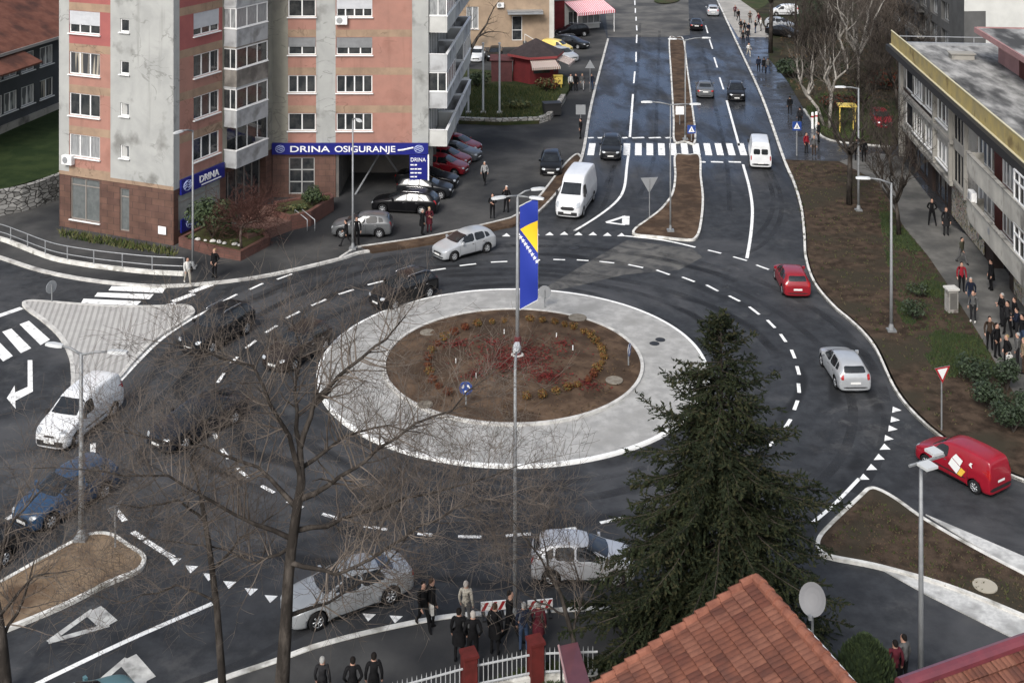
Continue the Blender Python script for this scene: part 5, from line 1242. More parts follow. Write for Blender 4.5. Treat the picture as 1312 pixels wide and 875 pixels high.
# car park under and beside the apartment block
ZC = .11
N('parked_car','hatch','grey','grey hatchback parked beside the lamp post behind the soil strip',(464,300),(428,300), ZC, cat='car', scale=.98)
N('parked_car','wagon','black','long black estate car parked below the blue price board',(519,270),(478,268), ZC, cat='car')
N('parked_car','hatch','dark','dark car behind the blue board with its nose to the black estate car',(545,251),(575,252), ZC, cat='car')
N('parked_car','sedan','black','black car with bright headlamps parked under the balconies',(548,238),(580,240), ZC, cat='car')
N('parked_car','hatch','red','red hatchback parked in front next to the concrete column',(569,221),(596,224), ZC, cat='car', scale=.95)
N('parked_car','hatch','red','dull red car parked between the red hatchback and the grey car',(573,211),(600,214), ZC, cat='car', scale=.95)
N('parked_car','sedan','grey','grey car with white headlamps parked between two red cars',(583,203),(608,206), ZC, cat='car', scale=.95)
N('parked_car','hatch','red','red car parked last in the row nearest the stone wall',(588,194),(610,197), ZC, cat='car', scale=.95)
# around the kiosk
N('parked_car','suv','black','black car parked nearest the red awning',(733,47),(708,49), ZC, cat='car', scale=.98, small=True)
N('parked_car','wagon','dark','dark car parked between the yellow car and the black car',(732,61),(757,64), ZC, cat='car', small=True)
N('parked_car','smallvan','yellow','yellow van parked behind the kiosk',(714,67),(737,69), ZC, cat='van', scale=.85, small=True)
N('parked_car','hatch','silver','silver car parked between the kiosk roof and the yellow van',(722,77),(742,82), ZC, cat='car', small=True)
N('parked_car','hatch','white','white car parked behind the three flagpoles in front of the beige house',(612,77),(607,86), ZC, cat='car', scale=.95, small=True)
N('parked_car','hatch','dark','dark car parked between the white car and the kiosk',(634,76),(630,85), ZC, cat='car', scale=.95, small=True)
N('parked_car','sedan','black','black car parked under the dark tree at the park edge',(1004,47),(1018,49), .15, cat='car', small=True)
N('parked_car','hatch','silver','silver car parked behind the black car at the park edge',(1000,37),(1014,39), .15, cat='car', small=True)
N('parked_car','smallvan','white','white van parked on the far lawn beyond the dark tree',(1004,20),(990,20), .15, cat='van', scale=.9, small=True)
N('parked_car','hatch','red','red car parked between the birches and the long apartment house',(1129,160),(1138,172), .15, cat='car', scale=.9, small=True)
N('parked_car','hatch','teal','pale teal car roof showing at the bottom left corner of the lane',(98,944),(146,919), cat='car', scale=.95)
# courier graphics on the red van: a white carton with yellow side and a star, on the left flank
t = CARS['redvan']
mw = [mat('decal_white', (.75,.75,.74), .5), mat('decal_yellow', (.72,.45,.06), .5)]
for nm, pts, mi in (('carton_graphic', [(-.36,.62),(-.02,.84),(-.16,1.12),(-.52,.92)], 0), ('carton_graphic', [(-.55,.60),(-.38,.62),(-.54,.92),(-.72,.86)], 1), ('carton_graphic', [(-.18,1.14),(-.5,.96),(-.62,1.2),(-.34,1.34)], 0),
   ('star_graphic', [(-.86,1.18),(-.93,1.28),(-1.02,1.28),(-.96,1.2),(-.99,1.1),(-.9,1.14)], 0), ('door_mark', [(.66,.72),(.56,.72),(.56,.88),(.66,.88)], 0)):
    gm = MB(); gm.add([(-.55+(x+.45)*1.35, .915, .98+(z-.95)*1.3) for x, z in pts], [tuple(range(len(pts)))]); gm.build(nm, mw[mi], t)
# ------------------------------------------------------------------ street furniture
M_POLE = mat('lamp_pole', (.25,.26,.265), .55, (.20,.205,.21), 2, metal=.3)
M_LHEAD = mat('lamp_head', (.46,.47,.47), .5)
M_SIGNBACK = mat('sign_back', (.28,.29,.30), .5, metal=.3)
M_SWHITE = mat('sign_white', (.74,.74,.73), .45)
M_SBLUE = mat('sign_blue_reflective', (.014,.045,.20), .5)
M_SRED = mat('sign_red', (.32,.02,.025), .45)
def lamp(label, base, H, arms, r=.075, foot=True, heads=True, name='street_lamp'):
    """arms: list of (dx, dy, rise) from the top of the pole"""
    t = thing(name, label, 'street lamp', base)
    b_ = MB(); b_.tube([(0,0,0),(0,0,H*.3),(0,0,H)], [r*1.3,r*1.1,r*.75], 10); b_.build('pole', M_POLE, t, smooth=True)
    if foot: b_ = MB(); b_.box((0,0,.04), (.45,.45,.12)); b_.lathe([(r*2.2,.1),(r*1.5,.35),(r*1.35,.4)], 10); b_.build('foot', M_POLE, t)
    for dx, dy, ri in arms:
        L = math.hypot(dx, dy); b_ = MB(); b_.tube([(0,0,H-.05),(dx*.45,dy*.45,H+ri*.8),(dx*.8,dy*.8,H+ri)], [.05,.045,.04], 8); a = b_.build('arm', M_POLE, t, smooth=True)
        h_ = MB(); an = math.atan2(dy, dx); c = Vector((dx*.8,dy*.8,H+ri)); u = Vector((math.cos(an),math.sin(an),0)); w = Vector((-u.y,u.x,0))
        prof = [(0,.07,.05),(.15,.13,.07),(.5,.15,.07),(.75,.10,.04)]; o = 0
        for q, (l_, hw, hh) in enumerate(prof):
            p = c+u*l_
            h_.v += [tuple(p-w*hw+Vector((0,0,-.04))), tuple(p+w*hw+Vector((0,0,-.04))), tuple(p+w*hw*.7+Vector((0,0,hh))), tuple(p-w*hw*.7+Vector((0,0,hh)))]
        for q in range(3):
            for e in range(4):
                A = q*4+e; B = q*4+(e+1) % 4; h_.f.append((A, B, B+4, A+4)); h_.m.append(0)
        h_.f += [(3,2,1,0),(12,13,14,15)]; h_.m += [0,0]
        link('lamp_head', h_.mesh('lamp_head', [M_LHEAD]), t)
    return t
lamp('double headed street lamp on the corner island beside the blue car', G(104,690,.14), 7.0, [(-1.0,.35,.15),(1.3,-.1,.1)], .085)
lamp('street lamp in front of the corner shop beside the crossing person', G(247,343,.11), 8.4, [(-.5,-.9,.15)], .062)
lamp('street lamp on the bulge of the kerb next to the parked grey hatchback', G(452,319,.15), 8.3, [(.45,-.9,.15)], .062)
lamp('street lamp on the east verge between the ring and the footpath', G(1142,424,.14), 7.9, [(-1.35,.2,.2)])
lamp('farther street lamp on the east verge standing by the bare dark trunk', G(1100,270,.14), 8.6, [(-1.1,.1,.05)])
lamp('tall street lamp at the zebra end of the median strip', G(878,179,.13), 8.6, [(-.9,.1,.05),(1.8,.1,.15)], .06)
lamp('thin street lamp in the soil at the tip of the median island', G(859,296,.13), 8.45, [(-1.5,.1,.12),(1.6,.1,-.02)], .05)
# lamp with its arm pointing away over the ring
t = lamp('street lamp on the south kerb whose arm reaches away over the ring', G(660,792,.12), 8.6, [(.05,1.0,.1)], .066)
# flood light mast, bottom right
t = lamp('floodlight mast with two square lamps at the edge of the lower road', G(1180,880,.0), 7.1, [], .075, name='floodlight_mast')
for x, y, w in ((.05,-.45,.95),(.55,.4,.8)):
    b_ = MB(); b_.box((x,y,7.2), (w*.5,.42,.08), R(25)); b_.build('lamp_head', M_LHEAD, t)
b_ = MB(); b_.tube([(-.45,-.25,7.08),(.85,.35,7.1)], .05, 6); b_.build('cross_arm', M_POLE, t)
# flag mast in the roundabout
MZ = .48; mp_ = G(663, 457, MZ)
mast = lamp('lamp mast in the middle of the flower bed with three lamps at its top', mp_, 8.1, [(-.75,-.35,.0),(.85,.3,.2),(.75,-.25,-.05)], .085, name='lamp_mast')
b_ = MB(); b_.lathe([(.19,.12),(.17,1.0),(.15,1.02)], 12); b_.build('collar', mat('maroon_collar', (.10,.015,.02), .6), mast)
b_ = MB(); b_.lathe([(.33,-.02),(.32,.12),(.29,.14)], 20); b_.build('plinth', M_KERB, mast)
fl = thing('flag', 'vertical blue flag with a yellow triangle and white stars on the lamp mast', 'flag', (mp_.x+.12, mp_.y, MZ))
def flag_mat():
    m = mat('flag_cloth', (.012,.03,.24), .75); n = m.node_tree.nodes; l = m.node_tree.links; b = n['Principled BSDF']
    return m
fw_, ft, fb = .90, 7.55, 2.35
# flag plane hangs from two short bars; it is turned a little from the camera and ripples
def fp(u, v, off=0.0):
    x = u*fw_; z = fb+(ft-fb)*v+u*.55; y = .13*math.sin(3.2*v*math.pi+1.9*u)*u+.05*math.sin(9*v+4*u)*u-.25*u+off
    return (x, y, z)
b_ = MB(); nu, nv = 8, 40
for i in range(nu+1):
    for j in range(nv+1): b_.v.append(fp(i/nu, j/nv))
for i in range(nu):
    for j in range(nv):
        a = i*(nv+1)+j; b_.f.append((a, a+nv+1, a+nv+2, a+1)); b_.m.append(0)
MF = [mat('flag_blue', (.012,.03,.26), .7), mat('flag_yellow', (.80,.50,.02), .7), mat('flag_white', (.8,.8,.8), .7)]
b_.build('cloth', [MF[0]], fl, smooth=True)
tri = MB(); n = 12   # yellow triangle: apex on the mast side, long side on the free edge
A_t, B_t, C_t = (.02,.775), (.985,.776), (.985,.46)
for i in range(n+1):
    for j in range(n+1):
        u = A_t[0]+(B_t[0]-A_t[0])*i/n; v = A_t[1]+((C_t[1]+(B_t[1]-C_t[1])*j/n)-A_t[1])*i/n; tri.v.append(fp(u, v, -.012))
for i in range(n):
    for j in range(n):
        a = i*(n+1)+j; tri.f.append((a, a+n+1, a+n+2, a+1)); tri.m.append(0)
tri.build('yellow_triangle', [MF[1]], fl, smooth=True)
st_ = MB()
for k in range(8):
    tt = k/7.0; u = .05+.90*tt; v = .695-.31*tt; o = len(st_.v); c = Vector(fp(u, v, -.018))
    for q in range(10):
        rr_ = .135 if q % 2 == 0 else .055; an = math.pi/2+q*math.pi/5; st_.v.append((c.x+rr_*math.cos(an)*.9, c.y, c.z+rr_*math.sin(an)))
    st_.v.append(tuple(c))
    for q in range(10): st_.f.append((o+q, o+10, o+(q+1) % 10)); st_.m.append(0)
st_.build('star', [MF[2]], fl)
b_ = MB()
for v in (0, 1): b_.tube([fp(-.12, v), fp(1.0, v)], .03, 6)
b_.tube([fp(1.0,0), fp(1.0,.5), fp(1.0,1)], .018, 6); b_.build('flag_bar', M_LHEAD, fl)

def sign(name, label, base, H, plate, r, face, m, mback=None, cat='road sign', pole_r=.035, extra=None):
    """plate: 'yield','round','square'; face: direction in degrees (0 = towards +X) the front looks"""
    t = thing(name, label, cat, base, R(face+90))      # local -y is the front
    b_ = MB(); b_.tube([(0,.03,0),(0,.03,H)], pole_r, 8); b_.build('pole', M_POLE, t)
    if plate == 'yield': P = [(-r,.58*r),(r,.58*r),(0,-1.15*r)]; IN = [(-r*.66,.40*r),(r*.66,.40*r),(0,-.74*r)]
    elif plate == 'round': P = [(r*math.cos(2*math.pi*i/24), r*math.sin(2*math.pi*i/24)) for i in range(24)]; IN = None
    elif plate == 'tri': P = [(-r,-.58*r),(r,-.58*r),(0,1.15*r)]; IN = None
    else: P = [(-r,-r),(r,-r),(r,r),(-r,r)]; IN = None
    zc = H-(r*.4 if plate != 'yield' else .4*r)
    def disc(pts, y0, y1, mi, mb):
        o = len(mb.v); k = len(pts)
        for y in (y0, y1):
            for a, c in pts: mb.v.append((a, y, zc+c))
        ar = sum(pts[i][0]*pts[(i+1) % k][1]-pts[(i+1) % k][0]*pts[i][1] for i in range(k))
        F_ = list(range(k)) if ar > 0 else list(range(k-1,-1,-1))
        mb.f.append(tuple(o+i for i in F_)); mb.f.append(tuple(o+k+i for i in F_[::-1])); mb.m += [mi, 1]
        for i in range(k): mb.f.append((o+i, o+(i+1) % k, o+k+(i+1) % k, o+k+i)); mb.m.append(1)
    b_ = MB(); disc(P, -.03, 0, 0, b_); b_.build('plate', [m, mback or M_SIGNBACK], t)
    if IN: b_ = MB(); disc(IN, -.036, -.031, 0, b_); b_.build('inner_field', [M_SWHITE, M_SWHITE], t)
    if extra: extra(t, zc, r, disc)
    return t
def ped(t, zc, r, disc):
    b_ = MB(); disc([(-r*.72,-r*.62),(r*.72,-r*.62),(0,r*.78)], -.037, -.031, 0, b_); b_.build('triangle', [M_SWHITE, M_SWHITE], t)
    b_ = MB(); disc([(-.05*r,-.1*r),(-.28*r,-.5*r),(-.16*r,-.5*r),(.02*r,-.25*r),(.2*r,-.5*r),(.32*r,-.5*r),(.1*r,-.05*r),(.08*r,.25*r),(-.08*r,.25*r)], -.041, -.0375, 0, b_); b_.build('walking_figure', [M_TRIM, M_TRIM], t)
def arrow_down(t, zc, r, disc):
    b_ = MB(); disc([(.55*r,.55*r),(.38*r,.68*r),(-.2*r,.05*r),(-.42*r,.25*r),(-.55*r,-.6*r),(.3*r,-.45*r),(.08*r,-.25*r)], -.037, -.031, 0, b_); b_.build('arrow', [M_SWHITE, M_SWHITE], t)
def ring_arrow(t, zc, r, disc):
    b_ = MB()
    for k in range(3):
        a0 = R(120*k); pts = [(r*.62*math.cos(a0+R(q)), r*.62*math.sin(a0+R(q))) for q in range(0,75,15)]+[(r*.36*math.cos(a0+R(q)), r*.36*math.sin(a0+R(q))) for q in range(70,-5,-15)]
        disc(pts, -.037, -.031, 0, b_)
    b_.build('arrow', [M_SWHITE, M_SWHITE], t)
sign('yield_sign', 'grey back of a give way sign at the tip of the median island', G(832,277,.13), 2.55, 'yield', .62, 100, M_SRED)
sign('yield_sign', 'red and white give way sign on the east verge facing the lower road', G(1207,551,.14), 2.75, 'yield', .42, -70, M_SRED)
sign('yield_sign', 'grey give way sign seen from behind on the corner island', G(147,700,.14), 1.5, 'yield', .34, 150, M_SRED)
sign('round_sign', 'blue round sign with white arrows low in the flower bed', G(597,520,.4), .95, 'round', .31, -95, M_SBLUE, extra=ring_arrow)
sign('round_sign', 'blue and white round sign at the right rim of the flower bed', G(806,468,.35), .9, 'round', .31, -20, M_SBLUE, extra=arrow_down)
sign('round_sign', 'grey back of a round sign on the apron behind the flag', G(698,394,.17), 1.0, 'round', .36, 80, M_SBLUE)
sign('round_sign', 'tilted pale round sign at the left tip of the paved island', G(66,386,.14), .95, 'round', .36, 150, M_SWHITE)
sign('crossing_sign', 'blue crossing sign on the median strip beside the zebra', G(886,181,.13), 1.15, 'square', .36, -90, M_SBLUE, extra=ped)
sign('crossing_sign', 'blue crossing sign on a dark post at the right end of the north zebra', G(1021,200,.12), 2.6, 'square', .37, -90, M_SBLUE, extra=ped, pole_r=.06)
sign('board_sign', 'white board on two posts in the median strip', G(871,160,.13), 1.45, 'square', .38, -90, M_SWHITE)
sign('board_sign', 'pale square board at the left kerb of the avenue above the north zebra', G(744,175,.12), 2.5, 'square', .42, -90, M_SIGNBACK)
sign('board_sign', 'pale board on a thin post at the kerb near the kiosk', G(756,118,.12), 2.9, 'tri', .5, -90, M_SIGNBACK)
sign('board_sign', 'oval white sign board on the leftmost flagpole', G(597,150,.42), 3.4, 'round', .45, -90, M_SWHITE, pole_r=.03)
for x, lab in ((600,'white flagpole nearest the tower balconies'),(619,'white flagpole in the middle of the three'),(640,'white flagpole nearest the kiosk')):
    t = thing('flagpole', lab, 'flagpole', G(x,145,.42), group='flagpoles in the kiosk garden')
    b_ = MB(); b_.tube([(0,0,0),(0,0,6.4)], [.10,.08], 8); b_.build('pole', M_LHEAD, t); b_ = MB(); b_.lathe([(.02,6.38),(.13,6.45),(.13,6.52),(.02,6.6)], 10); b_.build('finial', M_LHEAD, t); b_ = MB(); b_.box((0,0,.05), (.5,.5,.16)); b_.build('base', M_KERB, t)
# railing above the lower path, left
def railing(name, label, px, z0, h, m, nrail=2, step=2.0, base=None, bal=0.0, r=.03):
    P = smooth_pts(pxs(px, z0), n=6); t = thing(name, label, 'railing', (P[0].x, P[0].y, z0)); o = P[0].copy(); o.z = 0
    L_ = [Vector((p.x-P[0].x, p.y-P[0].y, 0)) for p in P]
    if base: b_ = MB(); b_.ribbon(L_, .22, -.1, base); b_.build('base_wall', M_KERBW, t)
    for k in range(nrail):
        b_ = MB(); z = h*(1-k/ max(1, nrail)*.95); b_.tube([p+Vector((0,0,z)) for p in L_], r, 6); b_.build('rail', m, t, smooth=True)
    d = 0; nxt = 0
    acc = [0]
    for i in range(len(L_)-1): acc.append(acc[-1]+(L_[i+1]-L_[i]).length)
    def at(s):
        for i in range(len(L_)-1):
            if acc[i+1] >= s: f = (s-acc[i])/max(1e-6, acc[i+1]-acc[i]); return L_[i].lerp(L_[i+1], f)
        return L_[-1]
    n = max(1, round(acc[-1]/step))
    for i in range(n+1):
        p = at(acc[-1]*i/n); b_ = MB(); b_.tube([p+Vector((0,0,-.05)), p+Vector((0,0,h))], r*1.25, 6); b_.build('post', m, t)
    if bal:
        b_ = MB(); n = int(acc[-1]/bal)
        for i in range(n+1):
            p = at(acc[-1]*i/n); b_.box((p.x,p.y,h*.5+.04), (.022,.022,h+.12))
        b_.build('baluster', m, t)
    return t
railing('railing', 'grey tubular railing on a white base wall above the road left of the crossing', [(-40,300),(0,308),(25,317),(50,327),(75,335),(115,342),(155,347),(195,351),(236,353)], .11, 1.05, M_METAL, 2, 2.0, base=.22)
M_WRAIL = mat('white_railing', (.36,.37,.38), .6)
# garden fence at the bottom with red posts
fp0, fp1, fp2, fp3 = Vector((-5.6,35.5,0)), Vector((-1.33,37.2,0)), Vector((.74,37.8,0)), Vector((2.7,37.9,0))
t = thing('garden_fence', 'white spiked garden fence with red posts at the bottom of the photo', 'fence', (fp0.x,fp0.y,.1))
def fence_run(a, b_):
    a = a-Vector((t.location.x,t.location.y,0)); b_ = b_-Vector((t.location.x,t.location.y,0)); d = (b_-a)
    m_ = MB()
    for z in (.38, .95): m_.tube([a+Vector((0,0,z)), b_+Vector((0,0,z))], .035, 6)
    m_.build('rail', M_WRAIL, t)
    m_ = MB(); n = int(d.length/.15)
    for i in range(1, n): p = a+d*i/n; m_.tube([p+Vector((0,0,.3)), p+Vector((0,0,1.02)), p+Vector((0,0,1.14))], [.016,.016,.003], 5)
    m_.build('spike_bar', M_WRAIL, t)
    m_ = MB(); mid = (a+b_)/2; m_.box((mid.x,mid.y,.12), (d.length,.22,.36), math.atan2(d.y,d.x)); m_.build('base_wall', M_KERBW, t)
for a, b_ in ((fp0,fp1),(fp1,fp2),(fp2,fp3)): fence_run(a, b_)
M_REDPOST = mat('red_post_paint', (.115,.022,.02), .85, (.08,.018,.016), 3)
for p in (fp1, fp2):
    q = p-Vector((t.location.x,t.location.y,0)); b_ = MB(); b_.box((q.x,q.y,.65), (.42,.42,1.35), R(20)); b_.box((q.x,q.y,1.37), (.5,.5,.09), R(20)); b_.build('post', M_REDPOST, t)
t = thing('gate_canopy', 'maroon metal canopy sloping over the garden gate next to the red post', 'canopy', (2.55,36.4,0))
b_ = MB(); q0, q1, q2, q3 = [AT(x, y, Y) - Vector((2.55,36.4,0)) for x, y, Y in ((717,827,37.0),(740,822,37.0),(757,878,34.6),(728,878,34.6))]
for dz in (0, -.07): b_.v += [(p.x,p.y,p.z+dz) for p in (q0,q1,q2,q3)]
b_.f = [(3,2,1,0),(4,5,6,7),(0,1,5,4),(1,2,6,5),(2,3,7,6),(3,0,4,7)]; b_.m = [0]*6
b_.build('sheet', mat('maroon_sheet', (.13,.045,.055), .45, (.10,.035,.045), 2), t)
b_ = MB(); b_.tube([q0+Vector((-.03,0,.01)), q3+Vector((-.03,0,.01))], .035, 6); b_.build('edge_trim', mat('pale_pink_trim', (.40,.25,.25), .5), t)
b_ = MB()
for q in (q0, q1, q2, q3): b_.tube([(q.x*.95,q.y*.97,.1),(q.x*.95,q.y*.97,q.z-.06)], .04, 6)
b_.build('post', M_TRIM, t)
# crowd barrier boards on the south kerb
def barrier(label, a, b_):
    A, B = G(*a, .12), G(*b_, .12); t = thing('barrier_board', label, 'barrier', (A+B)/2, math.atan2((B-A).y, (B-A).x), 'striped boards on the south kerb'); L = (B-A).length
    m_ = MB(); m_.box((0,0,.40), (L,.05,.30)); m_.build('board', M_SWHITE, t)
    m_ = MB()
    for i in range(3):
        x = -L/2+L*(i+.5)/3; m_.add([(x-.14,-.03,.26),(x-.02,-.03,.26),(x+.14,-.03,.54),(x+.02,-.03,.54)], [(0,1,2,3)]); 
    m_.build('stripe', M_SRED, t)
    for x in (-L*.38, L*.38):
        m_ = MB(); m_.box((x,.04,.2), (.06,.06,.42)); m_.box((x,.04,.02), (.12,.5,.05)); m_.build('leg', M_TRIM, t)
barrier('red and white striped board left of the walking man at the south kerb', (616,792), (648,789)); barrier('red and white striped board behind the person in the maroon coat', (676,790), (708,787))
# cabinet, bins, dish, frames
t = thing('utility_cabinet', 'pale concrete utility cabinet at the edge of the east footpath', 'cabinet', G(1219,399,.13), R(8))
b_ = MB(); b_.box((0,0,.62), (.55,.5,1.25)); b_.build('body', mat('cabinet_grey', (.33,.32,.30), .8, (.25,.24,.22), 3, col3=(.14,.12,.11), scale3=2, lo3=.55, hi3=.65), t); b_ = MB(); b_.box((0,0,1.29), (.68,.62,.10)); b_.build('lid', M_KERB, t); b_ = MB(); b_.box((0,-.26,.66), (.42,.02,.9)); b_.build('door', M_PAVE, t)
t = thing('satellite_dish', 'grey satellite dish on a pole behind the tiled roof', 'satellite dish', AT(1041,815,32.5))
b_ = MB(); b_.tube([(0,0,-2.5),(0,0,.7)], .035, 8); b_.build('mast', M_POLE, t)
prof = [(.02,.09),(.13,.077),(.25,.046),(.355,0)]; b_ = MB(); b_.lathe([(r*1.0,-z) for r, z in prof]+[(.365,.02),(.25,-.03),(.13,-.06),(.02,-.07)], 24, cap=True)
d_ = b_.build('dish', mat('dish_grey', (.17,.17,.175), .6), t, (0,0,1.0)); d_.rotation_euler = (R(62), 0, R(-30)); d_.scale = (1,1.12,1)
b_ = MB(); b_.tube([(.0,-.1,.62),(-.18,-.45,.80)], .02, 6); b_.box((-.18,-.47,.82), (.1,.12,.1)); b_.build('feed_arm', M_POLE, t)
t = thing('waste_bin', 'large dark waste container at the corner of the kiosk garden', 'bin', G(707,148,.15), R(10))
b_ = MB(); b_.box((0,0,.62), (1.6,1.0,1.0)); b_.build('body', M_TRIM, t); b_ = MB(); b_.box((0,0,1.18), (1.7,1.1,.1)); b_.build('lid', M_TRIM, t); b_ = MB(); 
for x in (-.6,.6): b_.tube([(x,-.4,.1),(x+.08,-.4,.1)], .1, 10)
b_.build('wheel', M_TYRE, t)
t = thing('yellow_box', 'small yellow box on legs beside the kiosk', 'box', G(715,112,.42), R(5))
b_ = MB(); b_.box((0,0,.75), (.85,.6,.8)); b_.build('body', PAINT['yellow'], t); b_ = MB(); b_.box((0,0,1.18), (.95,.7,.06)); b_.box((-.3,0,.18), (.08,.5,.36)); b_.box((.3,0,.18), (.08,.5,.36)); b_.build('frame', mat('dark_yellow', (.45,.33,.06), .6), t)
t = thing('play_frame', 'yellow metal frame on the grass under the birches', 'frame', G(1088,170,.15), R(-6))
b_ = MB(); 
for x in (-.8,.55): b_.tube([(x,0,0),(x,0,2.3)], .06, 8)
b_.tube([(.55,1.1,0),(.55,1.1,2.3)], .06, 8); b_.build('post', PAINT['yellow'], t); b_ = MB(); b_.box((-.12,.5,2.3), (1.6,1.3,.12)); b_.build('top_panel', PAINT['yellow'], t)
for x, y, lab in ((1041,165,'white bollard on the left at the park corner'),(1046,164,'white bollard on the right at the park corner')):
    t = thing('bollard', lab, 'bollard', G(x,y,.13), group='bollards at the park corner'); b_ = MB(); b_.lathe([(.12,0),(.12,1.35),(.09,1.45)], 12); b_.build('post', M_SWHITE, t); b_ = MB(); b_.lathe([(.126,1.0),(.126,1.15)], 12); b_.build('band', M_SRED, t)
M_DISC = mat('weathered_ring', (.22,.20,.165), .9, (.15,.13,.105), 3)
def manhole(label, p, r, m):
    b_ = MB(); b_.lathe([(r,-.02),(r,.02),(r*.82,.024),(r*.8,.018),(.02,.02)], 28); tag(b_.build('manhole_cover', m, None, p), label, 'manhole cover')
manhole('dark iron cover in the lane right of the spruce top', G(993,472,0), .33, M_TRIM); manhole('dark iron cover in the left road below the railing', G(58,354,0), .33, M_TRIM); manhole('dark iron cover in the ring right of the silver hatchback', G(735,318,0), .33, M_TRIM)
manhole('pale manhole ring at the upper left rim of the flower bed', G(548,426,.30), .42, M_DISC); manhole('pale manhole ring at the upper rim of the flower bed', G(740,407,.30), .5, M_DISC); manhole('pale manhole ring at the right side of the flower bed', G(787,487,.36), .42, M_DISC)
manhole('dark iron cover on the apron, left one of the pair', G(838.5,440.5,.14), .26, M_TRIM); manhole('dark iron cover on the apron, right one of the pair', G(846,435.5,.14), .26, M_TRIM); manhole('pale round concrete cover on the east island', G(1262,750,.14), .42, mat('pale_cover', (.36,.33,.27), .8)); manhole('pale manhole ring at the lower left rim of the flower bed', G(545,518,.30), .35, M_DISC)
# ------------------------------------------------------------------ people (forward = local +X)
M_SKIN = mat('skin', (.38,.22,.16), .6)
CLOTH = {k: mat('cloth_'+k, c, .9, tuple(x*.7 for x in c), 6, 4) for k, c in {
 'black': (.010,.010,.011), 'char': (.022,.022,.024), 'grey': (.10,.10,.10), 'navy': (.014,.018,.032), 'brown': (.05,.035,.026), 'olive': (.05,.05,.035), 'red': (.25,.02,.03), 'maroon': (.09,.018,.026),
 'white': (.62,.61,.58), 'cream': (.42,.39,.33), 'jeans': (.035,.055,.10), 'blue': (.04,.07,.16), 'pale': (.30,.30,.30), 'tan': (.2,.15,.1)}.items()}
HAIR = {k: mat('hair_'+k, c, .8) for k, c in {'dark': (.012,.010,.009), 'grey': (.28,.28,.27), 'brown': (.05,.03,.02), 'fair': (.25,.18,.09), 'white': (.36,.33,.30)}.items()}
POSES = {}
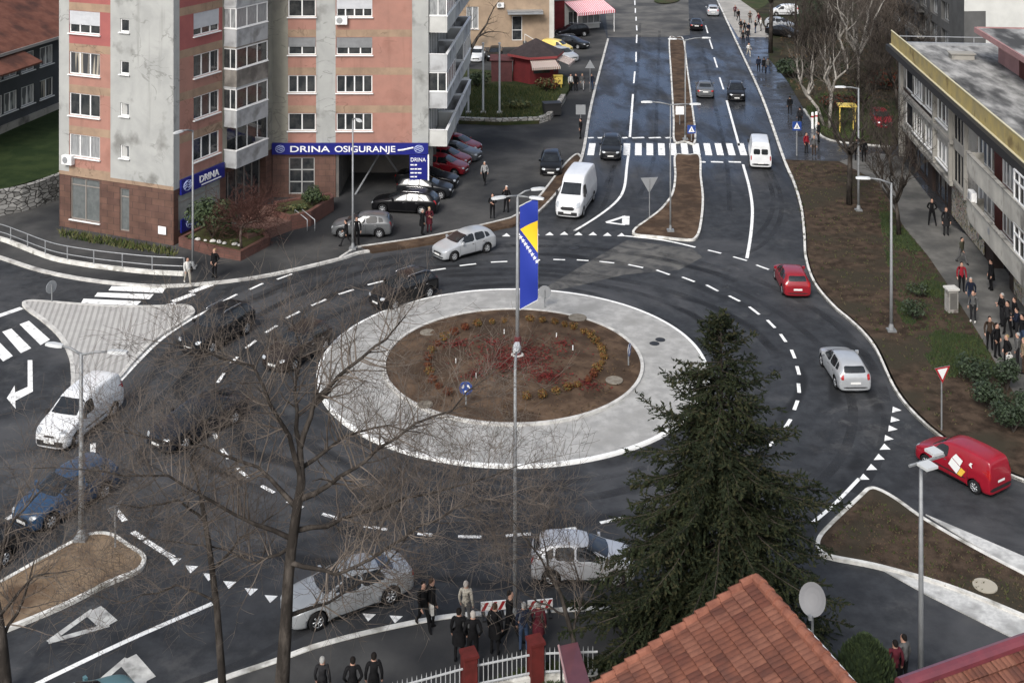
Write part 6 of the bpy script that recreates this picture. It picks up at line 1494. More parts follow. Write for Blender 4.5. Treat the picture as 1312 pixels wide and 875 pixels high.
def pose_mesh(pose):
    if pose in POSES: return POSES[pose]
    lh, rh = Vector((0,.10,.92)), Vector((0,-.10,.92))
    lk, rk, la, ra = Vector((.03,.11,.50)), Vector((.03,-.11,.50)), Vector((-.02,.12,.09)), Vector((-.02,-.12,.09))
    ls, rs = Vector((0,.185,1.42)), Vector((0,-.185,1.42)); le, re = Vector((-.03,.25,1.14)), Vector((-.03,-.25,1.14)); lw, rw = Vector((.07,.25,.90)), Vector((.07,-.25,.90))
    hd = Vector((0,0,0)); lean = 0
    if pose == 'walk':
        lk, la = Vector((.22,.10,.52)), Vector((.36,.10,.10)); rk, ra = Vector((-.08,-.10,.49)), Vector((-.38,-.10,.16))
        le, lw = Vector((-.16,.24,1.15)), Vector((-.10,.24,.90)); re, rw = Vector((.10,-.24,1.16)), Vector((.26,-.22,.98)); lean = .03
    elif pose == 'run':
        lk, la = Vector((.30,.10,.62)), Vector((.22,.10,.22)); rk, ra = Vector((-.12,-.10,.52)), Vector((-.46,-.10,.34)); le, lw = Vector((-.22,.26,1.2)), Vector((-.05,.30,1.05)); re, rw = Vector((.12,-.28,1.2)), Vector((.34,-.24,1.15)); lean = .10
    elif pose == 'pockets':
        le, re = Vector((-.08,.29,1.16)), Vector((-.08,-.29,1.16)); lw, rw = Vector((.06,.21,.96)), Vector((.06,-.21,.96)); lk = Vector((.05,.13,.50)); la = Vector((.03,.17,.09))
    elif pose == 'folded':
        le, re = Vector((.05,.27,1.16)), Vector((.05,-.27,1.16)); lw, rw = Vector((.22,.02,1.18)), Vector((.24,-.02,1.12))
    elif pose == 'phone':
        re, rw = Vector((.06,-.28,1.17)), Vector((.20,-.12,1.44)); ra = Vector((.02,-.16,.09))
    elif pose == 'wide':
        lk, la, rk, ra = Vector((.02,.18,.50)), Vector((0,.26,.09)), Vector((.03,-.15,.50)), Vector((-.01,-.2,.09)); le, re = Vector((-.04,.30,1.15)), Vector((-.05,-.28,1.16)); lw, rw = Vector((-.16,.12,.98)), Vector((-.16,-.1,.98))
    L = Vector((lean,0,0))
    V, E, RAD, LAB = [], [], [], []
    def pt(p, r): V.append(p); RAD.append(r); return len(V)-1
    def ed(a, b_, lab): E.append((a,b_)); LAB.append(lab)
    pel = pt(Vector((0,0,.95)), (.165,.125)); sp = pt(Vector((0,0,1.13))+L*.5, (.16,.12)); chs = pt(Vector((0,0,1.32))+L, (.185,.13)); up = pt(Vector((0,0,1.43))+L, (.12,.095)); nk = pt(Vector((.01,0,1.51))+L*1.2, (.058,.06)); h0 = pt(Vector((.025,0,1.59))+L*1.3, (.078,.092)); h1 = pt(Vector((.02,0,1.67))+L*1.3, (.080,.096)); h2 = pt(Vector((.01,0,1.735))+L*1.3, (.055,.062))
    ed(pel,sp,1); ed(sp,chs,1); ed(chs,up,1); ed(up,nk,2); ed(nk,h0,2); ed(h0,h1,2); ed(h1,h2,2)
    ns = pt(Vector((.125,0,1.635))+L*1.3, (.014,.014)); ed(h0,ns,2)
    for s_, e_, w_, hip, k_, a_ in ((ls,le,lw,lh,lk,la),(rs,re,rw,rh,rk,ra)):
        s_ = s_+L; e_ = e_+L; w_ = w_+L; sd_ = 1 if s_.y > 0 else -1
        S0 = pt(s_, (.075,.07)); ed(up,S0,1); E0 = pt(e_, (.055,.055)); ed(S0,E0,1); W0 = pt(w_, (.04,.036)); ed(E0,W0,1)
        d = (w_-e_).normalized(); H0 = pt(w_+d*.08, (.042,.022)); ed(W0,H0,2)
        side = d.cross(Vector((0,sd_,0))); side = side.normalized() if side.length > .1 else Vector((1,0,0))
        for f in range(4):
            q = pt(w_+d*(.16+(.02 if f in (1,2) else -.01))+side*(.03-.02*f)+Vector((0,-sd_*.02,0)), (.009,.009)); ed(H0,q,2)
        th = pt(w_+d*.09+side*.06, (.010,.010)); ed(W0,th,2)
        hp = pt(hip, (.10,.105)); ed(pel,hp,0); K0 = pt(k_, (.064,.068)); ed(hp,K0,0); A0 = pt(a_, (.045,.048)); ed(K0,A0,0)
        T0 = pt(a_+Vector((.16,0,-.045)), (.042,.032)); ed(A0,T0,3); B0 = pt(a_+Vector((-.05,0,-.05)), (.035,.03)); ed(A0,B0,3)
    me = bpy.data.meshes.new('body'); me.from_pydata([tuple(v) for v in V], E, [])
    o = bpy.data.objects.new('tmp', me); COL.objects.link(o)
    m_ = o.modifiers.new('k', 'SKIN'); m_.use_smooth_shade = True
    lay = me.skin_vertices[0].data
    for i, r in enumerate(RAD): lay[i].radius = r; lay[i].use_root = (i == 0)
    sb = o.modifiers.new('s', 'SUBSURF'); sb.levels = 1; sb.render_levels = 1
    out = bpy.data.meshes.new_from_object(o.evaluated_get(DG())); bpy.data.objects.remove(o)
    out.materials.clear()
    for q in range(4): out.materials.append(M_SKIN)
    for p in out.polygons:
        c = p.center; best = 9; li = 1
        for (a, b_), lab in zip(E, LAB):
            A, B = V[a], V[b_]; t = max(0, min(1, (c-A).dot(B-A)/max(1e-9, (B-A).length_squared))); dd = (c-A-(B-A)*t).length - .5*sum(RAD[a]+RAD[b_])/4
            if dd < best: best = dd; li = lab
        p.material_index = {0:0, 1:1, 2:2, 3:3}[li]; p.use_smooth = True
    # hair cap and coat skirt
    hc = MB(); c = Vector((0,0,1.665))+L*1.3; n = 12
    for j in range(5):
        th = R(-8+j*24)
        for i in range(n):
            a = 2*math.pi*i/n; fz = .5*max(0, math.cos(a))
            hc.v.append((c.x-.012+.104*math.cos(th)*math.cos(a)*(1-.12*max(0,math.cos(a))), c.y+.092*math.cos(th)*math.sin(a), c.z+.0+.098*math.sin(th)+(.05*max(0,math.cos(a))**.5 if j == 0 and math.cos(a) > 0 else 0)-(.07*max(0,-math.cos(a)) if j == 0 else 0)))
    for j in range(4):
        for i in range(n): a = j*n+i; b2 = j*n+(i+1) % n; hc.f.append((a,b2,b2+n,a+n)); hc.m.append(0)
    hc.f.append(tuple(4*n+i for i in range(n))); hc.m.append(0)
    sk = MB(); n = 14; wlk = .13 if pose in ('walk','run') else 0
    for z, rx, ry in ((1.06,.155,.205),(.92,.175+wlk*.4,.215),(.74,.19+wlk,.225),(.62,.20+wlk*1.3,.23)):
        for i in range(n): a = 2*math.pi*i/n; sk.v.append((rx*math.cos(a)*(1+.05*math.sin(5*a)), ry*math.sin(a), z))
    for j in range(3):
        for i in range(n): a = j*n+i; b2 = j*n+(i+1) % n; sk.f.append((a,a+n,b2+n,b2)); sk.m.append(0)
    POSES[pose] = (out, hc, sk, lean); return POSES[pose]
PC = {}
def person(label, pos, face, top='black', legs='char', hair='dark', pose='stand', h=1.74, coat=False, bag=None, group=None, shoes='black', umbrella=None, hat=None):
    """face: degrees, 0 = towards +X, 90 = away from the camera, -90 = towards it"""
    out, hc, sk, lean = pose_mesh(pose); key = (pose, top, legs, shoes)
    if key not in PC:
        me = out.copy()
        for i, m_ in enumerate((CLOTH[legs], CLOTH[top], M_SKIN, CLOTH[shoes])): me.materials[i] = m_
        PC[key] = me
    t = thing('person', label, 'person', pos, R(face), group); k = h/1.74; t.scale = (k,k,k)
    link('body', PC[key], t)
    hk = ('hair', pose, hair if not hat else 'hat'+hat)
    if hk not in PC: PC[hk] = hc.mesh('hair', [HAIR[hair] if not hat else CLOTH[hat]], True)
    link('hair' if not hat else 'cap', PC[hk], t)
    if coat:
        ck = ('coat', pose, top)
        if ck not in PC: PC[ck] = sk.mesh('coat', [CLOTH[top]], True)
        link('coat', PC[ck], t)
    if bag:
        b_ = MB(); w = Vector((.05,.29,.68)) if bag[1] == 'hand' else (Vector((-.19,0,1.22)) if bag[1] == 'back' else Vector((.0,.27,.95)))
        d = (.32,.10,.34) if bag[1] == 'hand' else ((.16,.30,.42) if bag[1] == 'back' else (.26,.10,.24))
        b_.box(w, d); b_.box(w+Vector((0,0,d[2]/2+.01)), (d[0]*.8,d[1]*.7,.03))
        if bag[1] != 'back': b_.tube([w+Vector((-.1,0,d[2]/2)), w+Vector((-.06,0,d[2]/2+.16)), w+Vector((.06,0,d[2]/2+.16)), w+Vector((.1,0,d[2]/2))], .012, 5)
        bt = thing('bag', bag[2], 'bag', pos, R(face)); bt.scale = (k,k,k); b_.build('pouch', CLOTH[bag[0]], bt)
    return t
def PP(label, px, py, face, z=.12, **k): return person(label, G(px, py, z), face, **k)
# left crossing and car park
PP('person in white with a dark bag stepping onto the left crossing', 240, 365, -60, 0.11, top='white', legs='cream', hair='dark', pose='walk', h=1.62, shoes='white', bag=('black','hip','black shoulder bag at the hip of the person in white'))
PP('bald person in black standing on the pavement by the brick planter', 275, 356, -120, top='black', legs='black', hair='fair', pose='pockets', h=1.74)
PP('person in black just left of the kerb bulge lamp', 444, 316, 170, top='black', legs='char', hair='dark', h=1.72, pose='walk')
PP('tall person in black just right of the kerb bulge lamp', 457, 314, -80, top='black', legs='black', hair='dark', pose='stand', h=1.82)
PP('person in a black coat with white hair beside the maroon coat', 541, 301, 20, top='black', legs='black', hair='white', coat=True, h=1.72)
PP('person in a long maroon coat in front of the black estate car', 550, 298, -70, top='maroon', legs='maroon', hair='fair', coat=True, h=1.7, pose='folded')
PP('person in a pale waistcoat walking across the car park', 621, 236, -100, top='pale', legs='black', hair='grey', pose='walk', h=1.7)
PP('person in black with folded arms on the car park near the flag', 631, 280, -95, top='black', legs='black', hair='dark', pose='folded', h=1.7)
PP('person in black with a white cap next to the flag', 649, 272, -110, top='black', legs='black', hat='white', pose='phone', h=1.84)
PP('person in dark clothes below the pale kerbside board', 744, 178, 180, top='black', legs='black', hair='dark', h=1.75)
# kiosk side
PP('person with a white scarf beside the kiosk garden', 731, 117, -60, .12, top='white', legs='black', hair='dark', h=1.75)
PP('person in black next to the white scarf at the kiosk garden', 738, 117, -120, .12, top='black', legs='black', hair='dark', h=1.78)
PP('person in pale trousers walking near the thin board post', 746, 116, -90, .12, top='grey', legs='pale', hair='fair', h=1.7, pose='walk')
PP('person in blue right of the thin board post', 758, 116, -90, .12, top='navy', legs='jeans', hair='dark', h=1.7)
PP('person in black at the door of the red shop', 736, 28, -90, .12, top='black', legs='black', hair='dark', h=1.7)
# top right footpath
for i, (x, y, tp_, lg, hr, fc, lab) in enumerate([
 (942,22,'maroon','black','dark',-100,'person in maroon farthest up the pale footpath'),
 (946,28,'black','char','dark',-80,'person in black standing behind the group on the pale footpath'),
 (949,42,'char','black','dark',-60,'leftmost person in the group at the end of the pale footpath'),
 (954,44,'black','black','fair',-120,'person with fair hair in the footpath group'),
 (959,46,'navy','char','grey',-90,'person in navy with grey hair in the footpath group'),
 (968,43,'black','jeans','dark',180,'person in jeans standing at the right of the footpath group'),
 (952,57,'black','black','dark',-90,'person in black in front of the footpath group'),
 (958,55,'char','navy','brown',-100,'brown haired person in front of the footpath group'),
 (961,30,'brown','black','dark',-100,'person in brown at the back of the footpath group'),
 (975,40,'white','grey','white',160,'person in a white top near the dark tree'),
 (972,33,'maroon','char','dark',-150,'person in maroon between the lawn and the dark tree')]):
    PP(lab, x, y, fc, .13, top=tp_, legs=lg, hair=hr, pose=('stand','walk','pockets')[i % 3], h=1.68+.03*(i % 4))
PP('person in white striding down the wet pavement', 959, 74, -80, top='white', legs='cream', hair='dark', pose='run', h=1.72, shoes='white')
PP('dark person walking alone on the wet pavement', 972, 93, 80, top='navy', legs='black', hair='dark', pose='walk', h=1.76)
PP('left person of the pair on the wet pavement', 979, 95, 85, top='black', legs='black', hair='dark', pose='walk', h=1.8)
PP('grey shirted right person of the pair on the wet pavement', 984, 95, 95, top='grey', legs='jeans', hair='brown', pose='walk', h=1.72)
PP('dark person by the park edge on the wet pavement, left one', 1012, 148, 80, top='black', legs='char', hair='dark', pose='walk', h=1.78)
PP('dark person by the park edge on the wet pavement, right one', 1025, 163, 100, top='char', legs='black', hair='dark', h=1.8)
PP('person in a red jacket beside the blue crossing sign', 1033, 197, -60, top='red', legs='char', hair='brown', h=1.72)
PP('person in a grey jacket right of the red jacket', 1043, 200, -110, top='grey', legs='brown', hair='fair', h=1.66)
PP('dark tall person at the park corner bollards', 1049, 183, 180, top='black', legs='black', hair='dark', h=1.8)
PP('left person of the pair in black behind the farther verge lamp', 1098, 206, 85, top='black', legs='black', hair='dark', h=1.86)
PP('right person of the pair in black behind the farther verge lamp', 1107, 208, 95, top='black', legs='black', hair='dark', h=1.84)
# east footpath
PP('person in black standing alone on the upper east footpath', 1194, 289, -110, top='black', legs='black', hair='dark', pose='wide', h=1.82)
PP('thin dark person close to the painted shop wall', 1212, 302, -90, top='char', legs='char', hair='brown', h=1.86, coat=True)
PP('person in olive stepping past the painted shutter', 1232, 338, -60, top='olive', legs='grey', hair='dark', pose='walk', h=1.62)
PP('person in a dark red jacket on the east footpath', 1232, 374, -100, top='red', legs='black', hair='dark', h=1.72)
PP('person in navy with grey hair on the east footpath', 1244, 394, -120, top='navy', legs='jeans', hair='grey', pose='walk', h=1.68)
PP('person in grey with white shoes at the edge of the east footpath', 1247, 413, -130, top='grey', legs='char', hair='brown', shoes='white', h=1.72)
PP('person in a long black coat in the shop doorway', 1270, 372, 180, top='black', legs='black', hair='dark', coat=True, h=1.78)
crowd = [(1268,448,'brown','black','dark',-100,'brown jacketed person at the left front of the crowd'),(1277,458,'black','black','dark',-60,'person in black second from the left of the crowd'),(1284,418,'black','char','grey',180,'grey haired person at the back of the crowd'),
 (1291,430,'char','black','dark',-150,'person in charcoal in the middle of the crowd'),(1300,422,'black','black','brown',170,'brown haired person at the back right of the crowd'),(1290,474,'black','black','fair',-170,'fair haired person in front holding a white bag'),
 (1303,438,'navy','char','dark',160,'person in navy on the right of the crowd'),(1310,448,'black','jeans','dark',-170,'person in jeans cut by the right edge of the photo'),(1304,470,'grey','char','grey',150,'person in grey with grey hair at the right front of the crowd'),(1312,478,'tan','brown','fair',160,'person in tan at the right border in front')]
for i, (x, y, tp_, lg, hr, fc, lab) in enumerate(crowd):
    PP(lab, x, y, fc, top=tp_, legs=lg, hair=hr, pose=('stand','pockets','folded','wide')[i % 4], h=1.70+.04*(i % 4), bag=('white','hand','white bag held by the fair haired person in the crowd') if i == 5 else None)
# south pavement
PP('person in black with a white paper bag stepping over the south kerb', 542, 806, -60, .05, top='black', legs='black', hair='dark', pose='walk', h=1.62, bag=('white','hand','white paper bag carried over the south kerb'))
PP('person in black right beside the white paper bag carrier', 553, 802, 30, .05, top='black', legs='black', hair='brown', h=1.62)
PP('person with white hair in a cream jacket at the south kerb', 597, 806, 70, .12, top='cream', legs='grey', hair='white', h=1.62)
PP('tall person in black with dark hair standing left of the bald person', 588, 848, 80, .12, top='black', legs='black', hair='dark', coat=True, h=1.74)
PP('bald person in a black jacket behind the fence', 606, 852, 90, .12, top='black', legs='black', hair='white', pose='pockets', h=1.74)
PP('person in a black coat with reddish hair near the striped board', 634, 838, 70, .12, top='black', legs='black', hair='brown', coat=True, h=1.66)
PP('man in a dark suit with a white collar walking along the south kerb', 652, 826, -10, .12, top='black', legs='black', hair='dark', pose='walk', h=1.78)
PP('person in a navy jacket and jeans behind the fence', 671, 834, 90, .12, top='navy', legs='jeans', hair='grey', h=1.6)
PP('person in a maroon coat behind the red fence post', 690, 832, 80, .12, top='maroon', legs='black', hair='grey', coat=True, h=1.58)
PP('left person of the two in black at the bottom of the photo', 452, 912, 100, .12, top='black', legs='black', hair='dark', pose='pockets', h=1.68)
PP('right person of the two in black at the bottom of the photo', 479, 908, 95, .12, top='black', legs='black', hair='dark', pose='stand', h=1.72)
PP('person in dark grey hidden behind the big trunk', 413, 908, 80, .12, top='char', legs='black', hair='grey', h=1.6)
PP('person in a maroon top below the thuja', 1147, 888, 90, .0, top='maroon', legs='black', hair='dark', h=1.66)
PP('person in grey beside the floodlight mast', 1158, 880, 120, .0, top='grey', legs='black', hair='dark', h=1.66)
# ------------------------------------------------------------------ trees and plants
M_BARK = mat('dark_bark', (.028,.024,.021), .95, (.085,.073,.063), 3.5, 9, bump=1.0, bscale=9, stretch=(1,1,.35), lo=.45, hi=.68)
M_TWIG = mat('grey_twigs', (.16,.134,.113), .95, (.07,.057,.048), .9, 4)
M_TWIGD = mat('dark_twigs', (.032,.027,.023), .95, (.065,.054,.046), 1.2, 4)
M_BIRCH = mat('birch_bark', (.32,.30,.27), .85, (.20,.185,.165), 2, 6, col3=(.07,.065,.06), scale3=3, lo3=.58, hi3=.64)
def grow(mb, p, d, r, L, depth, rnd, up=.10, spread=.75, nch=3, minr=.006, mi=0, droop=0.0, seg=5):
    """one branch as a tapered crooked tube, with side branches along its outer part"""
    pts = [p.copy()]; rs = [r]; q = p.copy(); dd = d.normalized()
    for i in range(seg):
        dd = (dd+Vector((rnd.gauss(0,.13), rnd.gauss(0,.13), rnd.gauss(0,.10)+up*.3-droop*.3))).normalized()
        q = q+dd*L/seg; pts.append(q.copy()); rs.append(max(minr*.6, r*(1-.72*(i+1)/seg)))
    mb.tube(pts, rs, 6 if r > .05 else (4 if r > .02 else 3), cap=False, mi=mi)
    if depth <= 0: return
    for k in range(nch):
        t = .25+.75*(k+rnd.random()*.8)/nch; t = min(t, .98); i = min(seg-1, int(t*seg)); f = t*seg-i
        b_ = pts[i].lerp(pts[i+1], f); ax = (pts[i+1]-pts[i]).normalized()
        a = ax.orthogonal().normalized(); a.rotate(Matrix.Rotation(rnd.uniform(0,6.283), 3, ax))
        nd = ax*(1-spread*.55)+a*spread+Vector((0,0,up)); rr = max(minr, rs[i]*rnd.uniform(.45,.62))
        grow(mb, b_, nd, rr, L*rnd.uniform(.48,.72), depth-1, rnd, up, spread, nch, minr, mi, droop, max(3, seg-1))
def bare_tree(name, label, base, trunk, limbs, seed, depth=3, nch=4, mats=(None,None), up=.1, minr=.007, spread=.75, group=None, twig_mi=0, cat='tree'):
    """trunk: [(point, radius)...], limbs: list of [(point, radius)...] each given, twigs grown from them"""
    rnd = random.Random(seed); t = thing(name, label, cat, base, 0, group); b0 = Vector(base)
    tk = MB(); tk.tube([Vector(p)-b0 for p, r in trunk], [r for p, r in trunk], 10); tk.build('trunk', mats[0] or M_BARK, t, smooth=True)
    for lb_ in limbs:
        m_ = MB(); P = [Vector(p)-b0 for p, r in lb_]; RR = [r for p, r in lb_]
        sp = []; sr = []
        for i in range(len(P)-1):
            for j in range(3): sp.append(P[i].lerp(P[i+1], j/3)+Vector((rnd.gauss(0,.03),rnd.gauss(0,.05),rnd.gauss(0,.03)))*(1 if i+j else 0)); sr.append(RR[i]+(RR[i+1]-RR[i])*j/3)
        sp.append(P[-1]); sr.append(RR[-1])
        if name == 'bare_tree': sr = [r*.8 for r in sr]
        m_.tube(sp, sr, 7, cap=False); li = m_.build('limb', mats[0] or M_BARK, t, smooth=True)
        w = MB(); n = max(3, int(sum((P[i+1]-P[i]).length for i in range(len(P)-1))*nch))
        for k in range(n):
            f = .18+.82*(k+rnd.random())/n; f = min(.999, f)*(len(sp)-1); i = int(f); q = sp[i].lerp(sp[i+1], f-i); ax = (sp[i+1]-sp[i]).normalized()
            a = ax.orthogonal().normalized(); a.rotate(Matrix.Rotation(rnd.uniform(0,6.283), 3, ax))
            grow(w, q, ax*.4+a*spread+Vector((0,0,up)), min(.05, max(minr*1.4, sr[i]*.5)), rnd.uniform(1.0,2.0), depth-1, rnd, up, spread, 4, minr)
        grow(w, sp[-1], sp[-1]-sp[-2], max(minr*1.5, sr[-1]), 1.6, depth-1, rnd, up, spread, 4, minr)
        link('twigs', w.mesh('twigs', [mats[1] or M_TWIG], True), li)
    return t
# the big bare tree in front of the ring: limbs traced from their place in the photo, then given depth
def L3(lst, Y):
    out = []
    for px, py, dy, r in lst: out.append((AT(px, py, Y+dy), r))
    return out
YT = 36.0
base = Vector(((360-656)/FPX*YT, YT, .1))
bare_tree('bare_tree', 'big bare tree with spreading grey twigs in front of the roundabout', base,
  L3([(357,931,0,.27),(361,880,.05,.225),(364,835,-.05,.20),(367,790,0,.18),(369,745,.06,.165),(373,705,0,.155),(380,655,-.05,.145),(386,618,0,.13),(384,570,.1,.09)], YT),
  [L3([(384,575,.1,.12),(404,512,.2,.085),(448,470,.4,.07),(495,434,.8,.045),(520,404,1.2,.02)], YT),
   L3([(386,610,0,.12),(360,540,-.4,.07),(325,470,-.8,.05),(262,450,-.9,.035),(215,440,-1.0,.015)], YT),
   L3([(384,570,.1,.10),(378,505,.6,.06),(385,450,1.0,.04),(372,400,1.2,.015)], YT),
   L3([(380,650,0,.11),(330,600,.5,.06),(262,575,.9,.045),(190,560,1.2,.03),(120,548,1.5,.012)], YT),
   L3([(374,690,0,.10),(300,660,-.6,.055),(215,610,-1.2,.04),(130,606,-1.5,.025),(40,600,-1.7,.01)], YT),
   L3([(383,640,0,.12),(440,610,-.5,.07),(510,560,-.9,.05),(580,520,-1.0,.035),(640,470,-1.1,.012)], YT),
   L3([(376,680,0,.11),(440,665,.7,.065),(520,640,1.4,.05),(600,620,1.9,.03),(690,590,2.2,.012)], YT),
   L3([(370,720,0,.10),(430,735,-.8,.06),(500,700,-1.4,.05),(560,660,-1.6,.035),(625,640,-1.8,.015)], YT),
   L3([(366,790,0,.09),(420,770,1.0,.05),(480,740,1.6,.04),(520,690,2.0,.02)], YT),
   L3([(385,600,.2,.09),(440,560,1.0,.05),(500,545,1.6,.035),(560,560,1.9,.012)], YT),
   L3([(372,700,0,.07),(330,720,.8,.045),(270,700,1.2,.03),(190,690,1.5,.012)], YT)], 11, depth=3, nch=8.0, minr=.0056)
YS = 37.0
b2 = Vector(((284-656)/FPX*YS, YS, .1))
bare_tree('bare_tree', 'slim bare tree left of the big one with a dark leaning trunk', b2,
  L3([(286,910,0,.14),(284,860,0,.12),(278,780,0,.10),(268,700,0,.085),(258,640,0,.06)], YS),
  [L3([(258,640,0,.06),(246,590,.3,.04),(262,540,.5,.03),(300,500,.7,.015)], YS), L3([(264,670,0,.06),(230,640,-.4,.04),(180,650,-.8,.025),(120,640,-1,.01)], YS),
   L3([(272,730,0,.06),(310,690,.5,.04),(350,660,.8,.02)], YS), L3([(276,770,0,.05),(225,750,.5,.035),(160,770,.8,.02),(110,760,1,.01)], YS)], 12, depth=3, nch=7.0, minr=.0058)
b3 = Vector(((8-656)/FPX*37.5, 37.5, .1))
bare_tree('bare_tree', 'dark bare trunk at the bottom left corner of the photo', b3,
  L3([(9,910,0,.20),(7,870,0,.18),(3,820,0,.15),(-6,760,0,.10)], 37.5), [L3([(3,820,0,.08),(30,770,.4,.05),(50,700,.7,.02)], 37.5), L3([(-6,760,0,.08),(10,680,.3,.05),(60,620,.5,.03),(120,660,.6,.012)], 37.5), L3([(-2,790,0,.07),(40,740,-.6,.04),(95,730,-.9,.012)], 37.5)], 13, depth=3, nch=4.0, minr=.0065)
YB = 37.6
b4 = Vector(((742-656)/FPX*YB, YB, .15))
bare_tree('bare_tree', 'young bare tree with pale twigs between the fence and the spruce', b4,
  L3([(742,900,0,.10),(735,820,0,.085),(718,760,0,.06),(702,725,0,.04)], YB), [L3([(735,820,0,.05),(745,760,.3,.035),(730,700,.5,.015)], YB), L3([(718,760,0,.05),(680,700,-.3,.03),(640,640,-.5,.012)], YB), L3([(728,790,0,.05),(690,770,.5,.03),(640,740,.8,.012)], YB), L3([(702,725,0,.04),(695,680,.2,.02),(710,640,.4,.01)], YB)], 14, depth=3, nch=6.0, minr=.0065)

# spruce
def needle_branch(mb, nb, p, d, L, r, rnd, dens=1.0):
    """a drooping spruce bough: stem tube, side sprays carrying needle blades"""
    pts = [p.copy()]; q = p.copy(); n = 6; dd = d.copy()
    for i in range(n):
        dd = (dd+Vector((rnd.gauss(0,.05), rnd.gauss(0,.05), (-.10 if i < 3 else .10)+rnd.gauss(0,.04)))).normalized(); q = q+dd*L/n; pts.append(q.copy())
    mb.tube(pts, [r*(1-.8*i/n) for i in range(n+1)], 4, cap=False)
    ns = max(9, int(L*17*dens))
    for k in range(ns):
        t = .12+.88*(k+rnd.random())/ns; f = min(.999, t)*n; i = int(f); b_ = pts[i].lerp(pts[i+1], f-i); ax = (pts[i+1]-pts[i]).normalized()
        sd_ = 1 if k % 2 else -1; lat = ax.cross(Vector((0,0,1))).normalized()*sd_
        l2 = (.25+.42*L*(1-t)*.6)*rnd.uniform(.6,1.15); d2 = (ax*rnd.uniform(.4,1.0)+lat*rnd.uniform(.3,.9)+Vector((rnd.gauss(0,.28),rnd.gauss(0,.28),rnd.uniform(-.75,.25)))).normalized()
        m = max(4, int(l2/.052))
        for j in range(m):
            c = b_+d2*l2*(j+.5)/m; w = .038*rnd.uniform(.7,1.3); up_ = Vector((rnd.gauss(0,.35), rnd.gauss(0,.35), 1)).normalized(); s2 = d2.cross(up_).normalized()
            e = (d2+Vector((rnd.gauss(0,.6),rnd.gauss(0,.6),rnd.gauss(0,.45)))).normalized()*.085*rnd.uniform(.7,1.4); o = len(nb.v)
            nb.v += [tuple(c-e*.6), tuple(c+s2*w-e*.1-Vector((0,0,.015))), tuple(c+e), tuple(c-s2*w-e*.1-Vector((0,0,.015)))]
            nb.f.append((o,o+1,o+2,o+3)); nb.m.append(0 if rnd.random() < .72 else 1)
M_NEED = mat('spruce_needles', (.009,.013,.007), .85, (.018,.023,.011), .6, 6)
M_NEED2 = mat('spruce_tips', (.022,.026,.011), .85, (.034,.032,.016), .8, 4)
def spruce(label, base, H, Rb, seed, gaps=.12):
    rnd = random.Random(seed); t = thing('spruce_tree', label, 'tree', base)
    tk = MB(); tk.tube([(0,0,0),(.05,0,H*.4),(.0,.03,H*.8),(0,0,H)], [.20,.14,.05,.01], 8); tk.build('trunk', M_BARK, t, smooth=True)
    bo = MB(); ne = MB(); z = .9; k = 0
    while z < H-.15:
        f = 1-z/H; Lz = Rb*(f**.80)+.06; nb_ = 9 if f > .3 else 6
        for i in range(nb_):
            if rnd.random() < gaps: continue
            a = 6.283*i/nb_+k*1.3+rnd.uniform(-.35,.35); L = Lz*rnd.choice((.5,.7,.8,.9,1.0,1.1))*rnd.uniform(.9,1.1)*(1+.14*math.sin(a*2+k*.37)+.10*math.sin(a*3-k*.21))
            el = .38-.75*f+rnd.uniform(-.22,.16) if f > .12 else .7
            needle_branch(bo, ne, Vector((0,0,z+rnd.uniform(-.1,.1))), Vector((math.cos(a)*math.cos(el), math.sin(a)*math.cos(el), math.sin(el))), L, .03*f+.012, rnd, 1.0)
        z += .17+.14*f; k += 1
    cr = ne.build('crown', [M_NEED, M_NEED2], t); link('boughs', bo.mesh('boughs', [M_TWIGD]), cr)
    return t
YC = 38.5
spruce('tall dark spruce with drooping boughs in front of the lower road', Vector(((924-656)/FPX*YC, YC, .15)), HC-(403-YH)*YC/FPX-.1, 5.8, 21)
def leaf_mass(nb, c, r, n, rnd, size, squash=1.0, nm=2):
    for k in range(n):
        while True:
            v = Vector((rnd.uniform(-1,1), rnd.uniform(-1,1), rnd.uniform(-1,1)))
            if .25 < v.length < 1: break
        v = v*(1-.18*rnd.random()); p = Vector(c)+Vector((v.x*r[0], v.y*r[1], v.z*r[2])); nrm = (v+Vector((rnd.gauss(0,.5),rnd.gauss(0,.5),rnd.gauss(0,.5)+.3))).normalized()
        a = nrm.orthogonal().normalized(); a.rotate(Matrix.Rotation(rnd.uniform(0,6.28), 3, nrm)); b_ = nrm.cross(a); s_ = size*rnd.uniform(.6,1.4); o = len(nb.v)
        nb.v += [tuple(p-a*s_), tuple(p+b_*s_*.6), tuple(p+a*s_), tuple(p-b_*s_*.6)]; nb.f.append((o,o+1,o+2,o+3)); nb.m.append(rnd.randrange(nm))
M_LEAF = [mat('evergreen_leaf', (.026,.042,.018), .7), mat('evergreen_leaf_light', (.045,.065,.024), .7), mat('yellowish_leaf', (.10,.10,.035), .7), mat('hedge_leaf', (.022,.034,.018), .7)]
M_CORE = mat('inner_twigs', (.014,.017,.010), .95)
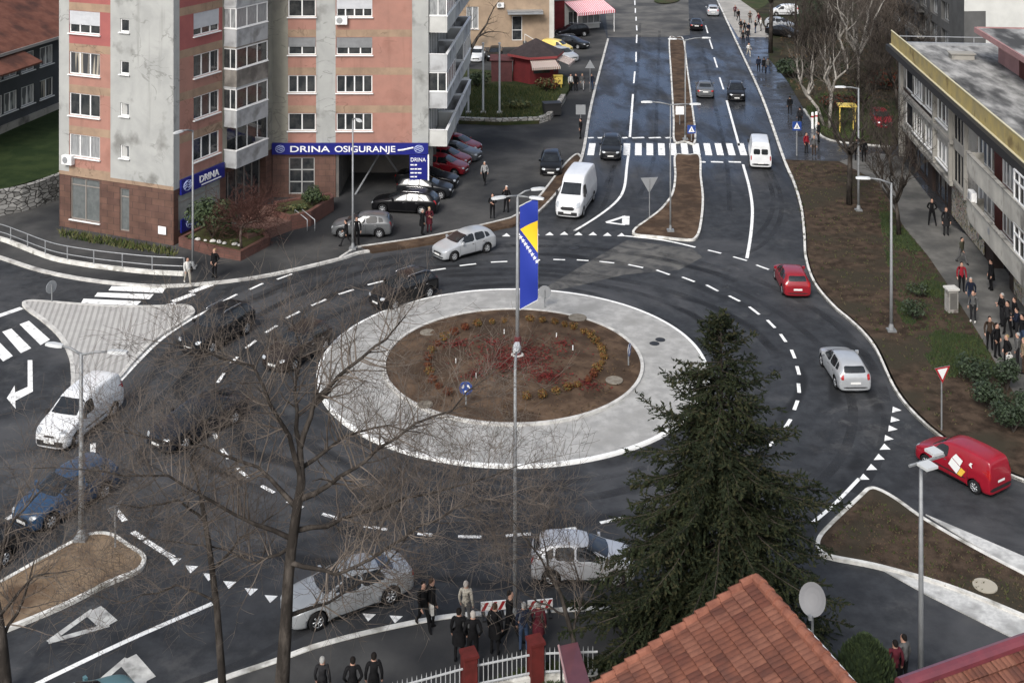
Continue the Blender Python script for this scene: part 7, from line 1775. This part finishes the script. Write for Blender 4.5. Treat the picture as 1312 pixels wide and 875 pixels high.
def shrub(name, label, base, r, seed, n=900, size=.08, mats=None, lobes=5, group=None, trunk=0.0, cat='shrub'):
    rnd = random.Random(seed); t = thing(name, label, cat, base, 0, group); nb = MB(); st_ = MB()
    for k in range(lobes):
        a = 6.283*k/lobes+rnd.random(); rr = rnd.uniform(.35,.55); c = Vector((math.cos(a)*r[0]*rr, math.sin(a)*r[1]*rr, trunk+r[2]*rnd.uniform(.8,1.2))); sz = rnd.uniform(.5,.72)
        leaf_mass(nb, c, (r[0]*sz, r[1]*sz, r[2]*sz*1.05), n//lobes, rnd, size, nm=len(mats or M_LEAF[:2]))
        st_.tube([(0,0,0), c*.5+Vector((0,0,.0)), c], [.05,.035,.02], 5)
    st_.build('stems', M_BARK, t); nb.build('crown', mats or M_LEAF[:2], t); return t
# thuja at the bottom, hedge on the right, planters
def thuja(label, base, H, r, seed):
    rnd = random.Random(seed); t = thing('thuja', label, 'tree', base); tk = MB(); tk.tube([(0,0,0),(0,0,H*.9)], [.1,.02], 6); tk.build('trunk', M_BARK, t); nb = MB()
    for k in range(5200):
        z = rnd.random()**.8; rad = r*min(1, 1.3*(1-z)**.65)*rnd.uniform(.55,1.02)*(1+.12*math.sin(9*z+3*k % 5)); a = rnd.uniform(0,6.283); p = Vector((rad*math.cos(a), rad*math.sin(a), z*H+.05)); o = len(nb.v)
        e = Vector((math.cos(a)*.35, math.sin(a)*.35, 1)).normalized()*.13*rnd.uniform(.6,1.2); s_ = Vector((-math.sin(a+rnd.gauss(0,.6)), math.cos(a+rnd.gauss(0,.6)), 0))*.05
        nb.v += [tuple(p-e), tuple(p+s_), tuple(p+e), tuple(p-s_)]; nb.f.append((o,o+1,o+2,o+3)); nb.m.append(0 if rnd.random() < .65 else 1)
    nb.build('crown', M_LEAF[:2], t); return t
YJ = 35.0
thuja('small green conical thuja between the tiled roof and the lower road', Vector(((1109-656)/FPX*YJ, YJ, 2.0)), HC-(818-YH)*YJ/FPX-2.0, .85, 31)
HL = [M_LEAF[3], M_LEAF[0]]
shrub('hedge_shrub','dark rounded hedge shrub farthest up the row beside the crowd',G(1250,492,.14),(.95,.8,.75),41,1000,.075,HL)
shrub('hedge_shrub','dark hedge shrub in the middle of the row beside the crowd',G(1268,524,.14),(.95,.8,.80),42,1000,.075,HL)
shrub('hedge_shrub','dark hedge shrub lowest in the row above the red courier van',G(1298,553,.14),(1.0,.85,.85),43,1100,.075,HL)
shrub('hedge_shrub','taller dark hedge shrub right against the crowd',G(1290,500,.14),(.6,.6,.95),44,800,.075,HL)
shrub('hedge_shrub','dark hedge shrub cut by the right edge of the photo',G(1318,538,.14),(.8,.8,.8),45,800,.075,HL)
shrub('verge_bush','sparse green bush on the east verge below the cabinet',G(1172,410,.14),(.8,.6,.65),46,420,.07,[M_LEAF[0],M_LEAF[3]])
shrub('verge_bush','larger straggly green bush on the east verge beside the lamp',G(1176,380,.14),(.7,.6,.5),47,300,.07,[M_LEAF[1],M_LEAF[3]])
shrub('planter_tree','dense evergreen shrub in the brick planter by the corner shop',G(272,305,.7),(1.75,1.4,1.3),48,2800,.11,None,8,trunk=.3)
shrub('planter_shrub','round green shrub under the gridded shop window',G(400,262,1.1),(.75,.7,.68),49,900,.09)
for i, (x, y, r) in enumerate([(360,272,.45),(375,270,.5),(388,268,.45),(415,258,.4)]):
    shrub('ground_cover_plant', ('yellow green plant at the left end of the upper planter','yellow green plant left of the round shrub','yellow green plant just below the round shrub','yellow green plant at the right end of the upper planter')[i], G(x,y,1.0), (r,r*.8,r*.5), 50+i, 260, .08, [M_LEAF[2], M_LEAF[1]], 4)
for i, (x, y, r) in enumerate([(318,300,.5),(332,300,.4),(246,306,.35),(300,312,.3)]):
    shrub('ground_cover_plant', ('low green plant at the foot of the red leaved tree','low green plant at the right of the lower planter','low green plant at the left of the lower planter','low green plant at the front of the lower planter')[i], G(x,y,.65), (r,r*.8,r*.5), 60+i, 240, .08, [M_LEAF[1], M_LEAF[2]], 4)
rs_ = random.Random(9)
for i in range(7):
    b_ = MB(); s_ = rs_.uniform(.14,.28); b_.lathe([(s_*.6,0),(s_,s_*.3),(s_*.8,s_*.7),(s_*.3,s_*.95)], 9)
    o = b_.build('planter_stone', M_KERB, None, G(254+i*9+rs_.uniform(-3,3), 308+i*1.2, .6)); o.rotation_euler = (0,0,rs_.uniform(0,3)); o.scale = (1,rs_.uniform(.6,.9),.9); tag(o, 'pale stone lying in the lower brick planter', 'stone', 'pale stones in the lower planter')
pb = G(309,318,.6)
bare_tree('small_tree','small red brown twiggy tree at the corner of the lower planter', pb, [((pb.x,pb.y,pb.z),.09),((pb.x-.05,pb.y,pb.z+.8),.08),((pb.x,pb.y,pb.z+1.2),.07)],
  [[((pb.x,pb.y,pb.z+1.2),.06),((pb.x+dx*.5,pb.y+dy*.5,pb.z+1.7),.04),((pb.x+dx,pb.y+dy,pb.z+1.9),.015)] for dx, dy in ((1.2,.2),(-.7,.4),(.7,.9),(.5,-.8),(-.5,-.6),(1.4,-.4))], 15, depth=3, nch=9, mats=(mat('red_brown_bark', (.14,.11,.095), .95, (.08,.06,.05), 3), mat('reddish_twigs', (.06,.030,.025), .95)), minr=.014)
# weeds along the tower foot
wd = MB(); rw = random.Random(17)
for k in range(700):
    f = rw.random(); p = G(78+145*f+rw.uniform(-4,4), 292+24*f+4+rw.uniform(0,9), .11); h = rw.uniform(.12,.38); a = rw.uniform(0,6.28); o = len(wd.v); d = Vector((math.cos(a),math.sin(a),0))
    wd.v += [tuple(p-d*.06), tuple(p+d*.06), tuple(p+d*rw.uniform(-.2,.2)+Vector((rw.uniform(-.1,.1),rw.uniform(-.1,.1),h)))]; wd.f.append((o,o+1,o+2)); wd.m.append(rw.randrange(2))
tag(wd.build('weeds', [M_BLADE, M_LEAF[2]]), 'weeds and grass along the foot of the brown stone wall', 'weeds', kind='stuff')
# flower bed: ring of small golden shrubs, red ground cover, stakes
M_GOLD = [mat('golden_leaf', (.17,.10,.032), .85), mat('rust_leaf', (.11,.045,.02), .85), mat('olive_leaf', (.10,.085,.035), .85)]
M_RUST = [mat('rust_leaf', (.11,.045,.02), .85), mat('dark_rust_leaf', (.10,.03,.018), .8)]
bed_px = [(679,409),(695,410),(711,412),(724,416),(735,419),(748,424),(757,430),(763,437),(769,443),(772,450),(774,457),(771,465),(765,472),(761,480),(754,487),(740,493),(727,497),(712,502),(695,507),(675,509),(646,411),(630,412),(612,415),(596,420),(582,426),(570,433),(560,441),(553,450),(549,459),(548,469),(550,478),(554,487),(562,495),(574,503)]
rgb_ = random.Random(23)
PRO = []
for v in range(5):
    m_ = MB(); rnd = random.Random(70+v); leaf_mass(m_, (0,0,.20), (.27,.27,.22), 190, rnd, .045, nm=2 if v > 2 else 3); leaf_mass(m_, (.05,.03,.22), (.2,.2,.2), 60, rnd, .05, nm=2)
    PRO.append(m_.mesh('crown', M_GOLD if v < 3 else M_RUST))
for i, (x, y) in enumerate(bed_px):
    rust = x < 600 or (i in (13,14,15)); o = link('bed_shrub', PRO[rgb_.randrange(3,5) if rust and rgb_.random() < .75 else rgb_.randrange(3)], None, G(x, y+3, .34)); s_ = rgb_.uniform(.75,1.15); o.scale = (s_,s_,s_*rgb_.uniform(.8,1.1)); o.rotation_euler = (0,0,rgb_.uniform(0,6))
    tag(o, 'small rounded golden or rust shrub in the ring planted round the flower bed', 'shrub', 'small shrubs in the ring round the flower bed')
rc = MB()
def carpet(px, py, rx, ry, n, rnd):
    for k in range(n):
        a = rnd.uniform(0,6.283); r_ = min(1.6, abs(rnd.gauss(0,.62))); p = G(px+rx*r_*math.cos(a), py+ry*r_*math.sin(a), .46); p.z = .24+.24*(1-(((p.x-CX)**2+(p.y-CY)**2)/41))+rnd.uniform(.02,.12); a = rnd.uniform(0,6.28); s_ = rnd.uniform(.03,.07); d = Vector((math.cos(a),math.sin(a),rnd.uniform(-.4,.4)))*s_; e = Vector((-math.sin(a),math.cos(a),rnd.uniform(-.4,.4)))*s_*.7; o = len(rc.v)
        rc.v += [tuple(p-d), tuple(p+e), tuple(p+d), tuple(p-e)]; rc.f.append((o,o+1,o+2,o+3)); rc.m.append(rnd.randrange(2))
for q in ((663,460,42,15,2300),(663,458,62,22,900),(700,482,26,10,600),(640,470,24,9,300),(752,490,24,9,300),(588,440,26,10,300),(634,440,26,9,250),(610,480,30,10,250),(720,440,40,16,200)): carpet(*q, rgb_)
tag(rc.build('red_ground_cover', [mat('red_leaf', (.13,.022,.020), .8), mat('dark_red_leaf', (.065,.018,.014), .8)]), 'red low ground cover around the lamp mast in the flower bed', 'ground cover', kind='stuff')
for i, (x, y) in enumerate([(584,466),(610,485),(713,433),(734,449),(646,428)]):
    b_ = MB(); b_.tube([(0,0,0),(0,0,.26)], .028, 6); tag(b_.build('marker_stake', M_SWHITE, None, G(x,y,.4)), 'short white marker stake in the flower bed', 'stake', 'marker stakes in the flower bed')
# loose clods and stones so that the soil is not smooth; grass blades
def scatter(name, label, poly_px, z, n, size, mats, rnd, blade=False, dens=None):
    P = [(p.x, p.y) for p in pxs(poly_px, z)]; xs = [p[0] for p in P]; ys = [p[1] for p in P]; mb = MB()
    def ins(x, y):
        c = False; j = len(P)-1
        for i in range(len(P)):
            if (P[i][1] > y) != (P[j][1] > y) and x < (P[j][0]-P[i][0])*(y-P[i][1])/(P[j][1]-P[i][1])+P[i][0]: c = not c
            j = i
        return c
    k = 0; tries = 0
    while k < n and tries < n*20:
        tries += 1; x, y = rnd.uniform(min(xs),max(xs)), rnd.uniform(min(ys),max(ys))
        if not ins(x, y) or (dens and rnd.random() > dens(x, y)): continue
        k += 1; s_ = size*rnd.uniform(.5,1.6); a = rnd.uniform(0,6.28); o = len(mb.v)
        if blade:
            for q in range(3):
                a += 2.1; d = Vector((math.cos(a),math.sin(a),0)); p = Vector((x+rnd.uniform(-.06,.06),y+rnd.uniform(-.06,.06),z)); o = len(mb.v)
                mb.v += [tuple(p-d*.035), tuple(p+d*.035), tuple(p+d*s_*.5+Vector((0,0,s_)))]; mb.f.append((o,o+1,o+2)); mb.m.append(rnd.randrange(len(mats)))
        else:
            mb.v += [(x+s_*math.cos(a),y+s_*math.sin(a),z), (x+s_*math.cos(a+2.1),y+s_*.8*math.sin(a+2.1),z), (x+s_*math.cos(a+4.2),y+s_*math.sin(a+4.2),z), (x,y,z+s_*.7)]
            mb.f += [(o,o+1,o+3),(o+1,o+2,o+3),(o+2,o,o+3)]; m_ = rnd.randrange(len(mats)); mb.m += [m_]*3
    tag(mb.build(name, mats), label, name.replace('_',' '), kind='stuff')
rz_ = random.Random(33); SO = [M_SOIL, M_SOILDARK, M_SOILPALE]
scatter('soil_clods','loose clods of soil on the east verge',[(1012,210),(1074,210),(1127,238),(1180,330),(1245,430),(1290,540),(1200,550),(1120,440),(1035,335)],.135,2600,.035,[M_SOIL,M_SOILDARK,M_SOILDARK],rz_)
scatter('soil_clods','loose clods of soil on the east island',[(1052,695),(1110,632),(1200,680),(1330,750),(1330,790),(1120,720)],.115,1500,.035,[M_SOILDARK,M_SOILDARK,M_SOIL],rz_)
scatter('soil_clods','loose clods of soil on the median island',[(816,298),(866,250),(868,203),(895,203),(897,298)],.115,700,.035,[M_SOIL],rz_)
scatter('soil_clods','loose clods of soil on the corner island',[(0,800),(0,750),(100,695),(180,715)],.115,700,.035,[M_SOILPALE],rz_)
gx = lambda x, y: min(1, max(0, (x-(17.6+(66-y)*.03))/5.5))**2
scatter('verge_grass','thin green grass on the footpath side of the east verge',[(1125,240),(1158,293),(1189,331),(1213,366),(1255,432),(1290,495),(1200,480),(1150,400),(1130,300)],.14,4200,.13,[M_BLADE,M_LEAF[1],M_LEAF[0]],rz_,True,lambda x, y: .08 if math.sin(x*1.3+y*.55)+math.sin(y*.9-x*.7)+math.sin(y*.23+1) < .1 or y > 84 else 1)
scatter('park_grass','green grass under the birches',[(1032,142),(1050,172),(1100,182),(1140,186),(1150,150),(1110,120),(1050,120)],.15,2600,.22,[M_BLADE,M_LEAF[1]],rz_,True)
scatter('garden_grass','grass in the kiosk garden',[(592,152),(690,152),(712,135),(720,115),(640,110),(592,110)],.42,2200,.3,[M_BLADE,M_LEAF[1],M_LEAF[2]],rz_,True)
scatter('yard_grass','grass inside the garden fence',[(560,900),(690,850),(780,850),(780,900)],.16,1500,.12,[M_BLADE,M_LEAF[1]],rz_,True)
scatter('fallen_leaves','dead leaves on the park ground',[(1000,90),(1040,140),(1150,140),(1150,40),(1060,20),(1000,40)],.155,1500,.12,[mat('dead_leaf', (.09,.06,.035), .9),M_SOIL],rz_)
shrub('garden_bush','twiggy brown bush in front of the kiosk',G(700,118,.42),(1.4,1.0,.9),80,500,.12,[M_RUST[1],M_LEAF[2]])
shrub('garden_bush','green bush in the kiosk garden next to the flagpoles',G(662,140,.42),(1.6,1.0,.5),81,600,.14,[M_LEAF[1],M_LEAF[2]])
shrub('garden_bush','dark bush behind the leftmost flagpole',G(612,112,.42),(1.4,1.2,1.0),82,600,.14)

# birches and park trees, top right
def park_tree(name, label, px, py, H, seed, mats, trunk_r=.16, lean=(0,0), nl=6, spread=.38, depth=3, z0=.35, nch=1.6, minr=.014, up=.22):
    rnd = random.Random(seed); b_ = G(px, py, .15); zt = H*z0
    tr = [((b_.x,b_.y,b_.z),trunk_r),((b_.x+lean[0]*.4,b_.y,b_.z+zt*.6),trunk_r*.85),((b_.x+lean[0],b_.y+lean[1],b_.z+zt),trunk_r*.75)]
    limbs = []; tip = Vector(tr[-1][0])
    for k in range(nl):
        a = 6.283*k/nl+rnd.uniform(-.4,.4); s_ = H*spread*rnd.uniform(.35,1.0) if k else .1*H
        h = (H-zt)*rnd.uniform(.55,1.0); zz = rnd.uniform(.0,.25)*(H-zt)*.3
        p0 = tip-Vector((0,0,zz*.6)); p3 = tip+Vector((math.cos(a)*s_, math.sin(a)*s_, h)); p1 = p0.lerp(p3,.35)+Vector((math.cos(a)*s_*.12, math.sin(a)*s_*.12, 0)); p2 = p0.lerp(p3,.7)
        kk = 1.3 if mats[0] is M_BIRCH else 1.0; limbs.append([(p0,trunk_r*.6*kk),(p1+Vector((rnd.gauss(0,.25),rnd.gauss(0,.25),0)),trunk_r*.45*kk),(p2+Vector((rnd.gauss(0,.3),rnd.gauss(0,.3),0)),trunk_r*.32*kk),(p3,trunk_r*.12*kk)])
    return bare_tree(name, label, b_, tr, limbs, seed, depth, nch, mats, up, minr, .6)
BM = (M_BIRCH, mat('birch_twigs', (.13,.115,.10), .9, (.07,.06,.052), 1))
park_tree('birch_tree','white birch leaning left, left one at the yellow frame',1056,163,6.8,101,BM,.16,(-1.5,.3),6,.30,2,.42,1.8)
park_tree('birch_tree','white birch forking upright next to the yellow frame',1063,166,7.8,102,BM,.17,(.2,.2),6,.30,2,.42,1.8)
park_tree('birch_tree','tall pale birch behind the farther verge lamp',1099,128,10.8,103,BM,.20,(.1,.2),8,.34,3,.42,1.3)
park_tree('birch_tree','pale birch trunk between the two taller birches',1086,95,8.8,104,BM,.16,(-.9,.2),6,.28,2,.45,1.8)
DM = (M_BARK, M_TWIGD)
park_tree('dark_tree','dark trunked tree beside the cars parked at the park edge',987,68,11,105,DM,.27,(.2,.2),7,.32,3,.55,1.5)
park_tree('dark_tree','thin dark tree at the top left of the park',1019,55,12,106,DM,.17,(.1,0),5,.2,2,.5,1.6)
park_tree('dark_tree','thin dark tree at the top right of the park',1028,58,12,107,DM,.17,(.2,0),5,.2,2,.5,1.6)
park_tree('dark_tree','bare brown tree in the middle of the park',1120,95,9.5,108,(M_BARK,M_TWIG),.17,(.2,.1),11,.40,3,.25,2.3)
park_tree('dark_tree','bare twiggy tree against the gable of the long house',1150,140,8.5,109,(M_BARK,M_TWIGD),.16,(-.2,.1),11,.40,3,.25,2.3)
park_tree('dark_tree','bare tree with tangled crown at the back of the park',1068,80,9.0,110,(M_BARK,M_TWIGD),.17,(.0,.1),11,.42,3,.25,2.3)
park_tree('dark_tree','dark straight trunk with few twigs in the east verge behind the lamp',1088,262,7.2,111,DM,.21,(.1,.1),6,.30,3,.5,1.3)
park_tree('dark_tree','bare dark tree at the footpath edge of the east verge',1152,302,6.2,112,DM,.15,(-.2,.1),7,.36,3,.35,1.7)
park_tree('dark_tree','low bare tree beside the gable at the start of the footpath',1143,225,5.0,113,DM,.13,(-.3,.1),7,.42,3,.3,1.8)
bp_ = G(608,100,.42)
bare_tree('dark_tree','leaning dark bare tree in front of the beige house', G(600,90,.42), [(AT(598,88,135),.22),(AT(604,62,135),.2),(AT(612,48,135.3),.17)], [[(AT(612,48,135.3),.14),(AT(624,30,135.6),.10),(AT(632,12,136),.05),(AT(640,0,136),.02)],[(AT(612,48,135.3),.13),(AT(622,42,135),.09),(AT(636,41,134.6),.04)],[(AT(604,62,135),.12),(AT(600,40,134.4),.08),(AT(603,20,134),.03)]], 114, 2, 1.2, DM, .1, .016)
shrub('park_shrub','dark green bushy evergreen at the left side of the park',G(1016,100,.15),(2.0,1.6,1.4),90,1500,.15,[M_LEAF[0],M_LEAF[3]],7)
shrub('park_shrub','low dark shrubs at the foot of the birch trunks',G(1076,140,.15),(2.2,1.5,.8),91,1200,.14,[M_LEAF[3],M_RUST[1]],7)
shrub('park_shrub','dark green conifer like bush at the top of the park',G(1052,45,.15),(3.0,2.0,2.2),92,1800,.2,[M_LEAF[0],M_LEAF[3]],7)
shrub('park_shrub','brown leaved shrub before the gable of the long house',G(1135,115,.15),(2.2,1.8,1.3),93,1200,.16,[M_RUST[1],M_LEAF[3]],7)
park_tree('dark_tree','brown tangled tree between the park evergreen and the birches',1040,105,7.5,120,(M_BARK,M_TWIGD),.15,(.1,.1),11,.45,3,.25,2.3)
park_tree('dark_tree','bare tree behind the red car in the park',1138,80,9.0,121,(M_BARK,M_TWIGD),.17,(.1,.1),11,.42,3,.25,2.3)
park_tree('dark_tree','low tangled tree near the yellow frame under the tall birch',1105,150,5.2,122,(M_BARK,M_TWIGD),.12,(.1,.1),10,.5,3,.25,2.3)
rd_ = random.Random(91)
scatter('bed_litter','dry leaves and small clods between the shrubs of the flower bed',[(520,470),(560,420),(660,402),(760,420),(815,468),(760,525),(660,540),(560,520)],.33,1800,.05,[M_SOILDARK,M_SOIL,mat('dead_leaf', (.09,.06,.035), .9)],rd_)
scatter('weed_tufts','dry weeds and tufts on the east verge',[(1012,210),(1074,210),(1127,238),(1180,330),(1245,430),(1290,540),(1200,550),(1120,440),(1035,335)],.135,700,.10,[mat('dry_grass', (.10,.085,.05), .9),M_BLADE],rd_,True)
scatter('weed_tufts','dry weeds on the east island',[(1060,695),(1112,634),(1195,680),(1330,750),(1330,785),(1120,718)],.11,260,.09,[mat('dry_grass', (.10,.085,.05), .9),M_BLADE],rd_,True)
